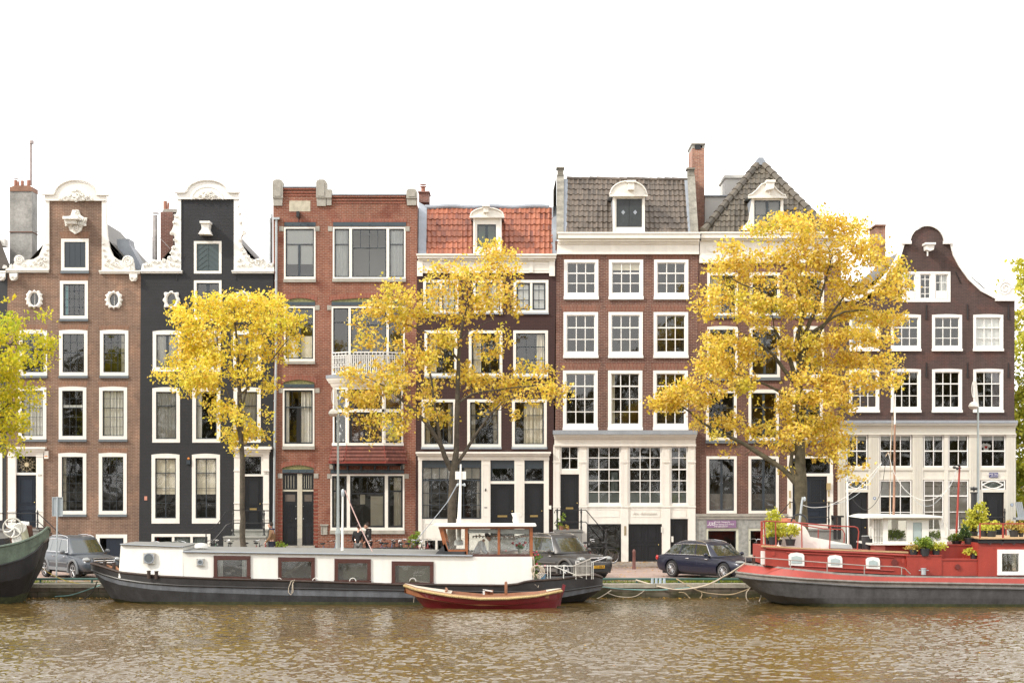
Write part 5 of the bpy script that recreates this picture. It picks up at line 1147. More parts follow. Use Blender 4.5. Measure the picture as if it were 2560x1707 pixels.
g = MB(); g.bp(2094, 1058, 2539, 1063, FD-.33, .33, FD); g.bp(2095, 1064.5, 2538, 1068, FD-.2, .2, FD); g.bp(2096, 1068, 2537, 1083, FD-.12, .12, FD); g.bp(2095, 1083, 2538, 1086.5, FD-.2, .2, FD)
x = 2097
while x < 2536: g.bp(x, 1063, x+1.6, 1064.5, FD-.28, .28, FD); x += 3.2
for a, c in ((2094, 2113), (2170, 2197), (2280, 2306), (2359, 2369), (2421, 2449), (2514, 2538)):
    g.bp(a, 1086.5, c, 1409, FD-.11, .11, FD)
    if c-a > 15:
        for k in range(1, int((c-a)/4)): g.bp(a+k*4, 1092, a+k*4+1.4, 1400, FD-.13, .025, FD)
    g.bp(a-1, 1086.5, c+1, 1091, FD-.15, .04, FD)
for a, c, yb in ((2113, 2170, 1200), (2197, 2280, 1200), (2306, 2359, 1200), (2369, 2421, 1200), (2449, 2514, 1200)):
    g.bp(a, 1167, c, yb, FD-.07, .07, FD); g.bp(a, 1169, c, 1175, FD-.12, .05, FD); g.bp(a, 1194, c, 1199, FD-.10, .03, FD)
for a, c, y in ((2113, 2170, 1223), (2449, 2514, 1223)): g.bp(a, y, c, 1230, FD-.07, .1, FD)
g.bp(2449, 1230, 2456.5, 1409, FD-.06, .06, FD); g.bp(2509.5, 1230, 2514, 1409, FD-.06, .06, FD)
g.bp(2197, 1290, 2280, 1409, FD-.06, .06, FD); g.bp(2306, 1325, 2421, 1409, FD-.06, .06, FD); ringpx(g, 2204, 1298, 2273, 1370, 1, FD-.075, .02)
g.build('lower_front', lf, G.r)
for o in [o for o in G.r.children if o.name.startswith('wall') and not o.name.startswith('wall_')]: bpy.data.objects.remove(o)
G.wall([(2093, 1411), (2096, 1000)]+left_shoulder+arch_+right_+[(2536, 1000), (2539, 1411)], brG)
stoop(G, 2440, 2536, 1340, MATS['hardstone'], FD-1.2)
railing(G, [(2512, 1272, 1340)], [[(2400, 1295), (2450, 1294), (2512, 1292)]])
sn = thing('street_sign', 'small dark blue enamel street sign reading AMSTEL CENTRUM above the right door', 'sign', tuple(W(2482, 1187, FD-.1)))
g = MB(); g.bp(2471, 1181, 2493.5, 1193, FD-.135, .02, FD); g.build('plate', M('enamel_blue', (.02, .025, .16), .25), sn)
text3('AMSTEL', 2482, 1187.6, .125, FD-.14, sw_, sn, wid=1.15); text3('CENTRUM', 2485, 1191.8, .068, FD-.14, sw_, sn, wid=1.15)
for x, y in ((2185, 1245), (2528, 1261)):
    t_ = thing('monument_shield', ('small blue and white shield beside the left black door of the bell gable house' if x < 2300 else 'small blue and white shield at the right corner of the bell gable house'), 'sign', tuple(W(x, y, FD-.12)), group='blue shields on the cream front')
    g = MB(); g.pp([(x-3, y-3), (x+3, y-3), (x+3, y+2), (x, y+4), (x-3, y+2)], FD-.14, .02, FD); g.build('shield', M('shield_blue', (.03, .16, .35), .3), t_)
    g = MB(); g.pp([(x-1.6, y-1.6), (x+1.6, y-1.6), (x+1.6, y+1), (x, y+2), (x-1.6, y+1)], FD-.145, .01, FD); g.build('emblem', sw_, t_)
for c_ in (C, Fh): pass
# T-shirt with a heart hung inside the upper right window
ts = thing('hung_tshirt', 'white T-shirt with a red heart hanging in the upper right window of the cream front', 'T-shirt', tuple(W(2465, 1117, FD+.03)))
g = MB(); g.pp([(2459, 1107), (2463, 1109), (2467, 1107), (2478, 1113), (2475, 1119), (2471, 1117), (2471, 1126), (2459, 1126), (2459, 1117), (2456, 1119), (2453, 1112)], FD+.0, .02, FD); g.build('shirt', white, ts)
g = MB(); g.pp([(2465, 1122), (2461, 1117), (2461.5, 1114.5), (2463.5, 1114), (2465, 1115.5), (2466.5, 1114), (2468.5, 1114.5), (2469, 1117)], FD-.006, .004, FD); g.build('heart', M('heart_red', (.6, .02, .02), .5), ts)
# ================================================================ TREES
bark = M('bark', (.085, .07, .05), .9, var=.5, scale=5, bump=1.0, bscale=14)
barkm = M('bark_mossy', (.10, .085, .05), .9, var=.55, scale=3, bump=1.0, bscale=14)
def leafcluster(g, c, n, spread, size):
    for _ in range(n):
        o = Vector((rnd.gauss(0, 1), rnd.gauss(0, 1), rnd.gauss(0, .8)))*spread
        q = c+o; s = size*rnd.uniform(.65, 1.25)
        a = Vector((rnd.gauss(0, 1), rnd.gauss(0, 1), rnd.gauss(0, 1)-.6)).normalized(); b = a.cross(Vector((rnd.gauss(0, 1), rnd.gauss(0, 1), rnd.gauss(0, 1)))).normalized()
        k = a.cross(b)*s*.12
        g.add([q-a*s*.55, q+b*s*.42-a*s*.05+k, q+a*s*.65, q-b*s*.42-a*s*.05+k], [(0, 1, 2, 3)])
def tree(name, label, cat, d, trunk, limbs, blobs, mat, bmat, dens=9.0, nl=20, size=.125, depth=.62, group=None, seed=1, gap=.0):
    """trunk/limbs: lists of (px,row,width px[,depth offset]); blobs: crown lobes (px,row,rx,ry)"""
    global rnd
    keep = rnd; rnd = random.Random(seed); s = d/F
    base = W(trunk[0][0], trunk[0][1], d); base.z = 0
    t = thing(name, label, cat, tuple(base), group=group)
    def pt(q): return W(q[0], q[1], d)+Vector((0, q[3] if len(q) > 3 else 0, 0))
    g = MB(); nodes = []
    def limb(L, n=8):
        P = [pt(q) for q in L]; rr = [q[2]*s/2 for q in L]; fine = []; fr = []
        for i in range(len(P)-1):
            k = max(2, int((P[i+1]-P[i]).length/.35))
            for j in range(k):
                u = j/k; p0, p1, p2, p3 = P[max(0, i-1)], P[i], P[i+1], P[min(len(P)-1, i+2)]
                c = .5*((2*p1)+(p2-p0)*u+(2*p0-5*p1+4*p2-p3)*u*u+(3*p1-p0-3*p2+p3)*u**3)
                fine.append(c+Vector((rnd.uniform(-.02, .02), rnd.uniform(-.02, .02), 0))); fr.append((rr[i]*(1-u)+rr[i+1]*u)*rnd.uniform(.94, 1.07))
        fine.append(P[-1]); fr.append(rr[-1]); g.tube(fine, fr, n)
        for c, r in zip(fine, fr): nodes.append((c, r))
    limb(trunk, 12); 
    tb = pt(trunk[0]); rb = trunk[0][2]*s/2
    g.tube([tb+Vector((0, 0, .0)), tb+Vector((0, 0, .25)), tb+Vector((0, 0, .6))], [rb*1.35, rb*1.12, rb*1.0], 12)
    for L in limbs: limb(L)
    trunk_n = list(nodes)
    # limbs to the lobes
    cl = MB(); cen = []
    lob = []
    for (bx, by, rx, ry) in blobs:
        dy = rnd.uniform(-1, 1)*depth*1.8; c = W(bx, by, d)+Vector((0, dy, 0)); lob.append((c, rx*s, ry*s))
    for c, rx, rz in sorted(lob, key=lambda q: min((q[0]-n_[0]).length for n_ in trunk_n)):
        best = min(nodes, key=lambda n_: (n_[0]-c).length+(.8 if n_[0].z > c.z+.3 else 0)); a = best[0]; L = (c-a).length
        if L > .3:
            mid = (a+c)/2+Vector((rnd.uniform(-.1, .1)*L, rnd.uniform(-.1, .1)*L, .06*L)); r0 = min(best[1]*.7, .022+.016*L); K = max(4, int(L/.3)); P = []; 
            for j in range(K+1): u = j/K; P.append((1-u)**2*a+2*u*(1-u)*mid+u*u*c+Vector((rnd.gauss(0, .025), rnd.gauss(0, .025), rnd.gauss(0, .025)))*(1 if 0 < j < K else 0))
            rr = [r0*(1-.75*j/K) for j in range(K+1)]; g.tube(P, rr, 5)
            for q, r in zip(P, rr): nodes.append((q, r))
    for c, rx, rz in lob:
        n_c = int(math.pi*rx*rz*dens)
        loc = [n_ for n_ in nodes if abs(n_[0].x-c.x) < rx*1.6 and abs(n_[0].z-c.z) < rz*1.8] or nodes
        for _ in range(n_c):
            while True:
                v = Vector((rnd.uniform(-1, 1), rnd.uniform(-1, 1), rnd.uniform(-1, 1)))
                if .12 < v.length < 1: break
            v *= rnd.choice((.9, 1, 1.1, 1.3)); q = c+Vector((v.x*rx, v.y*max(rx*.9, .6)*1.3, v.z*rz))
            if MN.noise(q*1.15+Vector((seed*7, 0, 0))) < -.16-gap: continue
            best = min(loc, key=lambda n_: (n_[0]-q).length); a = best[0]
            L = (q-a).length
            if L < rx*1.7+.6:
                m_ = (a+q)/2+Vector((rnd.gauss(0, .06), rnd.gauss(0, .06), .05))*L; g.tube([a, m_, q], [min(best[1], .012+.004*L), .008, .005], 3, caps=False)
                if rnd.random() < .25: nodes.append((q, .008)); loc.append((q, .008))
            leafcluster(cl, q, int(nl*rnd.uniform(.6, 1.4)), .15+.05*rnd.random(), size)
    g.build('trunk', bmat, t, 60, normals=False)
    cl.build('crown', mat, t, normals=False)
    rnd = keep
    return t
yel = leafmat('leaf_yellow', [(.84, .66, .05), (.90, .76, .10), (.94, .82, .22), (.80, .50, .06), (.92, .78, .14), (.66, .62, .05), (.88, .70, .07)], (.58, .62, .05), .60, transl=.45)
gold = leafmat('leaf_gold', [(.86, .62, .06), (.91, .72, .13), (.93, .79, .27), (.60, .33, .06), (.89, .68, .11), (.60, .54, .05), (.90, .70, .10), (.42, .24, .05)], (.54, .56, .05), .58, transl=.45)
grn = leafmat('leaf_yellow_green', [(.84, .70, .04), (.70, .64, .04), (.50, .52, .03), (.86, .70, .06), (.44, .48, .03), (.80, .60, .04)], (.34, .44, .03), .52, transl=.45)
TD = 75.5
tree('street_tree', 'slender young tree with bright yellow leaves in front of the black neck gable house', 'tree', TD,
     [(608, 1432, 15), (607, 1340, 14), (606, 1230, 13), (605, 1150, 13), (602, 1060, 11), (598, 960, 9), (594, 880, 7), (588, 810, 4), (584, 765, 2)],
     [[(604, 1110, 9), (590, 1050, 7), (578, 1005, 5), (560, 960, 3)], [(598, 930, 6), (612, 890, 5), (655, 855, 4), (700, 820, 2)], [(600, 990, 5, -.3), (640, 950, 4), (675, 905, 3), (720, 850, 2)], [(602, 1030, 5), (618, 960, 4), (622, 900, 3)], [(596, 900, 6), (570, 870, 4), (520, 860, 2)]],
     [(560, 765, 62, 26), (505, 760, 30, 22), (625, 745, 30, 20), (655, 765, 45, 30), (700, 755, 22, 22), (480, 800, 55, 33), (440, 775, 25, 12), (450, 845, 40, 25), (405, 935, 32, 9), (440, 905, 30, 20), (480, 880, 40, 28), (540, 830, 65, 38), (620, 810, 55, 40), (690, 815, 40, 30), (735, 800, 20, 28), (560, 900, 70, 40), (500, 935, 60, 30), (640, 870, 45, 35), (700, 880, 30, 24), (480, 965, 45, 22), (545, 955, 50, 25), (620, 930, 35, 25), (660, 965, 22, 15), (525, 1000, 34, 12), (560, 1030, 40, 24), (535, 1045, 20, 12), (625, 1040, 35, 22), (600, 1080, 42, 24), (655, 1055, 26, 14), (648, 1080, 28, 14), (590, 1110, 24, 12), (625, 1115, 16, 10), (740, 840, 14, 12)],
     yel, bark, 29, 23, .122, group='yellow trees along the street', seed=11)
tree('street_tree', 'broad golden tree with open crown in front of the red brick and aubergine houses', 'tree', TD,
     [(1131, 1432, 23), (1130, 1330, 21), (1130, 1250, 20), (1134, 1190, 21), (1140, 1130, 14), (1143, 1050, 13), (1145, 950, 11), (1148, 860, 8), (1160, 790, 5), (1180, 730, 3), (1210, 670, 2)],
     [[(1128, 1175, 13), (1112, 1140, 12), (1098, 1105, 11), (1075, 1070, 10), (1045, 1035, 9), (1005, 1000, 7), (960, 965, 4), (910, 940, 2)],
      [(1143, 1160, 9), (1165, 1125, 8), (1190, 1085, 7), (1215, 1050, 5), (1255, 1005, 3)],
      [(1104, 1120, 9), (1094, 1060, 8), (1085, 1000, 7), (1075, 930, 5), (1055, 860, 3)],
      [(1143, 1010, 6), (1180, 985, 5), (1240, 975, 4), (1320, 965, 3), (1400, 965, 1.5)], [(1146, 900, 6), (1100, 850, 4), (1040, 820, 3), (960, 790, 2)], [(1030, 1020, 5), (990, 1050, 3), (950, 1040, 2)], [(1148, 860, 5), (1170, 830, 3), (1230, 800, 2)]],
     [(1240, 615, 38, 16), (1270, 640, 28, 18), (1215, 640, 35, 20), (1165, 655, 45, 24), (1100, 682, 45, 16), (1080, 700, 30, 14), (1240, 680, 50, 26), (1180, 700, 50, 30), (1270, 700, 26, 28), (1060, 725, 45, 22), (1130, 725, 40, 25), (990, 718, 38, 16), (1000, 750, 50, 28), (940, 775, 38, 22), (910, 800, 32, 20), (1060, 775, 50, 25), (1230, 745, 50, 32), (1180, 770, 50, 22), (1280, 760, 25, 25), (1130, 790, 40, 22), (1000, 800, 50, 25), (940, 820, 40, 18), (905, 855, 28, 16), (970, 850, 35, 14), (1100, 850, 50, 25), (1050, 870, 40, 25), (1240, 830, 38, 20), (1180, 840, 25, 16), (1225, 880, 38, 16), (1270, 850, 18, 14), (870, 925, 28, 14), (900, 945, 45, 24), (865, 975, 20, 18), (960, 925, 50, 24), (1020, 910, 50, 28), (1080, 910, 35, 26), (860, 1020, 20, 10), (905, 1000, 42, 26), (960, 985, 50, 30), (1020, 970, 45, 26), (1080, 970, 35, 24), (935, 1055, 45, 20), (990, 1040, 40, 20), (950, 1090, 45, 14), (1000, 1078, 28, 12), (1060, 1020, 25, 24), (1150, 935, 30, 25), (1180, 960, 40, 26), (1240, 960, 50, 26), (1300, 960, 50, 26), (1350, 960, 40, 26), (1395, 975, 32, 18), (1425, 978, 14, 8), (1300, 920, 30, 12), (1370, 920, 26, 12), (1240, 1000, 30, 14), (1320, 1000, 35, 12), (1290, 1030, 20, 10), (1210, 1030, 20, 14), (1380, 1000, 20, 10), (1100, 1035, 25, 20)],
     gold, bark, 23, 22, .125, group='yellow trees along the street', seed=23, gap=.02)
tree('street_tree', 'tallest and densest golden yellow tree with a thick trunk before the plum house', 'tree', TD,
     [(2010, 1432, 36), (2006, 1350, 33), (2003, 1270, 30), (2001, 1200, 32), (2000, 1140, 28), (1998, 1060, 22), (1998, 980, 18), (2002, 900, 15), (2015, 830, 11), (2045, 760, 8), (2065, 700, 5), (2080, 640, 3)],
     [[(1996, 1215, 18), (1970, 1185, 14), (1940, 1160, 13), (1900, 1135, 12), (1860, 1110, 10), (1820, 1090, 8), (1780, 1085, 4)],
      [(1990, 1195, 14), (1978, 1165, 11), (1980, 1135, 9), (2000, 1122, 6)],
      [(1996, 960, 13), (1975, 900, 11), (1955, 860, 9), (1935, 820, 5)], [(1990, 960, 11), (1965, 930, 10), (1935, 890, 8), (1900, 860, 5), (1850, 830, 3)],
      [(2000, 920, 13), (1990, 860, 11), (2008, 780, 9), (1990, 700, 7), (1985, 650, 4)], [(2018, 840, 9), (2060, 810, 7), (2110, 780, 5), (2170, 775, 3)], [(2012, 880, 8), (2070, 800, 7), (2110, 740, 4), (2150, 700, 3)],
      [(1996, 1010, 10), (1960, 985, 8), (1900, 955, 5), (1840, 935, 3)], [(1985, 720, 5), (1880, 720, 4), (1820, 690, 2)], [(1800, 1087, 6), (1750, 1050, 5), (1710, 1020, 4), (1660, 1000, 2)], [(2010, 1000, 8), (2070, 960, 6), (2150, 940, 4)]],
     [(1975, 540, 40, 16), (1930, 560, 40, 20), (2030, 545, 50, 20), (2090, 570, 40, 20), (2140, 570, 30, 25), (1890, 590, 50, 22), (1980, 585, 60, 28), (2060, 595, 60, 28), (2130, 610, 50, 28), (2180, 600, 35, 28), (1820, 625, 38, 20), (1850, 660, 50, 26), (1920, 640, 55, 30), (2000, 640, 55, 30), (2080, 650, 55, 32), (2150, 660, 50, 30), (2210, 650, 35, 30), (2235, 685, 24, 26), (1790, 670, 22, 14), (1800, 710, 35, 18), (1870, 710, 50, 28), (1950, 700, 55, 30), (2030, 710, 50, 30), (2110, 715, 50, 30), (2190, 720, 40, 30), (2235, 730, 25, 28), (1760, 745, 30, 20), (1730, 765, 22, 10), (1800, 755, 40, 22), (1770, 785, 30, 16), (1860, 760, 45, 25), (1920, 770, 50, 24), (2000, 770, 55, 26), (2080, 770, 45, 26), (2150, 780, 45, 26), (2210, 790, 40, 26), (2245, 800, 20, 20), (1840, 800, 35, 14), (1920, 805, 40, 14), (1800, 845, 38, 18), (1770, 880, 32, 22), (1840, 860, 42, 24), (1880, 880, 35, 26), (1760, 925, 40, 26), (1830, 920, 50, 26), (1720, 960, 38, 22), (1770, 975, 45, 24), (1840, 965, 40, 20), (1660, 985, 32, 18), (1690, 1010, 40, 18), (1740, 1005, 35, 18), (1640, 1005, 14, 8), (1740, 1035, 28, 14), (2000, 845, 50, 26), (2060, 850, 45, 26), (2120, 840, 45, 24), (2180, 850, 45, 24), (1970, 870, 30, 22), (2030, 890, 50, 24), (2090, 900, 45, 24), (2150, 900, 50, 28), (2210, 900, 40, 26), (2245, 925, 22, 16), (2000, 940, 35, 26), (2060, 945, 50, 26), (2120, 950, 50, 26), (2180, 955, 40, 22), (2220, 960, 22, 14), (2000, 995, 55, 26), (2060, 1000, 50, 26), (2120, 1005, 45, 22), (1950, 1025, 45, 22), (1930, 1055, 40, 18), (2000, 1050, 55, 26), (2060, 1055, 45, 26), (2100, 1060, 35, 26), (1970, 1085, 45, 20), (2040, 1100, 50, 22), (2100, 1110, 42, 24), (2060, 1140, 42, 14), (2110, 1150, 40, 20), (2135, 1180, 24, 14), (2140, 1205, 14, 12), (1700, 985, 40, 26), (1725, 1000, 42, 26), (1662, 1012, 36, 18), (1690, 965, 30, 20), (1820, 890, 30, 30), (1770, 1060, 30, 14), (1820, 1050, 45, 18), (1870, 1080, 30, 14), (1790, 1090, 28, 12), (1830, 1120, 36, 14), (1860, 1140, 20, 8), (1900, 1100, 20, 12), (1970, 1180, 20, 12), (1960, 1115, 30, 12)],
     gold, barkm, 27, 25, .125, depth=.8, group='yellow trees along the street', seed=37)
tree('street_tree', 'yellow green tree reaching in at the left edge beside the brown house', 'tree', TD-1.5,
     [(-70, 1440, 26), (-70, 1250, 22), (-66, 1100, 18), (-60, 960, 12), (-50, 850, 7), (-40, 780, 4)],
     [[(-68, 1130, 11), (-30, 1060, 8), (20, 1010, 4)], [(-62, 980, 8), (-20, 900, 6), (40, 850, 3)]],
     [(5, 745, 20, 12), (15, 800, 26, 24), (40, 820, 40, 24), (95, 795, 16, 14), (60, 845, 45, 24), (90, 870, 22, 26), (10, 870, 45, 35), (50, 900, 50, 30), (95, 900, 16, 18), (20, 950, 50, 36), (70, 955, 28, 20), (45, 1000, 45, 34), (95, 975, 20, 12), (10, 1030, 45, 36), (60, 1045, 32, 20), (20, 1080, 38, 24), (15, 1120, 26, 14), (-30, 900, 50, 80), (-40, 1040, 50, 60), (5, 700, 6, 5), (12, 1105, 30, 12)],
     grn, bark, 26, 20, .125, group='yellow trees along the street', seed=41)
fy = leafmat('leaf_far_yellow', [(.66, .58, .08), (.58, .54, .06), (.50, .52, .05), (.72, .62, .12)], (.30, .38, .03), .58)
fg = leafmat('leaf_far_green', [(.34, .38, .03), (.60, .56, .05), (.22, .28, .02), (.70, .60, .08), (.16, .22, .02)], (.16, .22, .02), .55, transl=.4)
tree('park_tree', 'pale yellow treetop rising above the far right green trees', 'tree', 98, [(2640, 1400, 26), (2635, 1000, 20), (2620, 800, 12), (2600, 680, 5)], [],
     [(2590, 650, 40, 30), (2545, 660, 18, 14), (2565, 690, 40, 30), (2520, 708, 18, 10), (2600, 720, 60, 40), (2560, 740, 34, 30), (2590, 790, 60, 40), (2550, 800, 30, 30), (2580, 850, 55, 40), (2549, 860, 24, 30), (2590, 630, 20, 14)], fy, bark, 16, 14, .2, seed=51, group='park trees at the right edge')
tree('park_tree', 'dark green and rust tree low behind the right corner of the bell gable house', 'tree', 94, [(2600, 1400, 30), (2598, 1100, 24), (2590, 900, 14)], [[(2596, 1150, 12), (2560, 1090, 8), (2530, 1060, 4)]],
     [(2560, 900, 40, 40), (2590, 930, 50, 50), (2545, 960, 28, 36), (2560, 1010, 50, 40), (2545, 1060, 32, 40), (2590, 1060, 50, 60), (2550, 1110, 34, 40), (2545, 1160, 30, 36), (2580, 1180, 50, 50), (2560, 1230, 45, 40), (2545, 1280, 32, 36), (2580, 1300, 50, 50), (2545, 1330, 30, 30)], fg, bark, 22, 14, .2, seed=53, group='park trees at the right edge')
# ================================================================ VEHICLES
def carpaint(name, c, rough=.32, metal=.2): return M(name, c, rough, metal=metal, var=.12, scale=2, coat=.3)
carglass = None
def mk_carglass():
    m, n, p = newmat('car_glass'); p.inputs['Base Color'].default_value = (.02, .03, .028, 1); p.inputs['Roughness'].default_value = .03; p.inputs['Coat Weight'].default_value = 1; p.inputs['IOR'].default_value = 1.6
    nz = nd(n, 'ShaderNodeTexNoise'); nz.inputs['Scale'].default_value = 2.2; n.links.new(ocoord(n), nz.inputs['Vector']); b = nd(n, 'ShaderNodeBump'); b.inputs['Strength'].default_value = .12; b.inputs['Distance'].default_value = .1; n.links.new(nz.outputs[0], b.inputs['Height']); n.links.new(b.outputs[0], p.inputs['Normal']); return m
carglass = mk_carglass()
rubber = M('tyre_rubber', (.018, .018, .019), .8); alloy = M('alloy_rim', (.55, .55, .56), .3, metal=.7, var=.05); dkpl = M('dark_plastic', (.02, .021, .023), .5)
chrome = M('chrome_trim', (.75, .75, .76), .15, metal=.9, var=.03); lampg = M('headlamp_glass', (.26, .27, .27), .08, var=.1, coat=1); tail = M('tail_lamp', (.45, .015, .01), .2, coat=1); platey = M('plate_yellow', (.80, .42, .02), .4)
def car(label, kind, L, Wd, H, wb, rad, px, dfw, paint, clad=None, yaw=38, spokes=5, group='cars parked nose to the water', plate=None, top='wagon', name='parked_car', rimmat=None, wagonback=.30):
    """x forward, y left, z up. (px, dfw): image column and distance of the near front wheel"""
    hw = Wd/2; fx = wb/2+.0; yw = R(-90+yaw)
    fwd = Vector((math.cos(yw), math.sin(yw), 0)); lef = Vector((-fwd.y, fwd.x, 0))
    fw = Vector((WX(px, dfw), dfw, 0)); org = fw-fwd*fx+lef*(hw-.10)
    t = thing(name, label, 'car', (org.x, org.y, 0), yw, group)
    x0 = -L/2-.02*L; x0 = fx-(wb)-(L-wb)*.52; x1 = x0+L
    suv = kind != 'wagon'; gc = .30 if suv else .20; belt = H*.60 if suv else H*.615; hood = belt-.03; nose = H*.44
    # lower body loft
    ST = []
    prof = [(0, .84, .62, .92), (.02, .92, .30, .97), (.07, .975, .22, 1), (.18, 1, .16, 1.005), (.35, 1, .14, 1), (.55, 1, .14, .985), (.66, 1, .14, .975), (.78, .995, .15, .95), (.90, .96, .17, .89), (.965, .87, .22, .82), (1, .70, .40, .70)]
    for f, w, zb, zt in prof:
        zb_ = gc*(.75+zb*1.3); 
        if f in (0,): zb_ = gc+.2
        if f == 1: zb_ = gc+.05
        ST.append((x0+f*L, hw*w, zb_, belt*zt+ (0 if f < .66 else -.02)))
    v, f_ = [], []; ringn = 0
    for x, w, zb, zt in ST:
        half = [(.55*w, zb), (.88*w, zb+.01), (.965*w, zb+.10), (1.0*w, zb+(zt-zb)*.45), (.985*w, zb+(zt-zb)*.72), (.935*w, zt-.05), (.84*w, zt-.005), (.45*w, zt+.02)]
        ring_ = [(0, zb)]+half+[(0, zt+.03)]; ring_ += [(-y, z) for y, z in reversed(half)]
        ringn = len(ring_); v += [(x, y, z) for y, z in ring_]
    for i in range(len(ST)-1):
        for k in range(ringn): f_.append((i*ringn+k, i*ringn+(k+1) % ringn, (i+1)*ringn+(k+1) % ringn, (i+1)*ringn+k))
    f_.append(tuple(range(ringn-1, -1, -1))); f_.append(tuple((len(ST)-1)*ringn+k for k in range(ringn)))
    me = bpy.data.meshes.new('b'); me.from_pydata(v, [], f_); bm = bmesh.new(); bm.from_mesh(me); bmesh.ops.recalc_face_normals(bm, faces=bm.faces); bm.to_mesh(me); bm.free()
    o = link(bpy.data.objects.new('b', me)); sm_ = o.modifiers.new('s', 'SUBSURF'); sm_.levels = 2; sm_.render_levels = 2
    g = MB()
    for sx in (fx, fx-wb):
        for sy in (-1, 1): g.lathe([(rad+.065, -.28), (rad+.065, .12)], (sx, sy*(hw-.02), rad), 28, 'y')
    # one cutter from four drums
    cm_ = g.mesh('c'); oc = link(bpy.data.objects.new('c', cm_)); bo = o.modifiers.new('b', 'BOOLEAN'); bo.operation = 'DIFFERENCE'; bo.object = oc; bo.solver = 'EXACT'
    me2 = eval_mesh(o, 'body'); bpy.data.objects.remove(o); bpy.data.objects.remove(oc)
    me2.materials.clear(); me2.materials.append(paint); me2.shade_smooth(); me2.set_sharp_from_angle(angle=R(40)); body = link(bpy.data.objects.new('body', me2)); body.parent = t; WM[body.name] = WM[t.name]
    for pth in me2.polygons: pth.material_index = 0
    # wheel wells dark
    g = MB()
    for sx in (fx, fx-wb): g.box(sx-rad-.03, sx+rad+.03, -hw+.30, hw-.30, gc, rad*2+.02)
    g.box(x0+.3, x1-.35, -hw+.2, hw-.2, gc-.06, gc+.05); g.build('underbody', dkpl, t, local=True)
    # greenhouse
    xr0, xr1 = x0+.05*L, x0+(.12 if suv else .175)*L; xf0, xf1 = x0+.735*L, x0+(.57 if suv else .565)*L; zb, zt = belt-.03, H-.05
    side = [(xr0+.22, xr1+.10), (x0+.27*L, x0+.28*L), (x0+.29*L, x0+.295*L), (x0+.455*L, x0+.44*L), (x0+.475*L, x0+.455*L), (xf0-.42, xf1-.06)]
    bw, tw = hw*.865, hw*.66
    half = [(xr0, 0, xr1, 0, 'g'), (xr0+.04, bw*.80, xr1+.02, tw*.86, 'p'), (side[0][0], bw, side[0][1], tw, 'g'), (*side[1][:1], bw, side[1][1], tw, 'p'), (side[2][0], bw, side[2][1], tw*1.01, 'g'), (side[3][0], bw, side[3][1], tw*1.01, 'p'), (side[4][0], bw, side[4][1], tw, 'g'), (side[5][0], bw*.985, side[5][1], tw*.985, 'p'), (xf0-.12, bw*.82, xf1+.03, tw*.86, 'g'), (xf0, 0, xf1+.09, 0, 'g')]
    pts = half+[(a, -b, c, -d_, half[len(half)-2-i][4]) for i, (a, b, c, d_, k) in enumerate(reversed(half[1:-1]))]
    # kinds for mirrored segments follow the segment between the two points
    n_ = len(pts); hn = len(half); kinds = [half[i][4] for i in range(hn-1)]; kinds = kinds+list(reversed(kinds))
    lv = [0, .10, .88, 1.0]; P = []
    for q in lv:
        bulge = .03*math.sin(math.pi*q)
        for a, b, c, d_, k in pts: P.append(Vector((a+(c-a)*q, (b+(d_-b)*q)*(1+bulge), zb+(zt-zb)*q)))
    gp, gg = MB(), MB(); fp, fg = [], []
    for j in range(3):
        for i in range(n_):
            q = (j*n_+i, j*n_+(i+1) % n_, (j+1)*n_+(i+1) % n_, (j+1)*n_+i)
            (fg if (j == 1 and kinds[i] == 'g') else fp).append(q)
    xm, xh = (xr1+xf1)/2+.15, (xf1-xr1)/2; zd = (.065 if kind == 'wagon' else .05)
    for p_i, q_ in enumerate(P): q_.z -= zd*((pts[p_i % n_][2]-xm)/xh)**2*lv[p_i//n_]
    top_ = [P[3*n_+i] for i in range(n_)]
    gp.add(P, fp); gg.add(P, fg); cz = Vector(((xr1+xf1)/2, 0, H)); in_ = [Vector((cz.x+(p_.x-cz.x)*.82, p_.y*.78, H-.012-zd*.6*((p_.x-xm)/xh)**2)) for p_ in top_]
    gp.add(top_+in_, [(i, (i+1) % n_, n_+(i+1) % n_, n_+i) for i in range(n_)]); gp.add(in_+[cz], [(i, (i+1) % n_, n_) for i in range(n_)])
    gp.build('roof', paint, t, 50, local=True); gg.build('window_glass', carglass, t, 30, local=True)
    g = MB()
    for sy in (-1, 1):
        for q, rr in ((.10, .014), (.88, .012)):
            pl = [Vector((a+(c-a)*q, sy*((b+(d_-b)*q)*(1.012)+.008), zb+(zt-zb)*q-(.065 if kind == 'wagon' else .05)*((c-(xr1+xf1)/2-.15)/((xf1-xr1)/2))**2*q)) for a, b, c, d_, k in half[2:8]]; g.tube(pl, rr, 5)
        a, b, c, d_, k = half[7]; g.tube([Vector((a+(c-a)*q, sy*((b+(d_-b)*q)*1.012+.008), zb+(zt-zb)*q)) for q in (.10, .5, .88)], .012, 5)
        g.tube([(xr1+.3, sy*tw*.93, H-.08), (xr1+.55, sy*tw*.93, H-.01), ((xr1+xf1)/2+.2, sy*tw*.93, H+.015), (xf1-.35, sy*tw*.93, H-.015), (xf1-.12, sy*tw*.93, H-.07)], .014, 5)
    g.build('trim', chrome, t, 40, local=True)
    # wheels
    rm = rimmat or alloy
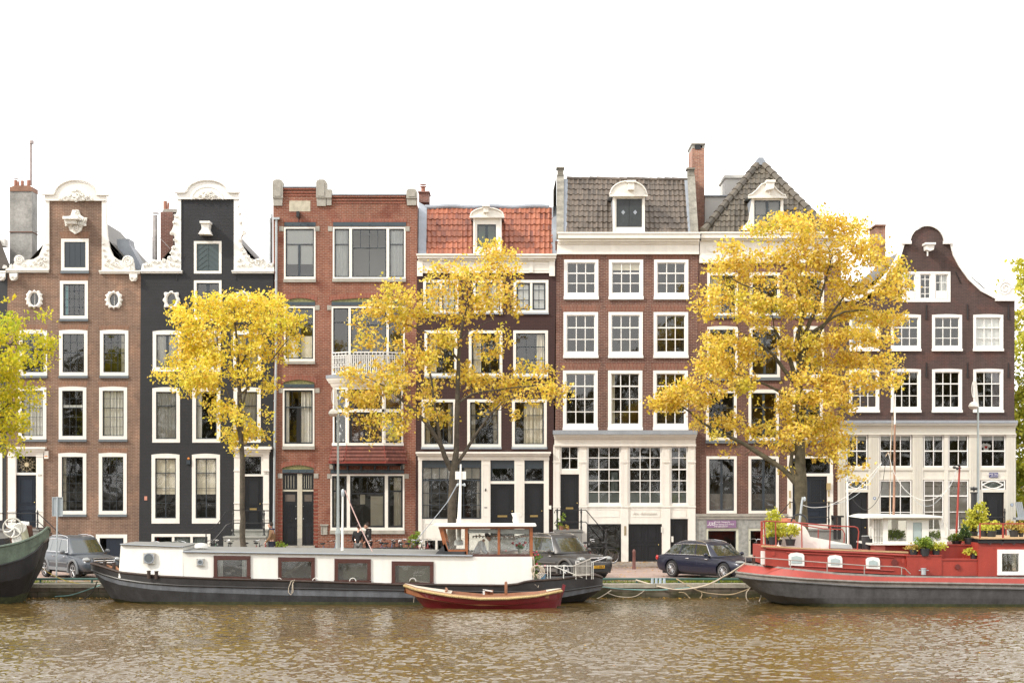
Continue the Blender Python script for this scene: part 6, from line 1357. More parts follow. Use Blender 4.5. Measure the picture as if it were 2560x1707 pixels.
    for sx in (fx, fx-wb):
        for sy in (-1, 1):
            g = MB(); y = sy*(hw-.11); g.lathe([(rad*.66, -.10), (rad*.93, -.10), (rad, -.06), (rad, .06), (rad*.93, .10), (rad*.66, .10)], (sx, y, rad), 28, 'y'); w_ = g.build('wheel', rubber, t, 40, local=True)
            g = MB(); g.ring((sx, y+sy*.085, rad), rad*.66, rad*.055, 'y', 24, 6); g.lathe([(rad*.16, -.02), (rad*.16, .02)], (sx, y+sy*.085, rad), 12, 'y')
            for k in range(spokes):
                a = 2*math.pi*k/spokes+.3; wdt = .11*5/spokes+.02
                for off in ((-.12, .12) if spokes > 6 else (0,)):
                    p0 = Vector((sx+rad*.12*math.cos(a), y+sy*.095, rad+rad*.12*math.sin(a))); p1 = Vector((sx+rad*.66*math.cos(a+off), y+sy*.085, rad+rad*.66*math.sin(a+off))); g.tube([p0, p1], [rad*wdt*.8, rad*wdt*.65], 4)
            g.build('rim', rm, w_, 40, local=True)
            g = MB(); g.lathe([(rad*.64, -.05), (rad*.64, -.02)], (sx, y+sy*.05, rad), 20, 'y'); g.build('brake_drum', dkpl, w_, local=True)
    # nose
    zn = belt*.80
    for sy in (-1, 1):
        g = MB(); g.ell((x1-.20*(L/4.8)-.08, sy*hw*.70, zn*.985), (.24, .15, .07 if not suv else .10), 12, 8); h = g.build('headlight', lampg, t, 50, local=True)
        g = MB(); g.ell((x0+.11, sy*hw*.90, belt*.84), (.075, .055, .10 if not suv else .17), 10, 6); g.build('tail_light', tail, t, 50, local=True)
        g = MB(); mx_, my_ = xf0-.52, sy*(hw+.06); g.ell((mx_, my_, belt+.06), (.075, .11, .075), 10, 7); g.tube([(mx_, sy*hw*.86, belt+.0), (mx_, my_, belt+.03)], .025, 5); g.build('mirror', paint if not clad else clad, t, 50, local=True)
        for hx in (x0+.40*L, x0+.62*L): g = MB(); g.tube([(hx-.10, sy*(hw*.985+.012), belt*.87), (hx, sy*(hw*.985+.03), belt*.875), (hx+.08, sy*(hw*.985+.012), belt*.87)], .014, 5); g.build('door_handle', chrome, t, local=True)
    g = MB(); gx = x1-.035*L/4.8
    if kind == 'wagon': 
        g.box(gx-.2, gx-.02, -.33, -.03, zn-.10, zn+.03); g.box(gx-.2, gx-.02, .03, .33, zn-.10, zn+.03)
    else: g.box(gx-.25, gx-.015, -.40, .40, zn-.12, zn+.04)
    gr_ = g.build('grille', dkpl, t, local=True); g = MB()
    zg0, zg1 = zn-.12, zn+.045
    if kind == 'suv2': g.tube([(gx, -.41, zg1), (gx, .41, zg1), (gx, .41, zg0), (gx, -.41, zg0), (gx, -.41, zg1)], .015, 5); g.tube([(gx+.01, -.38, zg0), (gx+.01, .34, zg1)], .016, 5); g.ring((gx+.01, 0, (zg0+zg1)/2), .055, .014, 'x', 14, 5)
    elif kind == 'suv': g.tube([(gx, -.45, zg1), (gx, -.40, zg0), (gx, .40, zg0), (gx, .45, zg1), (gx, -.45, zg1)], .017, 5); g.tube([(gx, -.44, zn-.04), (gx, .44, zn-.04)], .016, 5); g.box(gx-.01, gx+.015, -.05, .05, zn-.09, zn+.0)
    else:
        for s_ in (-1, 1): g.tube([(gx, s_*.03, zg1-.02), (gx, s_*.34, zg1-.02), (gx, s_*.32, zg0+.02), (gx, s_*.04, zg0+.02), (gx, s_*.03, zg1-.02)], .013, 5)
    g.build('grille_frame', chrome, gr_, local=True)
    g = MB(); g.box(x1-.30, x1-.012, -hw*.62, hw*.62, gc+.05, gc+.17); g.build('air_intake', dkpl, t, local=True)
    if clad:
        g = MB()
        for sx in (fx, fx-wb):
            for sy in (-1, 1): g.ring((sx, sy*(hw*.985), rad), rad+.085, .05, 'y', 18, 6, R(-12), R(192))
        for sy in (-1, 1): g.box(fx-wb+rad+.1, fx-rad-.1, min(sy*hw*.93, sy*(hw+.012)), max(sy*hw*.93, sy*(hw+.012)), gc+.03, gc+.16); g.box(fx-wb+rad+.2, fx-rad-.15, min(sy*hw*.93, sy*(hw+.02)), max(sy*hw*.93, sy*(hw+.02)), belt*.62, belt*.66)
        g.build('cladding', clad, t, 40, local=True)
    if plate is not None:
        g = MB(); g.box(x1-.02, x1+.022, -.26, .26, gc+.19, gc+.30); pl_ = g.build('number_plate', platey, t, local=True)
        if plate:
            cu = bpy.data.curves.new('t', 'FONT'); cu.body = plate; cu.align_x = 'CENTER'; cu.size = .115; cu.extrude = .002; o = link(bpy.data.objects.new('t', cu)); me = eval_mesh(o, 'plate_lettering'); bpy.data.objects.remove(o); bpy.data.curves.remove(cu)
            for q in me.vertices: q.co = Vector((x1+.026+q.co.z, q.co.x*.95, gc+.205+q.co.y))
            me.materials.clear(); me.materials.append(black); o = link(bpy.data.objects.new('plate_lettering', me)); o.parent = pl_
    return t
car('dark grey estate off-roader with a V-slashed grille and yellow plate ZG-008-R', 'suv2', 4.80, 1.90, 1.76, 2.86, .37, 1416, 70.6, carpaint('paint_dark_grey', (.034, .031, .030)), clad=M('clad_grey', (.10, .095, .09), .6), plate='ZG-008-R', spokes=5)
car('dark navy blue estate car with many-spoked silver wheels beside the red houseboat', 'wagon', 4.84, 1.85, 1.46, 2.89, .335, 1811, 70.9, carpaint('paint_navy', (.012, .014, .032)), spokes=10)
car('silver grey compact off-roader behind the left mooring sign', 'suv', 4.60, 1.78, 1.66, 2.62, .335, 187, 71.3, carpaint('paint_silver_grey', (.058, .068, .082)), clad=M('clad_silver', (.15, .16, .17), .45), plate='', spokes=5)
car('dark green car of which only the low roof shows above the white houseboat bow', 'wagon', 4.4, 1.72, 1.40, 2.6, .31, 430, 71.5, carpaint('paint_green', (.02, .05, .04)), spokes=5)
# bicycles ------------------------------------------------------
def bicycle(label, loc, rz, frame, lean=0, group='bicycles parked on the street', rimc=None):
    t = thing('bicycle', label, 'bicycle', loc, rz, group); t.rotation_euler = (lean, 0, rz)
    g = MB(); bb, hd, st, rw, fw = (0, 0, .30), (.42, 0, .85), (-.16, 0, .82), (-.52, 0, .34), (.58, 0, .34)
    g.tube([hd, (.36, 0, .62), bb], .02, 6); g.tube([bb, st], .016, 6); g.tube([bb, rw], .011, 5); g.tube([st, rw], .011, 5); g.tube([(-.13, 0, .72), (.38, 0, .70)], .016, 6); g.tube([(.40, 0, .95), hd, fw], .015, 6); g.build('frame', frame, t, local=True)
    for w_, nm in ((rw, 'wheel'), (fw, 'wheel')):
        g = MB(); g.ring(w_, .335, .018, 'y', 26, 5); o = g.build(nm, rubber, t, 50, local=True); g = MB(); g.ring(w_, .312, .008, 'y', 24, 4)
        for k in range(12): a = k*math.pi/6; g.tube([w_, (w_[0]+.31*math.cos(a), 0, w_[2]+.31*math.sin(a))], .0022, 3)
        g.build('rim', chrome, o, local=True)
    g = MB(); g.tube([(.40, 0, .92), (.38, 0, 1.02), (.46, .05, 1.08), (.42, .26, 1.06), (.22, .29, 1.02)], .012, 5); g.tube([(.38, 0, 1.02), (.46, -.05, 1.08), (.42, -.26, 1.06), (.22, -.29, 1.02)], .012, 5); hb = g.build('handlebar', chrome, t, 50, local=True)
    g = MB(); g.tube([(.26, .29, 1.025), (.16, .29, 1.01)], .018, 5); g.tube([(.26, -.29, 1.025), (.16, -.29, 1.01)], .018, 5); g.build('grip', dkpl, hb, local=True)
    g = MB(); g.ell((-.20, 0, .93), (.14, .08, .045), 8, 6); g.tube([(-.19, 0, .90), (-.16, 0, .80)], .013, 5); g.build('saddle', dkpl, t, 50, local=True)
    g = MB(); g.tube([(-.18, 0, .72), (-.62, .06, .72), (-.62, -.06, .72), (-.18, 0, .72)], .009, 4); g.ring(rw, .37, .012, 'y', 14, 4, R(10), R(150)); g.build('rear_rack', dkpl, t, local=True)
    g = MB(); g.ring((0, 0, .30), .09, .01, 'y', 14, 4); g.tube([(0, -.1, .30), (.12, -.12, .22)], .012, 4); g.tube([(0, .1, .30), (-.12, .12, .38)], .012, 4); g.build('crank', chrome, t, local=True)
    g = MB(); g.ell((.50, 0, .86), (.05, .04, .05), 8, 6); g.build('lamp', lampg, t, 50, local=True)
    return t
fb = M('bike_black', (.02, .02, .022), .35, coat=.5); fr_ = M('bike_red', (.30, .03, .03), .35, coat=.5); fbl = M('bike_blue', (.10, .18, .32), .35, coat=.5); fgn = M('bike_green', (.04, .12, .07), .35)
bk = [(548, 79.4, 'black bicycle with chrome bars left of the slender tree, nearest the iron stair rail', fb, 0), (585, 79.2, 'black bicycle with bright handlebar just left of the slender tree trunk', fb, .5), (625, 79.0, 'black bicycle with bright handlebar just right of the slender tree trunk', fb, -.3),
      (818, 78.6, 'pale blue bicycle standing alone left of the tall grey lamp post', fbl, .2), (905, 78.8, 'black bicycle directly in front of the couple in black', fb, .25), (930, 79.4, 'red bicycle just right of the couple in black', fr_, -.2),
      (975, 78.9, 'black bicycle with child seat in the middle of the row by the red brick wall', fb, .1), (1010, 79.3, 'green bicycle under the small bush of the aubergine house', fgn, .3), (1030, 78.7, 'black bicycle in the crowded row left of the wheelhouse', fb, -.15), (1052, 79.5, 'red bicycle nearest to the black canopy of the wheelhouse', fr_, .4), (862, 79.2, 'black bicycle between the two grey street poles', fb, 0), (518, 79.0, 'green bicycle farthest left, beside the curled end of the iron stair rail', fgn, .3), (644, 79.5, 'red bicycle between the slender tree and the walking man', fr_, .6), (960, 79.6, 'blue bicycle in the row right of the couple in black', fbl, .4), (992, 79.8, 'black bicycle tilted against its neighbour left of the small bush', fb, .7)]
for px, d, lb_, m_, r_z in bk: d += 2.5; bicycle(lb_, (WX(px, d), d, .10), R(20)+r_z, m_, R(rnd.uniform(-6, 6)))
bicycle('black bicycle with pale rear tyre leaning in front of the cream basement', (WX(1500, 82.3), 82.3, .10), R(180), fb, R(-7), group=None)
bicycle('dark red bicycle parked farther left behind the grey off-roader', (WX(1455, 82.0), 82.0, .10), R(200), fr_, R(5), group=None)
bicycle('black bicycle leaning by the plum house basement door left of the red rail', (WX(1886, 82.2), 82.2, .10), R(80), fb, R(4), group=None)
# ================================================================ BOATS
def lerp_rows(rows, x):
    rows = sorted(rows)
    if x <= rows[0][0]: return rows[0][1]
    for (x0, y0), (x1, y1) in zip(rows, rows[1:]):
        if x <= x1:
            u = (x-x0)/(x1-x0); return y0+(y1-y0)*u
    return rows[-1][1]
def hull(t, dc, hb, levels, mats, names, tb=.12, ts=.1, eb=.5, es=.6, N=90, deck=None, deckdrop=.06, inner=None, sternmin=0):
    """levels top to bottom: (bow px, stern px, rows or None for an absolute z, beam factor, z)"""
    def hf(u, k):
        a = (1-(1-min(1, u/tb))**2)**eb; b = min(1, ((1-u)/ts))**es if 1-u < ts else 1
        return max(hb*k*min(a, max(b, sternmin)), .015)
    rows = []
    for bx, sx, rw, k, z in levels:
        L = []
        for i in range(N+1):
            u = .5-.5*math.cos(math.pi*i/N); px = bx+(sx-bx)*u; h = hf(u, k); d = dc-h
            X = WX(px, d); Z = WZ(lerp_rows(rw, px), d) if rw else z
            L.append((X, h, Z))
        rows.append(L)
    for j in range(len(levels)-1):
        g = MB()
        for s in (-1, 1):
            v = [(X, dc+s*h, Z) for X, h, Z in rows[j]]+[(X, dc+s*h, Z) for X, h, Z in rows[j+1]]
            g.add(v, [(i, i+1, N+2+i, N+1+i) for i in range(N)])
        v = [(rows[q][N][0], dc+s*rows[q][N][1], rows[q][N][2]) for q in (j, j+1) for s in (-1, 1)]; g.add(v, [(0, 1, 3, 2)])
        g.build(names[j], mats[j], t, 85)
    g = MB(); dk = [(X, h-.03, Z-deckdrop) for X, h, Z in rows[0]]
    g.add([(X, dc-h, Z) for X, h, Z in dk]+[(X, dc+h, Z) for X, h, Z in dk], [(i, i+1, N+2+i, N+1+i) for i in range(N)]); g.build('deck', deck or mats[0], t)
    if inner:
        g = MB()
        for s in (-1, 1):
            v = [(X, dc+s*(h-.02), Z) for X, h, Z in rows[0]]+[(X, dc+s*(h-.10), Z-deckdrop-.02) for X, h, Z in rows[0]]; g.add(v, [(i, i+1, N+2+i, N+1+i) for i in range(N)])
        g.build('inner_planking', inner, t, 40)
    return rows
def strake(rows, dc, r, t, name, mat, off=0, both=True, i0=0, i1=None, n=6):
    g = MB()
    for s in (-1, 1):
        g.tube([(X, dc+s*(h+off), Z) for X, h, Z in rows[i0:i1]], r, n)
        if not both: break
    return g.build(name, mat, t, 50)
hullbk = M('hull_black', (.022, .020, .020), .42, var=.5, scale=2.2, bump=.15, bscale=6, streak=0.35); hullgr = M('hull_dark_grey', (.052, .053, .058), .5, var=.4, scale=1.6, streak=0.35)
stripe = M('hull_blue_grey', (.145, .155, .175), .45, var=.28, scale=2, streak=0.35); rustb = M('rusty_rail', (.05, .03, .022), .7, var=.6, scale=5); algae = M('algae', (.05, .055, .02), .8, var=.5, scale=5)
bwhite = M('boat_white', (.80, .79, .74), .4, var=.05, scale=.7, streak=0.06); broof = M('boat_roof_grey', (.20, .20, .19), .8, var=.15); brown = M('brown_frame', (.070, .022, .016), .3, var=.15, coat=.3)
rope = M('rope_pale', (.50, .43, .34), .85, var=.15, scale=20); ropeg = M('rope_teal', (.22, .42, .40), .8)
# ---------------------------------------------------------------- white houseboat
wb = thing('houseboat', 'long white houseboat with brown framed windows, black hull and a varnished wheelhouse', 'houseboat', (WX(870, 66.4), 66.4, ZW))
LV = [(228, 1506, [(228, 1408), (245, 1412), (300, 1430), (400, 1440), (533, 1446), (700, 1450), (980, 1460), (1260, 1463), (1295, 1459), (1318, 1452), (1400, 1447), (1485, 1437), (1506, 1443)], 1, 0),
      (229, 1507, [(229, 1424), (260, 1436), (300, 1447), (360, 1456), (450, 1463), (600, 1467), (900, 1473), (1260, 1479), (1400, 1478), (1507, 1462)], 1.0, 0),
      (234, 1502, [(234, 1431), (260, 1448), (300, 1461), (380, 1473), (500, 1480), (700, 1487), (1000, 1493), (1260, 1496), (1400, 1494), (1502, 1474)], .985, 0),
      (278, 1460, [(278, 1494), (330, 1503), (1400, 1505), (1460, 1502)], .95, 0), (292, 1440, None, .94, ZW-.02), (310, 1420, None, .85, ZW-.5)]
rw = hull(wb, 66.4, 1.8, LV, [hullbk, stripe, hullgr, algae, algae], ['bulwark', 'painted_stripe', 'hull', 'waterline_band', 'hull_bottom'], tb=.22, ts=.12, eb=.6, deck=hullgr)
strake(rw[0], 66.4, .045, wb, 'rail_cap', rustb); strake(rw[1], 66.4, .035, wb, 'rubbing_strake', hullbk, .01)
bd0 = 64.86
def cabwall(t, name, outline, holes, d, mat, thick=.05):
    g = MB(); holed(g, pxs(outline, d), [pxs(h, d) for h in holes], d, d+thick); return g.build(name, mat, t)
wins = [(534, 1388, 626, 1446), (695, 1392, 787, 1450), (836, 1396, 927, 1455), (979, 1402, 1084, 1461)]
cab = cabwall(wb, 'cabin_side', [(457, 1377), (1181, 1389), (1181, 1463), (457, 1449)], [[(a+4, b+4), (c-4, b+5), (c-4, e-4), (a+4, e-5)] for a, b, c, e in wins], bd0, bwhite)
g = MB(); X = lambda p: WX(p, bd0); Zq = lambda p: WZ(p, bd0)
g.add([W(302, 1361, 65.35), W(457, 1367, bd0), W(457, 1449, bd0-.02), W(296, 1444, 65.3), W(302, 1361, 65.35)+Vector((.1, 2.0, 0)), W(457, 1367, bd0)+Vector((0, 3.0, 0)), W(457, 1449, bd0)+Vector((0, 3.0, 0)), W(296, 1444, 65.3)+Vector((.1, 2.0, 0))], [(0, 1, 2, 3), (0, 4, 5, 1), (0, 3, 7, 4), (1, 5, 6, 2), (4, 7, 6, 5)])
fcab = g.build('fore_cabin', bwhite, wb)
g = MB(); g.add([W(300, 1358.5, 65.25), W(460, 1365, bd0-.06), W(460, 1368, bd0-.06), W(300, 1361.5, 65.25), W(300, 1358.5, 65.25)+Vector((.1, 2.2, 0)), W(460, 1365, bd0-.06)+Vector((0, 3.15, 0)), W(460, 1368, bd0-.06)+Vector((0, 3.15, 0)), W(300, 1361.5, 65.25)+Vector((.1, 2.2, 0))], [(0, 1, 2, 3), (0, 4, 5, 1), (0, 3, 7, 4), (1, 5, 6, 2), (4, 7, 6, 5), (2, 6, 7, 3)])
g.add([W(457, 1376.5, bd0-.07), W(1182, 1386.5, bd0-.07), W(1182, 1390, bd0-.07), W(457, 1379, bd0-.07), W(457, 1376.5, bd0-.07)+Vector((0, 3.2, .04)), W(1182, 1386.5, bd0-.07)+Vector((0, 3.2, .04)), W(1182, 1390, bd0-.07)+Vector((0, 3.2, 0)), W(457, 1379, bd0-.07)+Vector((0, 3.2, 0))], [(0, 1, 2, 3), (0, 4, 5, 1), (0, 3, 7, 4), (1, 5, 6, 2), (4, 7, 6, 5), (2, 6, 7, 3)]); g.build('cabin_roof', broof, wb)
g = MB(); g.tube([W(300, 1360, 65.24), W(458, 1366.5, bd0-.07)], .018, 5); g.tube([W(457, 1378.5, bd0-.08), W(1181, 1389, bd0-.08)], .03, 6); g.build('roof_edge', lead, wb)
g = MB(); g.box(X(457), X(1181), 68.0-.1, 68.0, Zq(1460), Zq(1392)); g.box(X(457), X(1181), bd0+.06, 67.9, Zq(1466), Zq(1464)); g.box(X(459), X(461), bd0+.06, 67.9, Zq(1450), Zq(1380)); g.build('cabin_shell', bwhite, wb)
g = MB(); g.bp(1181, 1391, 1331, 1464, bd0-.015, 2.95); g.build('aft_cabin', bwhite, wb)
for i, (a, b, c, e) in enumerate(wins):
    g = MB(); d = bd0-.05; k = 9
    g.pp([(a+2, b), (c-2, b+.8), (c, b+3), (c, e), (a-2, e-1), (a, b+3)], d, .05, d) if False else None
    def q4(x0, y0, x1, y1, d_=d, dp=.08): g.pp([(x0, y0), (x1, y0+(x1-x0)*.012), (x1, y1+(x1-x0)*.012), (x0, y1)], d_, dp, d_)
    q4(a, b, c, b+k); q4(a-1, e-6, c+1, e, d-.02, .1); q4(a, b+k, a+k, e-6); q4(c-k, b+k, c, e-6); fr = g.build('window', brown, wb, 30)
    g = MB(); g.bp(a+k, b+k, c-k, b+k+2, d+.05, .03); g.build('inner_trim', wood, fr)
    g = MB(); g.bp(a+k-1, b+k-1, c-k+1, e-4, d+.06, .004); g.build('pane', glass, fr)
    g = MB(); x0, x1, z0, z1 = WX(a+4, bd0), WX(c-4, bd0), WZ(e, bd0), WZ(b+4, bd0); g.add([(x0, bd0+.06, z0), (x1, bd0+.06, z0), (x1, bd0+.06, z1), (x0, bd0+.06, z1), (x0, bd0+1.6, z0), (x1, bd0+1.6, z0), (x1, bd0+1.6, z1), (x0, bd0+1.6, z1)], [(4, 5, 6, 7), (0, 1, 5, 4), (1, 2, 6, 5), (2, 3, 7, 6), (3, 0, 4, 7)]); g.build('room', M('cabin_inside', (.20, .19, .15), .9) if i else M('cabin_blue', (.13, .16, .18), .9), fr, normals=False)
    g = MB()
    def bc(xa, xb): 
        n_ = 10; g.grid(lambda u, v: (WX(xa+(xb-xa)*u, bd0), bd0+.12+.02*math.sin(u*16), WZ((b+8)+(e-4-b-8)*(1-v), bd0)), n_, 1)
    if i == 0: bc(a+9, a+22); bc(c-22, c-9)
    elif i == 3: g.bp(a+18, b+12, c-9, e-4, bd0+.15, .01)
    elif i == 2: g.bp(a+22, b+12, c-9, e-8, bd0+.5, .01); g.bp(a+35, e-12, a+47, e-4, bd0+.3, .2); g.bp(a+50, e-12, a+60, e-4, bd0+.3, .2)
    else: g.pp([(a+9, e-12), (c-28, b+10), (c-20, b+10), (a+9, e-4)], bd0+.7, .06, bd0); g.ring(W(a+24, e-8, bd0+.2), .16, .018, 'y', 14, 4, 0, math.pi)
    g.build('curtain' if i == 0 else 'furnishing', MATS['curtain_sheer'] if i == 0 else M('inside_olive', (.25, .24, .18), .8), fr)
for cx, cy, r, pl, d in ((372, 1395, 12, 14, 65.0), (500.5, 1405, 6, 9.5, bd0-.02)):
    g = MB(); g.bp(cx-pl, cy-pl, cx+pl, cy+pl, d-.05, .1); ph = g.build('porthole', M('porthole_plate', (.62, .60, .54), .4, metal=.3, var=.25, scale=9), wb)
    g = MB(); g.ring(W(cx, cy, d-.06), r/71, .022, 'y', 22, 6); g.build('ring', lead, ph, 50); g = MB(); g.lathe([(r/71, -.0), (r/71, .02)], W(cx, cy, d-.068), 20, 'y'); g.build('pane', M('porthole_glass', (.10, .12, .13), .1, coat=1), ph)
    g = MB(); 
    for sx in (-1, 1):
        for sy in (-1, 1): g.ell(W(cx+sx*pl*.75, cy+sy*pl*.75, d-.055), (.018, .012, .018), 6, 5)
    g.build('bolt', lead, ph)
g = MB(); p0 = W(503, 1377, 66); g.lathe([(.10, -.1), (.10, .10), (.24, .12), (.24, .22), (.2, .24), (.22, .26), (.05, .29)], p0, 16); g.build('roof_vent', bwhite, wb, 40)
for px, py in ((391, 1438), (372, 1437), (262, 1414), (285, 1416)):
    g = MB(); g.lathe([(.065, -.12), (.065, .13), (.075, .13), (.075, .16)], W(px, py, 64.75 if px > 300 else 65.9), 10); g.build('bollard', rustb, wb, 40)
g = MB(); g.tube([W(262, 1412, 66), W(300, 1424, 65.9)], .05, 8); g.ring(W(272, 1418, 66.2), .3, .03, 'z', 16, 5); g.build('anchor_gear', M('rusty_orange', (.40, .19, .10), .8, var=.4), wb, 50)
# wheelhouse: open glazed box on top
wd_ = 64.95; we = 67.3
g = MB(); g.pp([(1080, 1312.5), (1086, 1311.5), (1338, 1311.5), (1341, 1312.5), (1340, 1315.5), (1098, 1316)], wd_-.12, we-wd_+.2, wd_-.12); g.build('wheelhouse_roof', bwhite, wb)
g = MB()
for d in (wd_, we-.08):
    g.pp([(1096, 1316), (1106, 1316), (1121, 1377), (1112, 1377)], d, .08, wd_); g.pp([(1162, 1316), (1169.5, 1316), (1169.5, 1391), (1162, 1391)], d, .08, wd_); g.pp([(1244, 1321), (1250, 1321), (1250, 1388), (1244, 1388)], d, .08, wd_); g.pp([(1324.5, 1316), (1332, 1316), (1332, 1391), (1324.5, 1391)], d, .08, wd_)
    g.pp([(1106, 1316), (1162, 1316), (1162, 1322), (1108, 1322)], d, .08, wd_); g.pp([(1169.5, 1316), (1324.5, 1316), (1324.5, 1321), (1169.5, 1321)], d, .08, wd_)
g.pp([(1121, 1373), (1162, 1373), (1162, 1378), (1121, 1378)], wd_, .08, wd_)
for px in (1096, 1324.5): 
    q = 8; g.pp([(px, 1316), (px+q, 1316), (px+q, 1321), (px, 1321)], wd_+.09, we-wd_-.19, wd_)
g.build('wheelhouse_frame', wood, wb)
g = MB(); g.bp(1169.5, 1386, 1324.5, 1391.5, wd_-.03, .08); g.build('sill_rail', brown, wb)
g = MB(); g.bp(1170, 1322, 1244, 1386, wd_+.04, .004); g.bp(1250, 1322, 1324, 1386, wd_+.04, .004); g.pp([(1108, 1323), (1162, 1323), (1162, 1373), (1120, 1373)], wd_+.04, .004, wd_)
g.bp(1170, 1322, 1244, 1386, we-.04, .004, wd_); g.bp(1250, 1322, 1324, 1386, we-.04, .004, wd_); g.build('wheelhouse_glass', glassmat('clear_glass', (.96, .97, .96), .02, .05), wb)
g = MB(); g.bp(1170, 1322, 1244, 1332, wd_+.12, .01); g.bp(1251, 1322, 1323, 1334, wd_+.12, .01); g.build('roller_blind', blindw, wb)
g = MB(); g.bp(1170, 1384, 1324, 1391, wd_+.1, we-wd_-.2, wd_); g.bp(1180, 1344, 1320, 1345.5, we-.3, .2, wd_); g.build('wheelhouse_shelf', wood, wb)
g = MB(); g.pp([(1085, 1388), (1112, 1358), (1121, 1378), (1166, 1378), (1166, 1391), (1085, 1390)], wd_-.0, 2.5, wd_); g.build('companion_slope', hullgr, wb)
# galley things seen through the glass
mg = M('crockery', (.70, .68, .64), .3); rd = M('flower_red', (.45, .02, .03), .6); gl_ = M('stem_green', (.06, .14, .03), .7)
g = MB()
for k in range(9): px = 1183+k*8; g.lathe([(.03, 0), (.035, .07+.03*(k % 3))], W(px, 1344, we-.25), 8)
for k in range(4): g.ell(W(1262+k*12, 1341, we-.3), (.055, .055, .05), 8, 6)
solo(g, 'shelf_crockery', mg, 'pale jars and hanging mugs on the rear shelf inside the wheelhouse', 'crockery', tuple(W(1220, 1344, we-.25)))
tv = thing('flower_vase', 'glass vase of red flowers behind the right wheelhouse pane', 'vase', tuple(W(1300, 1384, 65.6)))
g = MB(); g.lathe([(.07, 0), (.08, .14), (.07, .22)], W(1300, 1384, 65.6), 10); g.build('vase', M('vase_glass', (.35, .38, .30), .2), tv, 40)
g = MB()
for k in range(9): g.tube([W(1300, 1370, 65.6), W(1288+k*3, 1362-4*math.sin(k), 65.6)], .012, 4)
g.ell(W(1300, 1366, 65.6), (.16, .14, .10), 8, 6); g.build('stems', gl_, tv)
g = MB()
for x, y in ((1282, 1357), (1299, 1358), (1313, 1356), (1292, 1362), (1308, 1362)): g.ell(W(x, y, 65.55), (.05, .05, .05), 8, 6)
g.build('bloom', rd, tv)
# mast on the wheelhouse and the thin pole with its stay
ms = thing('radio_mast', 'white mast with square box rising behind the wheelhouse', 'mast', tuple(W(1147, 1345, 66)))
g = MB(); g.lathe([(.16, 0), (.16, .15), (.09, .2)], W(1147, 1362, 66), 12); g.tube([W(1147, 1362, 66), W(1148, 1300, 66), W(1151, 1215, 66), W(1152, 1160, 66)], [.085, .07, .045, .03], 10); g.build('pole', bwhite, ms, 50)
g = MB(); g.bp(1138, 1178, 1165, 1198, 66.0, .04); g.build('box', bwhite, ms)
g = MB(); g.tube([W(1143, 1209, 66), W(1164, 1213, 66)], .03, 5); g.ell(W(1144, 1212, 66), (.05, .05, .05), 8, 6); g.ell(W(1161, 1211, 66), (.04, .04, .06), 8, 6); g.build('spreader', galv, ms)
g = MB(); g.tube([W(1142, 1213, 66), W(1125, 1243, 66), W(1118, 1255, 66)], .02, 5); g.tube([W(1118, 1255, 66), W(1040, 1352, 66)], .012, 4); g.build('stay', lead, ms)
mp_ = thing('shore_pole', 'thin white pole with a fitting on top and a slack diagonal line', 'pole', tuple(W(857, 1378, 66.5)))
g = MB(); g.tube([W(856, 1378, 66.5), W(856, 1360, 66.5), W(857, 1222, 66.5)], [.06, .045, .035], 8); g.build('pole', bwhite, mp_, 50)
g = MB(); g.lathe([(.05, 0), (.06, .04), (.06, .2), (.03, .26)], W(857, 1240, 66.5), 10); g.build('fitting', galv, mp_, 50)
g = MB(); g.tube([W(862, 1225, 66.5), W(868, 1240, 66.5), W(875, 1258, 66.4)], .02, 5); g.tube([W(875, 1258, 66.4), W(900, 1315, 66.3), W(931, 1379, 66.2)], .02, 5); g.build('line', M('line_pink', (.62, .42, .38), .7), mp_)
# stern gear
g = MB(); rl = lambda *p: g.tube([W(x, y, 65.0) for x, y in p], .016, 5)
for x in (1369, 1376, 1409, 1440, 1466, 1479, 1483): rl((x, 1447), (x, 1412 if x < 1440 else 1402))
rl((1345, 1414), (1480, 1414)); rl((1385, 1415), (1456, 1443)); g.build('stern_railing', bwhite, wb, 50)
g = MB(); g.pp([(1432, 1413), (1476, 1395), (1476, 1398), (1432, 1416)], 64.9, .05, 64.9)
for k in range(14): x = 1434+k*3.1; g.bp(x, 1415-(x-1432)*.41, x+1.2, 1438, 64.92, .02)
g.pp([(1432, 1436), (1476, 1434), (1476, 1437), (1432, 1439)], 64.9, .05, 64.9); g.build('gangway_gate', M('weathered_white', (.50, .47, .42), .8, var=.25), wb)
g = MB()
for k in range(4): g.ring(W(1340+k*2, 1424+k*1.5, 64.7), .16+.02*k, .016, 'y', 14, 5, R(-100), R(240))
g.tube([W(1334, 1390, 64.8), W(1336, 1420, 64.7), W(1333, 1455, 64.62), W(1345, 1468, 64.6), W(1352, 1440, 64.7)], .016, 5); solo(g, 'rope_coil', rope, 'pale rope coil hanging at the stern corner of the white houseboat', 'rope', tuple(W(1340, 1440, 64.7)), smooth=50)
bt = thing('bucket', 'pale blue bucket on the stern deck of the white houseboat', 'bucket', tuple(W(1355, 1450, 65.3)))
g = MB(); g.lathe([(.10, 0), (.14, .24), (.15, .24), (.13, .22)], W(1355, 1450, 65.3), 14); g.build('pail', M('bucket_blue', (.20, .36, .50), .4), bt, 40); g = MB(); g.ring(W(1355, 1434, 65.3), .14, .006, 'x', 12, 4, 0, math.pi); g.build('handle', galv, bt)
fl = thing('flower_trough', 'pink and red flowers climbing beside the aft corner of the white cabin', 'plant', tuple(W(1337, 1420, 65.4)))
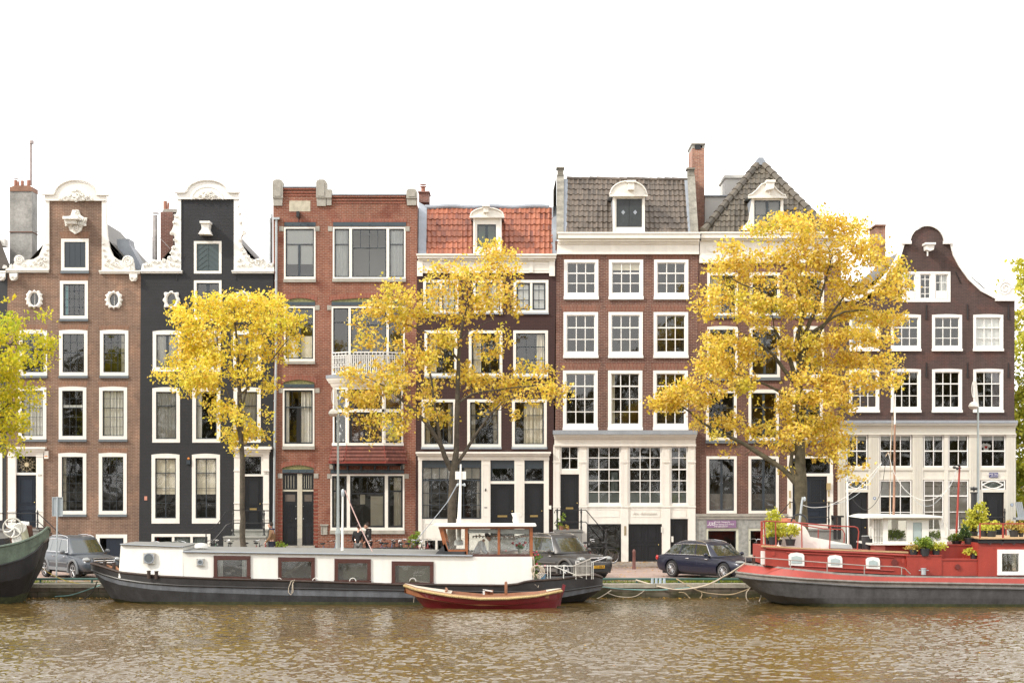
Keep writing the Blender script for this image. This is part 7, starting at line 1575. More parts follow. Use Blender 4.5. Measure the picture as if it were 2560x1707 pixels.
g = MB(); leafcluster(g, W(1337, 1392, 65.4), 60, .12, .10); leafcluster(g, W(1335, 1412, 65.4), 60, .10, .10); leafcluster(g, W(1335, 1435, 65.4), 60, .10, .10); g.build('foliage', leafmat('leaf_garden', [(.10, .18, .03), (.22, .32, .05), (.16, .24, .03)]), fl, normals=False)
g = MB()
for x, y in ((1333, 1381), (1341, 1379), (1345, 1386), (1337, 1387), (1342, 1409), (1362, 1414), (1331, 1395)): g.ell(W(x, y, 65.3), (.045, .04, .04), 7, 5)
g.build('bloom', M('flower_pink', (.70, .10, .16), .6), fl)
g = MB(); g.pp([(1408, 1435), (1412, 1400), (1422, 1400), (1432, 1395), (1434, 1432)], 65.6, .04, 65.6); 
og = thing('roof_ornament', 'white enamel jug standing on the wheelhouse roof', 'jug', tuple(W(1291, 1310, 66)))
g = MB(); g.lathe([(.10, 0), (.09, .05), (.13, .12), (.11, .25), (.17, .40), (.10, .38)], W(1290, 1310, 66), 14); g.ring(W(1298, 1296, 66), .07, .012, 'y', 10, 4); g.build('jug', mg, og, 40)
g = MB()
for x in (692, 784, 877, 1027): g.ring(W(x+5, 1452, 64.62), .11, .014, 'y', 14, 5, 0, math.pi)
g.build('rope_guard', bwhite, wb, 50)
g = MB(); g.tube([W(735, 1450, 64.58), W(728, 1452, 64.55), W(722, 1468, 64.55), W(721, 1480, 64.55), W(727, 1486, 64.55), W(733, 1478, 64.55), W(732, 1455, 64.55)], .014, 5); g.tube([W(737, 1448, 64.58), W(731, 1460, 64.55), W(730, 1482, 64.55)], .014, 5); solo(g, 'mooring_line', rope, 'pale loop of line hanging over the black bulwark under the second brown window', 'rope', tuple(W(728, 1465, 64.55)), smooth=50)
# ---------------------------------------------------------------- red rowing launch
rb = thing('launch', 'small dark red open launch with varnished wood interior and rope fender', 'boat', (WX(1207, 63.5), 63.5, ZW))
launch = M('launch_red', (.16, .012, .018), .3, var=.2, coat=.4); pinkr = M('rubbed_wood', (.50, .34, .22), .5, var=.15); teak = M('teak', (.27, .11, .05), .4, var=.25, scale=6)
LV = [(1011, 1404, [(1011, 1458), (1040, 1468), (1080, 1476), (1130, 1484), (1200, 1491), (1270, 1490), (1340, 1484), (1404, 1471)], 1, 0), (1012, 1403, [(1012, 1463), (1040, 1473), (1080, 1482), (1130, 1490), (1200, 1497), (1270, 1496), (1340, 1490), (1403, 1477)], 1.0, 0),
      (1022, 1400, [(1022, 1474), (1060, 1492), (1130, 1504), (1270, 1508), (1400, 1497)], .93, 0), (1062, 1392, None, .78, ZW-.02), (1080, 1385, None, .4, ZW-.25)]
rl_ = hull(rb, 63.4, .82, LV, [pinkr, launch, launch, launch], ['gunwale', 'upper_hull', 'hull', 'hull_bottom'], tb=.42, ts=.25, eb=.62, es=.5, deck=teak, deckdrop=.30, inner=teak)
g = MB()
for s in (-1, 1):
    P = [Vector((X_, 63.4+s*(h+.03), Z-.075)) for X_, h, Z in rl_[0]]; F_ = []
    for a_, b_2 in zip(P, P[1:]):
        for k in range(4): F_.append(a_.lerp(b_2, k/4))
    g.tube(F_, [.042*(1+.22*math.sin(k*1.9)) for k in range(len(F_))], 6)
g.build('rope_fender', M('rope_straw', (.50, .38, .18), .9, var=.3, scale=20), rb, 50)
g = MB(); N_ = 12; F0 = rl_[0][:34]; g.add([(X_, 63.4-h+.02, Z+.01) for X_, h, Z in F0]+[(X_, 63.4+h-.02, Z+.01) for X_, h, Z in F0], [(i, i+1, 35+i, 34+i) for i in range(33)]); F1 = rl_[0][-19:]; g.add([(X_, 63.4-h+.02, Z+.01) for X_, h, Z in F1]+[(X_, 63.4+h-.02, Z+.01) for X_, h, Z in F1], [(i, i+1, 20+i, 19+i) for i in range(18)]); g.build('foredeck', M('deck_cream', (.62, .54, .44), .5, var=.1), rb)
g = MB(); g.tube([W(1115, 1478, 62.9), W(1118, 1474, 63.4), W(1115, 1470, 63.9)], .04, 6); g.box(WX(1330, 63), WX(1372, 63), 62.9, 63.9, -.14, -.06); g.bp(1209, 1474, 1233, 1486, 63.3, .06); g.box(WX(1150, 63), WX(1165, 63), 62.75, 64.05, -.24, -.18); g.tube([W(1265, 1486, 63), W(1265, 1456, 63), W(1264, 1453, 63)], [.05, .05, .03], 6); g.build('thwart', teak, rb, 40)
g = MB(); g.bp(1207, 1473, 1212, 1486, 63.0, .04); g.pp([(1207, 1473), (1231, 1477), (1231, 1479), (1207, 1475)], 63.0, .3, 63); g.build('seat_frame', mg, rb)
g = MB(); g.pp([(1407, 1459), (1414, 1462), (1411, 1475), (1404, 1495), (1401, 1513), (1394, 1513), (1399, 1490)], 63.37, .06, 63.4); g.build('rudder', launch, rb)
g = MB(); g.tube([W(1040, 1466, 63.4), W(1037, 1480, 63.3), W(1034, 1505, 63.3)], .012, 4); g.build('painter_line', rope, rb)
# ---------------------------------------------------------------- red houseboat
ro = thing('houseboat', 'red houseboat with grey hull, white pilothouse and potted plants on deck', 'houseboat', (WX(2200, 65.8), 65.8, ZW))
rred = M('houseboat_red', (.36, .050, .035), .4, var=.14, scale=1.5, streak=0.12); rgrey = M('houseboat_grey', (.105, .105, .11), .55, var=.3, scale=1.3, bump=.15, bscale=3, streak=0.35); rail_g = M('grey_rail', (.22, .20, .18), .6, var=.35, scale=4)
LV = [(1866, 2760, [(1866, 1406), (1923, 1413), (2020, 1423), (2100, 1431), (2200, 1436), (2300, 1439), (2560, 1442), (2760, 1443)], .99, 0), (1862, 2760, [(1862, 1411), (1923, 1417), (2020, 1428), (2100, 1436), (2200, 1441), (2300, 1443), (2560, 1446), (2760, 1447)], 1.0, 0),
      (1842, 2760, [(1842, 1430), (1900, 1437), (2020, 1447), (2160, 1454), (2560, 1461), (2760, 1462)], 1.03, 0), (1842, 2760, [(1842, 1441), (1900, 1448), (2020, 1457), (2160, 1466), (2560, 1472), (2760, 1473)], 1.03, 0),
      (1880, 2760, [(1880, 1470), (1930, 1486), (2000, 1494), (2760, 1496)], .99, 0), (1925, 2760, [(1925, 1502), (1960, 1508), (2760, 1510)], .96, 0), (1938, 2760, None, .95, ZW-.02), (1955, 2760, None, .85, ZW-.5)]
rr_ = hull(ro, 65.8, 2.3, LV, [rail_g, rred, rail_g, rgrey, rgrey, algae, algae], ['deck_rail', 'red_strake', 'rubbing_strake', 'hull', 'lower_hull', 'waterline_band', 'hull_bottom'], tb=.20, ts=.02, eb=.60, deck=rgrey)
strake(rr_[2], 65.8, .045, ro, 'strake_edge', rail_g, .01); strake(rr_[3], 65.8, .03, ro, 'strake_edge', rgrey, .01)
rd0 = 64.0; cw = [(1972, 1381, 2010, 1414), (2070, 1387, 2105, 1418), (2165, 1392, 2199, 1422)]
g = MB(); g.pp([(1914, 1367), (2000, 1372), (2160, 1379), (2270, 1386), (2270, 1437), (2010, 1425), (1914, 1412)], rd0, 3.4, rd0)
g.add([W(1914, 1367, rd0), W(1903, 1366, rd0+.7), W(1903, 1366, rd0+2.8), W(1914, 1367, rd0+3.4), W(1914, 1414, rd0), W(1903, 1412, rd0+.7), W(1903, 1412, rd0+2.8), W(1914, 1414, rd0+3.4)], [(0, 1, 2, 3), (0, 4, 5, 1), (1, 5, 6, 2), (2, 6, 7, 3)]); g.build('fore_cabin', rred, ro, 30)
g = MB(); g.tube([W(1905, 1367, rd0+.3), W(1916, 1369, rd0-.03), W(2000, 1375, rd0-.03), W(2160, 1382, rd0-.03), W(2272, 1388, rd0-.03)], .05, 6); g.tube([W(1966, 1381, rd0-.02), W(2160, 1389, rd0-.02), W(2235, 1392, rd0-.02)], .03, 5); g.tube([W(1975, 1413, rd0-.02), W(2235, 1426, rd0-.02)], .025, 5); g.build('moulding', rred, ro, 50)
g = MB(); g.pp([(1903, 1362), (2000, 1368.5), (2140, 1374), (2270, 1378), (2270, 1382), (2140, 1377), (2000, 1371.5), (1903, 1366)], rd0-.08, .2, rd0); g.build('deck_edge', M('plank_tan', (.50, .33, .17), .6, var=.2), ro)
for a, b, c, e in cw:
    g = MB(); g.pp([(a, e-2), (a-1, b+6), (a+4, b+1), ((a+c)/2, b-1), (c-3, b+2), (c, b+7), (c+.5, e), (a+1, e-2)], rd0-.05, .06, rd0); f_ = g.build('portlight', white, ro); g = MB(); g.pp([(a+6, e-7), (a+6, b+10), ((a+c)/2, b+7), (c-6, b+11), (c-6, e-7)], rd0-.065, .02, rd0); g.build('pane', M('pale_glass', (.42, .50, .50), .15, coat=1), f_)
g = MB(); g.bp(1903.5, 1377, 1912, 1410, rd0+.12, .2); g.build('bow_window', white, ro)
g = MB(); g.bp(1930, 1378, 1937, 1388, rd0-.03, .03); g.bp(2255, 1396, 2261, 1406, rd0-.17, .05); g.build('latch_plate', rred, ro)
g = MB(); g.bp(2267, 1389, 2354.5, 1438, 63.85, 3.4); g.bp(2354.5, 1399, 2447, 1439, 63.88, 3.4); g.bp(2213, 1362, 2300, 1392, 64.7, 2.6); g.bp(2300, 1362.5, 2446, 1401, 64.75, 2.6); g.build('mid_cabin', rred, ro)
g = MB(); g.bp(2265, 1386.5, 2356, 1389.5, 63.82, 3.2); g.bp(2354, 1397, 2448, 1400, 63.85, 1.2); g.bp(2298, 1360.5, 2446, 1363, 64.7, 2.7); g.build('cabin_lip', rred, ro)
g = MB()
for x, y, r in ((2236, 1405, 8), (2394, 1416, 6.5)): g.lathe([(r/72, -.02), (r/72, .02)], W(x, y, 63.84 if x > 2300 else rd0-.02), 18, 'y')
g.build('blanked_porthole', M('dark_red', (.14, .025, .02), .5), ro)
ww = [(2494, 1373, 2557, 1437), (2557, 1373, 2640, 1437)]
aft = cabwall(ro, 'aft_cabin', [(2446, 1357), (2760, 1357), (2760, 1440), (2446, 1440)], [[(2500, 1379), (2550, 1379), (2550, 1431), (2500, 1431)], [(2562, 1379), (2634, 1379), (2634, 1431), (2562, 1431)]], 63.8, rred)
g = MB(); g.bp(2446, 1357, 2760, 1358, 63.86, 3.6); g.bp(2446, 1358, 2448, 1440, 63.86, 3.6, 63.8); g.build('aft_roof', rred, ro)
for a, b, c, e in ww:
    g = MB(); d = 63.74
    for q in ((a, b, c, b+10), (a, e-9, c, e), (a, b+10, a+11, e-9), (c-10, b+10, c, e-9)): g.bp(*q, d, .08)
    f_ = g.build('window', white, ro); g = MB(); g.bp(a+10, b+9, c-9, e-8, d+.05, .004); g.build('pane', glassmat('dark_glass', (.8, .8, .7), .12, .1), f_)
    g = MB(); g.bp(a+5, b+5, c-5, e-5, 64.9, .02, 63.8); g.build('room', M('room_olive', (.16, .13, .06), .9, var=.5, scale=6), f_)
g = MB(); g.bp(2448, 1347.5, 2760, 1356.5, 64.0, 3.2); g.build('deck_frame', black, ro); g = MB(); g.bp(2450, 1344.5, 2760, 1347.2, 63.95, 3.3); g.build('sun_deck', MATS['plank_tan'], ro)
g = MB(); g.bp(2446, 1353, 2760, 1357, 63.72, .1)
for k in range(8): x = 2474+k*30; g.tube([W(x-4, 1357, 63.7), W(x, 1361, 63.7), W(x+4, 1357, 63.7)], .012, 4)
g.build('gutter', iron, ro)
# red deck railings
def rails(name, segs, mat, r, d, par=None):
    g = MB()
    for s in segs: g.tube([W(x, y, d if len(q) < 1 else d+q[0]) for x, y, *q in s], r, 6)
    return g.build(name, mat, par or ro, 50)
redp = M('rail_red', (.34, .05, .035), .4, var=.1)
rails('bow_railing', [[(1903, 1366), (1903, 1303), (1912, 1302), (1940, 1303), (2005, 1307), (2075, 1314), (2136, 1316), (2144, 1319), (2147, 1328), (2143, 1376)], [(1913, 1364), (1911, 1303)], [(1940, 1366), (1939, 1304)], [(2005, 1371), (2004, 1308)], [(2074, 1375), (2076, 1315)], [(1903, 1303, 0), (1906, 1303, 2.5), (1980, 1308, 2.9), (2060, 1321, 2.9), (2106, 1323, 2.9), (2111, 1332, 2.9), (2110, 1357, 2.9)], [(2045, 1367, 2.9), (2046, 1322, 2.9)], [(1981, 1360, 2.9), (1980, 1308, 2.9)], [(1906, 1360, 2.5), (1906, 1303, 2.5)]], redp, .022, rd0+.05)
g = MB()
for a, b, c, e in ((2449, 1307, 2640, 1310), (2449, 1310, 2452, 1352), (2506, 1310, 2510, 1354), (2566, 1310, 2570, 1352)): g.bp(a, b, c, e, 64.0, .06)
for a, b, c, e in ((2500, 1315, 2640, 1318), (2514, 1318, 2517, 1342), (2425, 1314, 2428, 1342)): g.bp(a, b, c, e, 66.8, .06)
g.build('aft_railing', redp, ro)
rails('side_railing', [[(1864, 1406, -.3), (1864, 1391, -.3), (2000, 1401, -.4), (2160, 1413, -.4), (2245, 1416, -.4), (2262, 1420, -.4), (2276, 1434, -.4)], [(1976, 1419, -.4), (1976, 1400, -.4)], [(2068, 1428, -.4), (2068, 1407, -.4)], [(2161, 1434, -.4), (2161, 1413, -.4)], [(2254, 1436, -.4), (2254, 1418, -.4)]], M('rail_pale', (.42, .36, .32), .4, metal=.3), .018, rd0)
g = MB(); g.lathe([(.085, 0), (.085, .20), (.10, .20), (.10, .23)], W(2309, 1436, 63.72), 12); g.tube([W(2297, 1425, 63.72), W(2322, 1425, 63.72)], .014, 5); g.build('bollard', galv, ro, 40)
g = MB(); g.bp(1885, 1388, 1888, 1408, 64.6, .06); g.bp(1880, 1394, 1884, 1407, 64.9, .1); g.build('bow_cleat', rustb, ro)
# white hatch hood
g = MB(); g.pp([(1955, 1370), (1958, 1335), (1964, 1318), (1980, 1307), (1996, 1308), (2012, 1316), (2020, 1328), (2025, 1341), (2060, 1348), (2128, 1361), (2132, 1372)], 64.9, 1.8, 64.9); hd_ = g.build('hatch_hood', bwhite, ro, 35)
g = MB(); g.pp([(2074, 1359), (2128, 1361), (2130, 1371), (2070, 1369)], 64.8, .06, 64.8); g.build('skylight', MATS['pale_glass'], hd_)
g = MB(); g.ring(W(1998, 1305, 65.8), .28, .03, 'y', 18, 6, 0, math.pi); g.build('hood_hoop', iron, ro, 50)
g = MB(); g.ell(W(1965, 1303, 66.2), (.36, .3, .13), 12, 6); g.build('tarpaulin', M('tarp_rust', (.36, .12, .06), .8, var=.3), ro, 50)
# pilothouse
pd_ = 64.4; pe = 66.9
g = MB(); g.pp([(2157, 1295), (2172, 1290), (2185, 1288), (2357, 1290), (2358, 1294), (2190, 1294)], pd_-.25, pe-pd_+.5, pd_-.2); ph_ = g.build('pilothouse_roof', bwhite, ro)
g = MB()
for d in (pd_, pe-.07):
    for P in ([(2208, 1294), (2220, 1294), (2220, 1360), (2208, 1360)], [(2266, 1294), (2282, 1294), (2282, 1360), (2266, 1360)], [(2305, 1294), (2322, 1294), (2322, 1360), (2305, 1360)], [(2346, 1294), (2356, 1294), (2368, 1360), (2356, 1360)], [(2220, 1352), (2266, 1352), (2266, 1360), (2220, 1360)], [(2282, 1352), (2305, 1352), (2305, 1360), (2282, 1360)], [(2322, 1352), (2355, 1352), (2357, 1360), (2322, 1360)], [(2220, 1294), (2266, 1294), (2266, 1298), (2220, 1298)], [(2282, 1294), (2305, 1294), (2305, 1305), (2282, 1305)], [(2322, 1294), (2346, 1294), (2347, 1298), (2322, 1298)]): g.pp(P, d, .07, pd_)
g.build('pilothouse_wall', bwhite, ro)
g = MB()
for k in range(5): x = 2183+k*6; g.bp(x, 1296, x+1.6, 1358, pd_+.1, .06)
for y in (1296, 1318, 1338, 1354): g.bp(2183, y, 2208, y+2, pd_+.09, .05)
g.bp(2184, 1297, 2207, 1357, pd_+.18, .03, pd_); g.build('side_lattice', bwhite, ro)
g = MB(); g.bp(2220, 1298, 2266, 1352, pd_+.03, .004); g.bp(2322, 1298, 2350, 1352, pd_+.03, .004); g.bp(2220, 1298, 2266, 1352, pe-.03, .004, pd_); g.build('pilothouse_glass', MATS['clear_glass'], ro)
g = MB(); g.bp(2283, 1305, 2304, 1352, pd_+.02, .02); g.build('door_glass', MATS['pale_glass'], ro)
g = MB(); g.bp(2176, 1358, 2368, 1362, pd_-.05, pe-pd_+.1); g.build('pilothouse_floor', bwhite, ro); g = MB(); g.bp(2186, 1362, 2213, 1380, 64.5, 2.2); g.build('pilothouse_base', M('base_pink', (.46, .16, .12), .5), ro)
g = MB(); rl2 = lambda P: g.tube([W(x, y, pd_-.06) for x, y in P], .017, 5); rl2([(2364, 1306), (2367, 1312), (2369, 1336), (2366, 1343), (2360, 1342)]); rl2([(2177, 1316), (2175, 1320), (2175, 1342), (2177, 1346)]); rl2([(2184, 1312), (2180, 1314), (2180, 1346)]); g.build('grab_rail', bwhite, ro, 50)
g = MB(); p_ = W(2170, 1372, 65.4); g.lathe([(.20, 0), (.235, .44), (.25, .45), (.22, .42)], p_, 16); bb_ = thing('rain_barrel', 'round black tub with a pale lid beside the white pilothouse', 'tub', tuple(p_)); g.build('tub', M('black_plastic', (.03, .032, .036), .45), bb_, 40); g = MB(); g.lathe([(.25, .455), (.22, .475), (.02, .49)], p_, 16); g.build('lid', galv, bb_, 40)
g = MB(); g.tube([W(2435, 1345, 66.4), W(2435, 1232, 66.4)], .11, 14); g.lathe([(.14, 0), (.14, .05)], W(2435, 1233, 66.4), 14); g.lathe([(.13, 0), (.13, .08)], W(2435, 1225, 66.4), 14); g.lathe([(.19, 0), (.1, .03)], W(2434, 1219, 66.4), 14); g.tube([W(2435, 1228, 66.4), W(2434, 1216, 66.4)], .03, 6); g.build('stove_pipe', MATS['black_plastic'], ro, 40)
def pole(name, label, P, rads, mat, d, extra=None):
    t = thing(name, label, 'mast', tuple(W(P[0][0], P[0][1], d))); g = MB(); g.tube([W(x, y, d) for x, y in P], rads, 8); g.build('pole', mat, t, 50); return t
m1 = pole('mast', 'thin rusty brown mast with white upper half before the cream front', [(2234, 1290), (2236, 1200), (2237, 1065), (2237, 1060)], [.045, .04, .035, .035], M('rusty_pole', (.36, .20, .13), .7, var=.4, scale=6), 66.0)
g = MB(); g.tube([W(2237, 1062, 66), W(2238, 985, 66)], [.033, .02], 6); g.build('mast_top', bwhite, m1, 50)
g = MB()
for x0_, y0_, x1_, y1_ in ((2237, 990, 2226, 1135), (2226, 1135, 2225, 1288), (2230, 1040, 2223, 1288)): g.tube([W(x0_, y0_, 66), W(x1_, y1_, 66)], .008, 4)
g.tube([W(2214, 1140, 66), W(2221, 1130, 66), W(2227, 1140, 66)], .02, 5); g.build('halyard', M('cord_tan', (.45, .33, .22), .8), m1)
m2 = pole('mast', 'slanting red pole topped by two floodlights', [(2391, 1340), (2395, 1250), (2399, 1166)], [.042, .038, .034], redp, 65.6)
g = MB(); g.ell(W(2398, 1163, 65.6), (.06, .06, .05), 8, 6); g.tube([W(2385, 1168, 65.5), W(2403, 1169, 65.6)], .02, 5); g.ell(W(2386, 1168, 65.5), (.07, .07, .05), 8, 6); g.ell(W(2393, 1171, 65.5), (.05, .06, .05), 8, 6); g.build('floodlight', iron, m2)
m3 = pole('flag_pole', 'white pole rising from the red bow deck left of the black tub', [(2121, 1365), (2119, 1280), (2118, 1194)], [.045, .04, .035], bwhite, 66.8); g = MB(); g.ring(W(2118, 1196, 66.8), .10, .03, 'x', 12, 5); g.build('pulley', galv, m3)
m4 = pole('davit_pole', 'short grey leaning pole in front of the big trunk', [(1999, 1305), (2004, 1260), (2007, 1242)], [.045, .04, .035], galv, 66.6); g = MB(); g.ell(W(2011, 1247, 66.6), (.06, .05, .09), 8, 6); g.build('block', galv, m4)
def hang(name, label, pts, d, r, mat, sag=None):
    P = [W(q[0], q[1], q[2] if len(q) > 2 else d) for q in pts]; fine = []
    for i in range(len(P)-1):
        for j in range(6):
            u = j/6; a, b, c, e = P[max(0, i-1)], P[i], P[i+1], P[min(len(P)-1, i+2)]; fine.append(.5*((2*b)+(c-a)*u+(2*a-5*b+4*c-e)*u*u+(3*b-a-3*c+e)*u**3))
    fine.append(P[-1]); g = MB(); g.tube(fine, r, 6); return solo(g, name, mat, label, 'rope' if 'rope' in name or 'line' in name else 'cable', tuple(P[0]), smooth=60)
wire = M('wire_black', (.03, .03, .03), .6); hosew = M('hose_white', (.66, .64, .60), .5)
hang('cable', 'pale hose slung from the cross-tree over the white pilothouse to the floodlight pole', [(2221, 1132), (2235, 1180), (2255, 1215), (2285, 1242), (2320, 1250), (2350, 1238), (2375, 1215), (2395, 1170)], 65.9, .012, hosew)
hang('cable', 'thin grey wire drooping low under the pale hose near the pilothouse', [(2282, 1245), (2305, 1262), (2330, 1262), (2355, 1240), (2380, 1205), (2391, 1172)], 65.8, .008, galv)
hang('cable', 'black cable looping down in front of the left black door of the bell gable house', [(2123, 1232), (2140, 1258), (2165, 1274), (2190, 1255), (2205, 1215), (2216, 1140)], 66.2, .010, wire)
hang('line_rope', 'pale line from the short leaning pole up to the rusty mast', [(2007, 1262), (2030, 1268), (2065, 1266), (2080, 1260), (2120, 1238), (2160, 1205), (2205, 1155)], 66.4, .010, hosew)
hang('cable', 'thin wire running beside the pale line up to the rusty mast', [(2080, 1262), (2125, 1247), (2165, 1215), (2204, 1158)], 66.5, .008, galv)
hang('line_rope', 'thick pale mooring rope sagging from the red bow across to the quay rail', [(1863, 1407, 65.4), (1820, 1435, 66.4), (1765, 1462, 67.6), (1700, 1473, 68), (1650, 1466, 68.3), (1590, 1449, 68.9)], 66, .030, rope)
hang('line_rope', 'tan mooring rope drooping below the thick pale one along the quay wall', [(1691, 1446, 68.9), (1730, 1468, 68.2), (1760, 1480, 68.2), (1820, 1486, 68.2), (1860, 1476, 67.5), (1885, 1464, 66.4)], 66, .020, M('rope_tan', (.34, .26, .16), .9))
hang('line_rope', 'teal rope stretched low along the quay wall right of the white houseboat', [(1506, 1466, 67), (1560, 1472, 68.2), (1640, 1474, 68.2), (1700, 1470, 68.2), (1795, 1459, 68.8)], 68, .018, ropeg)
hang('line_rope', 'pale line dipping to the water beside the black stern', [(1440, 1508, 68.1), (1490, 1497, 68.1), (1528, 1475, 68.3)], 68, .02, rope)
hang('line_rope', 'thin pale line sagging on the quay wall between stern and rail', [(1520, 1482, 68.2), (1550, 1491, 68.2), (1590, 1489, 68.2), (1626, 1463, 68.6)], 68, .016, rope)
hang('line_rope', 'tan looped rope hanging to the waterline on the quay wall', [(1697, 1480, 68.2), (1712, 1482, 68.2), (1728, 1497, 68.1), (1742, 1499, 68.1), (1754, 1490, 68.2), (1754, 1478, 68.3)], 68, .022, MATS['rope_tan'])
hang('line_rope', 'pale hoop of hose hanging under the red houseboat bow', [(1880, 1466, 66.5), (1867, 1480, 66.5), (1868, 1498, 66.5), (1882, 1507, 66.5), (1898, 1502, 66.5), (1904, 1485, 66.5)], 66.5, .025, rope)
hang('line_rope', 'upper teal mooring line from the white bow to the left quay', [(250, 1462, 65.5), (215, 1475, 67), (175, 1487, 68), (138, 1490, 68.3)], 68, .018, ropeg)
hang('line_rope', 'yellow line running down from the left barge to the quay', [(96, 1410, 66.5), (120, 1430, 68.3), (160, 1449, 68.6), (210, 1461, 68.5)], 68, .014, M('rope_yellow', (.52, .40, .08), .8))
hang('chain_line', 'dark chain dropping from the white houseboat bow into the water', [(243, 1452, 65.5), (230, 1480, 66.5), (205, 1500, 67.5), (188, 1506, 67.8)], 67, .02, iron)
ub = thing('junction_cylinders', 'four pale blue cylinders strapped on the mooring rail', 'fender', tuple(W(1645, 1452, 68.8)))
for k in range(4): g = MB(); g.lathe([(.05, 0), (.055, .02), (.05, .24)], W(1631+k*10, 1461, 68.75), 12); g.build('cylinder', M('pale_blue_metal', (.40, .48, .54), .4), ub, 40)
# ---------------------------------------------------------------- left barge bow
lb = thing('barge', 'green and black barge bow with white anchor windlass at the left edge', 'barge', (WX(-100, 66.2), 66.2, ZW))
bgreen = M('barge_green', (.115, .155, .115), .5, var=.4, scale=2.5, streak=0.35); bblack = M('barge_black', (.028, .028, .032), .5, var=.4, scale=2, streak=0.35)
LV = [(118, -900, [(118, 1318), (110, 1326), (95, 1336), (75, 1346), (50, 1355), (30, 1360), (0, 1366), (-300, 1380), (-900, 1385)], 1, 0), (113, -900, [(113, 1345), (106, 1358), (90, 1376), (60, 1395), (30, 1405), (0, 1413), (-300, 1425), (-900, 1428)], 1, 0),
      (100, -900, [(100, 1395), (85, 1425), (50, 1445), (0, 1455), (-900, 1462)], .96, 0), (66, -900, [(66, 1480), (30, 1492), (-900, 1497)], .9, 0), (56, -900, None, .88, ZW-.02), (40, -900, None, .8, ZW-.5)]
rl_b = hull(lb, 66.2, 2.0, LV, [bgreen, bblack, bblack, algae, algae], ['bulwark', 'hull', 'lower_hull', 'waterline_band', 'hull_bottom'], tb=.22, ts=.02, eb=.6, deck=rail_g, deckdrop=.35, inner=bgreen)
strake(rl_b[0], 66.2, .045, lb, 'rail_cap', bgreen); strake(rl_b[1], 66.2, .03, lb, 'rubbing_strake', bblack, .01)
ww_ = thing('anchor_windlass', 'white spoked anchor windlass on the left barge foredeck', 'windlass', tuple(W(40, 1365, 65.9)))
g = MB(); c_ = W(32, 1319, 65.4); g.ring(c_, 24/70.5, .03, 'y', 30, 8); g.build('flywheel', M('wheel_rim_grey', (.48, .46, .40), .5), ww_, 50)
g = MB()
for k in range(6):
    a = k*math.pi/3+.4; g.tube([c_+Vector((.33*q*math.cos(a+.9*(1-q)), 0, .33*q*math.sin(a+.9*(1-q)))) for q in (.1, .3, .5, .7, .85, 1)], .03, 6)
g.lathe([(.06, -.05), (.06, .05)], c_, 12, 'y'); g.build('spoke', bwhite, ww_, 50)
g = MB(); g.lathe([(.19, -.04), (.19, .06)], W(52, 1318, 65.6), 20, 'y'); g.lathe([(.17, -.04), (.17, .06)], W(42, 1350, 65.6), 20, 'y'); g.tube([W(50, 1309, 66), W(72, 1311, 66)], .10, 8); g.build('gear', bwhite, ww_, 40)
g = MB(); g.pp([(53, 1318), (64, 1312), (72, 1346), (54, 1352)], 65.8, .5, 65.8); g.build('gear_case', M('case_cream', (.45, .44, .32), .6), ww_); g = MB(); g.pp([(65, 1313), (73, 1314), (76, 1342), (69, 1348)], 65.9, .4, 65.9); g.pp([(24, 1340), (30, 1338), (34, 1358), (28, 1360)], 65.6, .3, 65.6); g.build('bracket', M('rusty_iron', (.13, .05, .03), .8, var=.4), ww_)
g = MB(); g.pp([(-30, 1350), (10, 1345), (14, 1356), (10, 1364), (-30, 1366)], 65.5, 1.2, 65.5); g.build('deck_gear', iron, lb)
# ================================================================ PLANTS ON BOARD AND ASHORE
gy = leafmat('leaf_pot_yellow', [(.62, .58, .06), (.50, .52, .05), (.70, .64, .12), (.34, .42, .04)]); gg_ = leafmat('leaf_pot_green', [(.14, .24, .03), (.24, .34, .05), (.36, .42, .06)]); gd = leafmat('leaf_pot_dark', [(.03, .07, .02), (.06, .11, .03), (.10, .15, .04)]); gr_a = leafmat('leaf_pot_russet', [(.50, .30, .06), (.42, .36, .08), (.60, .44, .14)])
potm = MATS['black_plastic']; potw = bwhite
def pot(label, px, yb, w, h, d, lobes, mat, pm=None, dens=60, size=.075, group='potted plants on the red houseboat', stem=True):
    t = thing('potted_plant', label, 'potted plant', tuple(W(px, yb, d)), group=group); s = d/F; g = MB(); r = w*s/2
    g.lathe([(r*.8, 0), (r, h*s*.9), (r*1.08, h*s*.9), (r*1.08, h*s), (r*.95, h*s), (r*.9, h*s*.92)], W(px, yb, d), 16); g.build('pot', pm or potm, t, 40)
    g = MB(); g2 = MB()
    for (x, y, rx, ry) in lobes:
        c = W(x, y, d); 
        if stem: g2.tube([W(px, yb-h, d), W((px+x)/2, (yb-h+y)/2, d), c], [.014, .01, .006], 4)
        for k in range(max(3, int(rx*ry*dens/400))):
            v = Vector((rnd.uniform(-1, 1), rnd.uniform(-1, 1), rnd.uniform(-1, 1)))
            if v.length > 1: v.normalize()
            leafcluster(g, c+Vector((v.x*rx*s, v.y*rx*s, v.z*ry*s)), 9, .05, size)
    g.build('foliage', mat, t, normals=False)
    if stem: g2.build('stem', bark, t)
    return t
pot('tall columnar yellow green shrub in a black pot at the bow railing', 1934, 1361, 26, 20, 64.6, [(1934, 1330, 16, 14), (1930, 1310, 16, 14), (1934, 1295, 15, 12), (1930, 1282, 14, 8), (1942, 1340, 10, 6)], gy)
pot('yellow shrub in a black pot between the columnar shrub and the white hood', 1955, 1362, 20, 15, 65.2, [(1957, 1320, 14, 12), (1950, 1330, 10, 8)], gy)
pot('yellow leafy shrub in the wide black pot before the white hood', 1976, 1363, 26, 16, 64.4, [(1972, 1322, 18, 11), (1985, 1328, 12, 9), (1965, 1332, 10, 8)], gy)
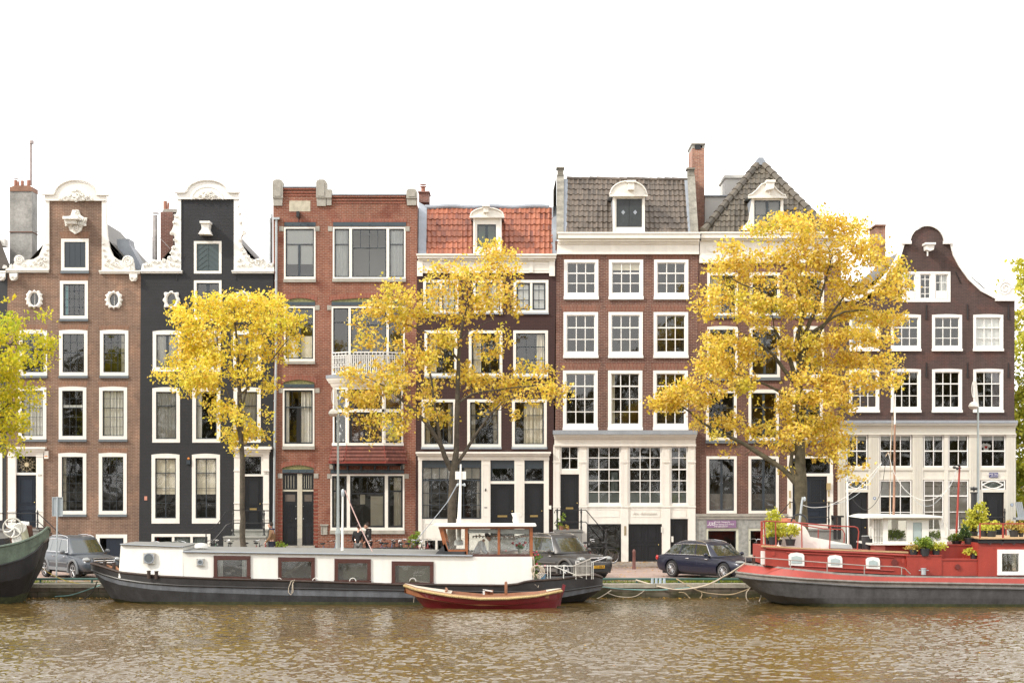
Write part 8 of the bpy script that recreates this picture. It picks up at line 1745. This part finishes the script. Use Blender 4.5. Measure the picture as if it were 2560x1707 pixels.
pot('black pot half hidden at the very corner of the red bow railing', 1918, 1360, 14, 17, 65.0, [(1920, 1340, 8, 6)], gg_)
pot('brownish trailing plant in the leftmost of three black pots below the pilothouse', 2284, 1387, 22, 14, 63.95, [(2278, 1368, 14, 6), (2292, 1369, 8, 5)], gr_a)
pot('bushy green plant in the middle of three black pots below the pilothouse', 2312, 1389, 25, 19, 63.9, [(2312, 1356, 17, 11), (2305, 1350, 12, 8), (2320, 1362, 12, 8), (2300, 1365, 10, 6)], gg_)
pot('yellow green plant in the rightmost of three black pots below the pilothouse', 2340, 1388, 20, 17, 63.95, [(2338, 1364, 15, 8), (2352, 1364, 12, 6), (2330, 1366, 8, 6)], gy)
pot('bright yellow plant in a small pot on the red step at the right', 2435, 1397, 20, 12, 64.1, [(2430, 1381, 12, 6), (2441, 1384, 9, 6), (2418, 1378, 8, 5)], gy)
pot('dark conifer in a big black tub left of the red aft railing', 2424, 1362, 27, 18, 65.0, [(2412, 1328, 10, 10), (2416, 1340, 9, 8), (2408, 1335, 9, 10), (2413, 1318, 6, 6)], gd)
pot('small upright green plant in a dark tub beside the red pole', 2392, 1361, 24, 10, 65.3, [(2385, 1342, 6, 10), (2396, 1345, 8, 9), (2404, 1340, 5, 10), (2378, 1346, 6, 8)], gg_)
pot('large yellow green shrub rising beside the black stove pipe', 2432, 1345, 26, 17, 66.2, [(2450, 1275, 16, 14), (2440, 1295, 20, 14), (2456, 1295, 14, 14), (2428, 1280, 12, 10), (2425, 1310, 16, 12), (2445, 1315, 18, 12), (2416, 1318, 12, 8), (2452, 1262, 10, 8)], gy, dens=52)
pot('low lime green plant in the first black pot inside the aft railing', 2460, 1343, 26, 18, 65.6, [(2460, 1320, 14, 6), (2468, 1322, 10, 5)], gy)
pot('lime green plant in the second black pot inside the aft railing', 2479, 1343, 24, 17, 65.2, [(2482, 1318, 14, 8), (2492, 1312, 8, 8), (2488, 1306, 6, 6)], gy)
pot('russet plant in the wide black pot right of the aft rail post', 2535, 1342, 24, 17, 65.2, [(2532, 1318, 15, 8), (2525, 1312, 10, 8), (2545, 1314, 10, 8)], gr_a)
pot('small russet plant in the little pot at the right edge of the aft deck', 2553, 1342, 12, 12, 65.2, [(2553, 1324, 9, 7)], gr_a)
for i, (x, w) in enumerate(((2226, 9), (2238, 8), (2252, 10))):
    pot(('green herb in the left', 'green herb in the middle', 'green herb in the right')[i]+' white pot behind the left pilothouse window', x, 1352, w, 9, 64.9, [(x, 1334, 7, 9), (x+2, 1340, 6, 6)], gg_, potw, dens=80, stem=False, group='herb pots in the pilothouse')
for i, x in enumerate((2329, 2345)): pot(('leafy herb in the white pot at the left', 'leafy herb in the white pot at the right')[i]+' of the slanted pilothouse pane', x, 1352, 11, 9, 64.9, [(x, 1336, 8, 7)], gg_, potw, dens=80, stem=False, group='herb pots in the pilothouse')
pot('red geranium trailing from a pot on the landing of the russet house', 1403, 1324, 14, 10, 83.1, [(1404, 1300, 5, 8), (1408, 1288, 4, 6), (1398, 1308, 7, 6), (1400, 1315, 8, 5)], gg_, MATS['terracotta'], group='pots on the landing')
pot('small russet plant in a clay pot by the black door of the russet house', 1419, 1324, 9, 6, 83.1, [(1419, 1316, 6, 4)], gr_a, MATS['terracotta'], group='pots on the landing')
bs = thing('shrub', 'small feathery green shrub at the foot of the aubergine house corner', 'shrub', tuple(W(1036, 1400, 83)))
g = MB()
for k in range(26): leafcluster(g, W(1036+rnd.gauss(0, 8), 1347+rnd.gauss(0, 6), 83), 12, .07, .09)
g.build('foliage', gg_, bs, normals=False); g = MB()
for k in range(6): g.tube([W(1038, 1408, 83), W(1028+k*4, 1350, 83)], .012, 4)
g.build('stem', bark, bs)
bs = thing('shrub', 'low green tuft growing beside the red brick entrance step', 'shrub', tuple(W(701, 1400, 83)))
g = MB()
for k in range(14): leafcluster(g, W(704+rnd.gauss(0, 6), 1358+rnd.uniform(-3, 14), 82.8), 10, .06, .08)
g.build('foliage', gg_, bs, normals=False); g = MB(); g.tube([W(703, 1406, 82.8), W(705, 1358, 82.8)], .012, 4); g.build('stem', bark, bs)
# ================================================================ STREET FURNITURE
def lamp_post(label, px, d, ybase, ydome, xd, scale=1.0, collar=None):
    t = thing('street_lamp', label, 'street lamp', (WX(px, d), d, 0), group='curled street lamps'); g = MB(); b = Vector((WX(px, d), d, 0)); top = WZ(ydome, d); c_ = collar or 1.5
    g.lathe([(.13, 0), (.11, .1), (.10, c_-.12), (.13, c_-.08), (.13, c_), (.09, c_+.08), (.065, c_+.2), (.05, top*.6), (.042, top+.05)], b, 12); g.build('post', M('lamp_grey', (.40, .46, .46), .45, var=.08), t, 50)
    k = 55*d/84/55; tp = Vector((WX(px, d), d, top)); g = MB()
    g.add([tp+Vector((-.10, -.02, -.02)), tp+Vector((.05, -.02, -.02)), tp+Vector((-.06, -.02, 1.15)), tp+Vector((-.15, -.02, 1.2)), tp+Vector((-.10, .03, -.02)), tp+Vector((.05, .03, -.02)), tp+Vector((-.06, .03, 1.15)), tp+Vector((-.15, .03, 1.2))], [(0, 1, 2, 3), (4, 7, 6, 5), (0, 4, 5, 1), (1, 5, 6, 2), (2, 6, 7, 3), (3, 7, 4, 0)])
    g.tube([tp+Vector((-.17+.09*math.cos(a), 0, .82+.36*math.sin(a))) for a in [R(q) for q in range(60, 400, 20)]], .022, 6); g.build('bracket', bwhite, t, 50)
    g = MB(); c2 = tp+Vector((-.20, 0, .10)); g.lathe([(.01, .21), (.09, .19), (.16, .13), (.20, .04), (.205, 0)], c2, 18); g.build('shade', bwhite, t, 50)
    g = MB(); g.lathe([(.20, -.004), (.16, -.07), (.09, -.11), (.01, -.125)], c2, 18); g.build('lens', M('lamp_lens', (.50, .46, .42), .3), t, 50); return t
lamp_post('tall grey street lamp with curled bracket before the red brick house', 845, 78.0, 0, 1040, 0, collar=1.62)
lamp_post('tall grey street lamp with curled bracket before the cream right front', 2445, 78.5, 0, 1022, 0)
g_ = thing('mooring_sign', 'grey backed rectangular sign on a post beside the silver car', 'sign', (WX(143, 69.4), 69.4, 0)); g = MB(); g.tube([(WX(141, 69.4), 69.4, 0), (WX(143.5, 69.4), 69.4, WZ(1241, 69.4))], .03, 8); g.build('post', galv, g_, 50)
g = MB(); g.bp(130, 1242, 157, 1290, 69.43, .02); pnl = g.build('panel', M('sign_back', (.36, .40, .42), .5), g_); g = MB(); ringpx_ = [(130, 1242, 157, 1244), (130, 1288, 157, 1290), (130, 1244, 131.5, 1288), (155.5, 1244, 157, 1288)]
for q in ringpx_: g.bp(*q, 69.40, .03)
g.build('edge_fold', galv, pnl)
bl = thing('street_bollard', 'reddish brown cast iron bollard on the pavement before the black double door', 'bollard', (WX(1585, 79.3), 79.3, 0)); g = MB(); g.lathe([(.085, 0), (.08, .08), (.072, .12), (.066, .70), (.075, .72), (.07, .78), (.04, .84), (.005, .86)], (WX(1585, 79.3), 79.3, 0), 14); g.build('shaft', M('bollard_brown', (.20, .085, .07), .5, var=.2), bl, 50)
for px, lb_ in ((1655, 'pavement bollard right of the reddish bollard, nearer the navy car'),): pass
bn = thing('park_bench', 'grey slatted bench standing right of the bell gable house', 'bench', tuple(W(2552, 1330, 83)))
g = MB()
for k in range(4): g.pp([(2538+k*5, 1255), (2541.5+k*5, 1254), (2549+k*5, 1292), (2545+k*5, 1293)], 83+.03*k, .04, 83)
g.build('backrest', galv, bn); g = MB(); g.bp(2540, 1293, 2572, 1299, 82.6, .5); g.build('seat', galv, bn)
for x in (2544, 2566): g = MB(); g.bp(x, 1299, x+3, 1345, 82.8, .2); g.build('leg', iron, bn)
# terrace wall the bench stands on
tw_ = thing('terrace_wall', 'low stone terrace wall right of the bell gable house', 'wall', tuple(W(2600, 1400, 83.5))); g = MB(); g.bp(2537, 1345, 2800, 1412, 82.5, 8, 82.5); g.build('wall', stone, tw_)
# ================================================================ PEOPLE
skin = M('skin', (.56, .33, .24), .5, var=.05); hairm = M('hair_dark', (.03, .018, .012), .6, var=.3)
def skinmesh(J, E, rads, name, mat, parent, sub=2, root=None):
    me = bpy.data.meshes.new(name); me.from_pydata([tuple(v) for v in J], E, []); o = link(bpy.data.objects.new(name, me)); o.modifiers.new('k', 'SKIN')
    for i, r in enumerate(rads): me.skin_vertices[0].data[i].radius = (r, r) if not hasattr(r, '__len__') else r; me.skin_vertices[0].data[i].use_root = (i == (root or 0))
    sm = o.modifiers.new('s', 'SUBSURF'); sm.levels = sub; sm.render_levels = sub
    m2 = eval_mesh(o, name); bpy.data.objects.remove(o); m2.materials.clear(); m2.materials.append(mat); m2.shade_smooth()
    ob = link(bpy.data.objects.new(name, m2)); ob.parent = parent; WM[ob.name] = WM[parent.name]; return ob
def person(label, loc, rz, H, top, legs, arms, lean=0, headturn=0, seated=False, cap=None, shoes=None, group=None, hood=None, headpitch=0):
    """local frame: faces +x. arms: {side: (elbow, wrist)} offsets in body units"""
    t = thing('person', label, 'person', loc, rz, group); s = H/1.78
    V_ = lambda x, y, z: Vector((x+lean*max(0, z-.95), y, z))*s
    pel, chest, neck, head = V_(0, 0, .95), V_(.01, 0, 1.32), V_(.015, 0, 1.50), V_(.035, 0, 1.56)
    J = [pel, V_(0, 0, 1.12), chest, neck, head]; E = [(0, 1), (1, 2), (2, 3), (3, 4)]; Rr = [(.14, .11), (.125, .095), (.16, .10), (.055, .055), (.06, .06)]
    def addp(p, r, fr): J.append(p); Rr.append(r); E.append((fr, len(J)-1)); return len(J)-1
    arm_i = {}; leg_i = {}
    for sd in (-1, 1):
        sh = addp(V_(.0, sd*.19, 1.42), .055, 2); el = addp(V_(*arms[sd][0]), .042, sh); wr = addp(V_(*arms[sd][1]), .027, el); d_ = (J[wr]-J[el]).normalized(); pm_ = addp(J[wr]+d_*.05, .030, wr); arm_i[sd] = (sh, el, wr)
        side = d_.cross(Vector((1, 0, 0.01))).normalized(); nrm = d_.cross(side)
        for q in range(4): a_ = addp(J[pm_]+d_*.055+side*(q-1.5)*.018, .0088, pm_); addp(J[a_]+d_*(.03+.006*(q in (1, 2)))+nrm*.014, .0075, a_)
        th = addp(J[wr]+d_*.03+side*.034, .011, wr); addp(J[th]+d_*.03+side*.012, .009, th)
        hp = addp(V_(0, sd*.10, .90), .095, 0); kn = addp(V_(*legs[sd][0]), .058, hp); an = addp(V_(*legs[sd][1]), .040, kn); f1 = addp(J[an]+Vector((.06, 0, -.055))*s, .035, an); addp(J[f1]+Vector((.10, 0, -.005))*s, .028, f1); leg_i[sd] = (hp, kn, an, f1)
    body = skinmesh(J, E, [tuple(x*s for x in r) if hasattr(r, '__len__') else r*(s if r > .02 else 1) for r in Rr], 'body', skin, t)
    # head joined to the body mesh: skull, jaw, nose, ears
    hc = V_(.05+headpitch*.06, 0, 1.665-headpitch*.03); g = MB(); ca, sa = math.cos(headturn), math.sin(headturn); rot = lambda x, y, z: hc+Vector((x*ca-y*sa, x*sa+y*ca, z-headpitch*x*.5))*s
    def he(c, r): 
        b0 = len(g.v); g.ell((0, 0, 0), r, 14, 10); g.v[b0:] = [tuple(rot(c[0]+x, c[1]+y, c[2]+z)) for x, y, z in g.v[b0:]]
    he((0, 0, .01), (.098, .076, .115)); he((.03, 0, -.06), (.065, .055, .06)); he((.10, 0, -.015), (.022, .014, .022)); he((-.005, .078, -.01), (.02, .012, .03)); he((-.005, -.078, -.01), (.02, .012, .03)); he((.085, 0, -.06), (.016, .024, .008))
    b = bmesh.new(); b.from_mesh(body.data); me = g.mesh('h'); b.from_mesh(me); b.to_mesh(body.data); b.free(); bpy.data.meshes.remove(me); body.data.shade_smooth()
    g = MB()
    for sd in (-1, 1): he((.085, sd*.030, .012), (.010, .011, .007))
    g.build('eyes', black, t, local=True)
    g = MB(); he((-.022, 0, .035), (.098, .086, .105)); he((.03, 0, .088), (.07, .066, .04)); g.build('hair', hairm, t, 60, local=True)
    if cap: g = MB(); he((.0, 0, .075), (.105, .088, .06)); he((.12, 0, .055), (.06, .06, .012)); g.build('cap', cap, t, 60, local=True)
    # clothes
    Jc = [J[0]+Vector((0, 0, -.06*s)), J[1], J[2], J[3]-Vector((0, 0, .03*s))]; Ec = [(0, 1), (1, 2), (2, 3)]; Rc = [(.165, .135), (.15, .12), (.185, .125), (.075, .075)]
    for sd in (-1, 1):
        sh, el, wr = arm_i[sd]; n0 = len(Jc); Jc += [J[sh], J[el], J[wr]-(J[wr]-J[el])*.06]; Ec += [(2, n0), (n0, n0+1), (n0+1, n0+2)]; Rc += [.082, .060, .044]
    skinmesh(Jc, Ec, [tuple(x*s for x in r) if hasattr(r, '__len__') else r*s for r in Rc], 'jacket' if hood is not None else 'shirt', top, t)
    if hood: g = MB(); g.ring(V_(-.015, 0, 1.50), .085*s, .038*s, 'z', 16, 8); g.build('hood', hood, t, 60, local=True)
    if not seated:
        Jc = [J[0]+Vector((0, 0, .02*s))]; Ec = []; Rc = [(.135, .115)]
        for sd in (-1, 1):
            hp, kn, an, f1 = leg_i[sd]; n0 = len(Jc); Jc += [J[hp], J[kn], J[an]+Vector((0, 0, .01))]; Ec += [(0, n0), (n0, n0+1), (n0+1, n0+2)]; Rc += [.108, .075, .062]
        skinmesh(Jc, Ec, [tuple(x*s for x in r) if hasattr(r, '__len__') else r*s for r in Rc], 'trousers', legs['mat'], t)
        for sd in (-1, 1):
            an = J[leg_i[sd][2]]; g = MB(); g.ell((an.x+.07*s, an.y, an.z-.05*s), (.14*s, .052*s, .048*s), 12, 8); g.build('shoe', shoes or dkpl, t, 60, local=True)
    return t
jn = M('jeans_dark', (.03, .035, .06), .8); gyt = M('trousers_grey', (.16, .16, .16), .8)
person('man in a brown jacket and headphones walking left past the red brick entrance', (WX(680, 80.8), 80.8, .1), R(180), 1.86, M('jacket_brown', (.22, .13, .065), .85, var=.2, scale=8),
       {-1: ((.10, -.10, .50), (.22, -.10, .09)), 1: ((.03, .10, .50), (-.26, .10, .12)), 'mat': jn}, {-1: ((-.07, -.25, 1.15), (-.05, -.26, .89)), 1: ((.06, .25, 1.15), (.24, .24, .95))}, lean=.02, hood=M('hoodie_navy', (.02, .022, .06), .9))
hp_ = thing('headphones', 'dark headphones worn by the walking man in the brown jacket', 'headphones', (WX(680, 80.8)-.06, 80.8, 1.86)); g = MB(); g.ring((WX(680, 80.8)-.06, 80.8, 1.87), .105, .012, 'x', 14, 5, 0, math.pi); g.build('band', dkpl, hp_, 50)
for sy in (-1, 1): g = MB(); g.lathe([(.035, -.012), (.035, .012)], (WX(680, 80.8)-.06, 80.8+sy*.10, 1.85), 12, 'y'); g.build('ear_cup', dkpl, hp_, 40)
bkj = M('jacket_black', (.014, .014, .016), .85)
person('person in a black jumper and grey trousers seen from behind beside the thin line', (WX(896, 80.8), 80.8, .1), R(75), 1.78, bkj, {-1: ((.02, -.10, .50), (.0, -.10, .09)), 1: ((.02, .10, .50), (.0, .10, .09)), 'mat': gyt}, {-1: ((-.02, -.26, 1.15), (.12, -.22, .98)), 1: ((-.02, .26, 1.15), (.12, .22, .98))}, hood=False)
pp_ = person('person in a black hooded jacket with white star print facing the other in black', (WX(922, 81), 81, .1), R(200), 1.84, bkj, {-1: ((.02, -.10, .50), (.0, -.10, .09)), 1: ((.02, .10, .50), (.0, .10, .09)), 'mat': M('trousers_black', (.02, .02, .022), .8)}, {-1: ((.05, -.25, 1.15), (.26, -.16, 1.10)), 1: ((.04, .25, 1.15), (.22, .18, .98))}, hood=bkj, headpitch=.5, lean=.03)
g = MB(); c_ = Vector((WX(921, 80.7), 80.7, WZ(1339, 80.7)))
st_ = []
for k in range(10): a = math.pi/2+k*math.pi/5; r = .075 if k % 2 == 0 else .032; st_.append((c_.x+r*math.cos(a), c_.z+r*math.sin(a)))
g.prism(st_, 80.78, 80.82)
for x, y in ((924, 1346), (926, 1350), (921, 1353), (924, 1357)): g.ell(W(x, y, 80.8), (.03, .02, .022), 7, 5)
g.build('print', white, pp_)
person('man in a white T-shirt and dark cap bent over the galley inside the wheelhouse', (WX(1184, 65.7), 65.7, WZ(1385, 65.7)-.98), R(-12), 1.74, M('tshirt_white', (.78, .79, .80), .8, var=.03), {-1: ((.30, -.10, .80), (.35, -.10, .45)), 1: ((.30, .10, .80), (.35, .10, .45)), 'mat': jn}, {-1: ((.30, -.20, 1.12), (.48, -.10, 1.05)), 1: ((.30, .20, 1.12), (.48, .10, 1.05))}, lean=.62, seated=False, cap=M('cap_navy', (.015, .018, .035), .8), headpitch=1.0)
# ---------------------------------------------------------------- every separate piece of a kind becomes a part of its own
def split_pieces(o):
    me = o.data; nv = len(me.vertices); par = list(range(nv))
    def find(a):
        while par[a] != a: par[a] = par[par[a]]; a = par[a]
        return a
    for e in me.edges:
        a, b = find(e.vertices[0]), find(e.vertices[1])
        if a != b: par[a] = b
    isl = {}
    for i in range(nv): isl.setdefault(find(i), []).append(i)
    if len(isl) < 2: return
    bx = []
    for k, vs in isl.items():
        c = [me.vertices[i].co for i in vs]; bx.append([[min(p[q] for p in c)-.012 for q in range(3)], [max(p[q] for p in c)+.012 for q in range(3)], [k]])
    ch = True
    while ch:
        ch = False
        for i in range(len(bx)):
            for j in range(i+1, len(bx)):
                if all(bx[i][0][q] <= bx[j][1][q] and bx[j][0][q] <= bx[i][1][q] for q in range(3)):
                    bx[i] = [[min(bx[i][0][q], bx[j][0][q]) for q in range(3)], [max(bx[i][1][q], bx[j][1][q]) for q in range(3)], bx[i][2]+bx[j][2]]; bx.pop(j); ch = True; break
            if ch: break
    if len(bx) < 2 or len(bx) > 90: return
    nm = o.name.split('.')[0]
    for gi, b in enumerate(bx):
        ids = sorted(i for k in b[2] for i in isl[k]); mp = {v: n_ for n_, v in enumerate(ids)}
        m2 = bpy.data.meshes.new(nm); m2.from_pydata([me.vertices[i].co[:] for i in ids], [], [tuple(mp[v] for v in p_.vertices) for p_ in me.polygons if p_.vertices[0] in mp]); m2.materials.append(me.materials[0])
        if len(me.polygons) and me.polygons[0].use_smooth: m2.shade_smooth(); m2.set_sharp_from_angle(angle=R(45))
        if gi == 0: o.data = m2
        else:
            c = link(bpy.data.objects.new(nm, m2)); c.parent = o.parent
SP = {'quoin_block', 'door_surround', 'carving', 'glazed_quoin', 'frieze_panel', 'pilothouse_wall', 'pilothouse_glass', 'wheelhouse_glass', 'brick_arch', 'lintel', 'sill', 'diamond_opening', 'wall_anchor', 'curtain', 'bolt', 'bell_plate', 'panel', 'rope_guard', 'portlight', 'blanked_porthole', 'volute', 'coping', 'hoist_beam', 'stem', 'bloom', 'sash_stile', 'glazing_bar', 'eyes', 'roller_blind', 'window_panel', 'letter_box', 'corbel_band', 'chimney_pot', 'flue_opening', 'lower_front', 'moulding', 'doorbell', 'bracket', 'thwart', 'lead_flashing', 'board_cladding', 'wheelhouse_frame', 'mid_cabin', 'bay_bracket', 'cladding', 'trim', 'grip', 'latch_plate', 'blind', 'furnishing', 'foredeck', 'vent_pipe', 'bow_cleat', 'shutter', 'railing_pier', 'stay', 'halyard', 'bay_post', 'knob', 'grab_rail'}
bpy.context.view_layer.update()
for o in list(bpy.data.objects):
    if o.type == 'MESH' and o.parent and o.name.split('.')[0] in SP and len(o.data.vertices) < 60000: split_pieces(o)
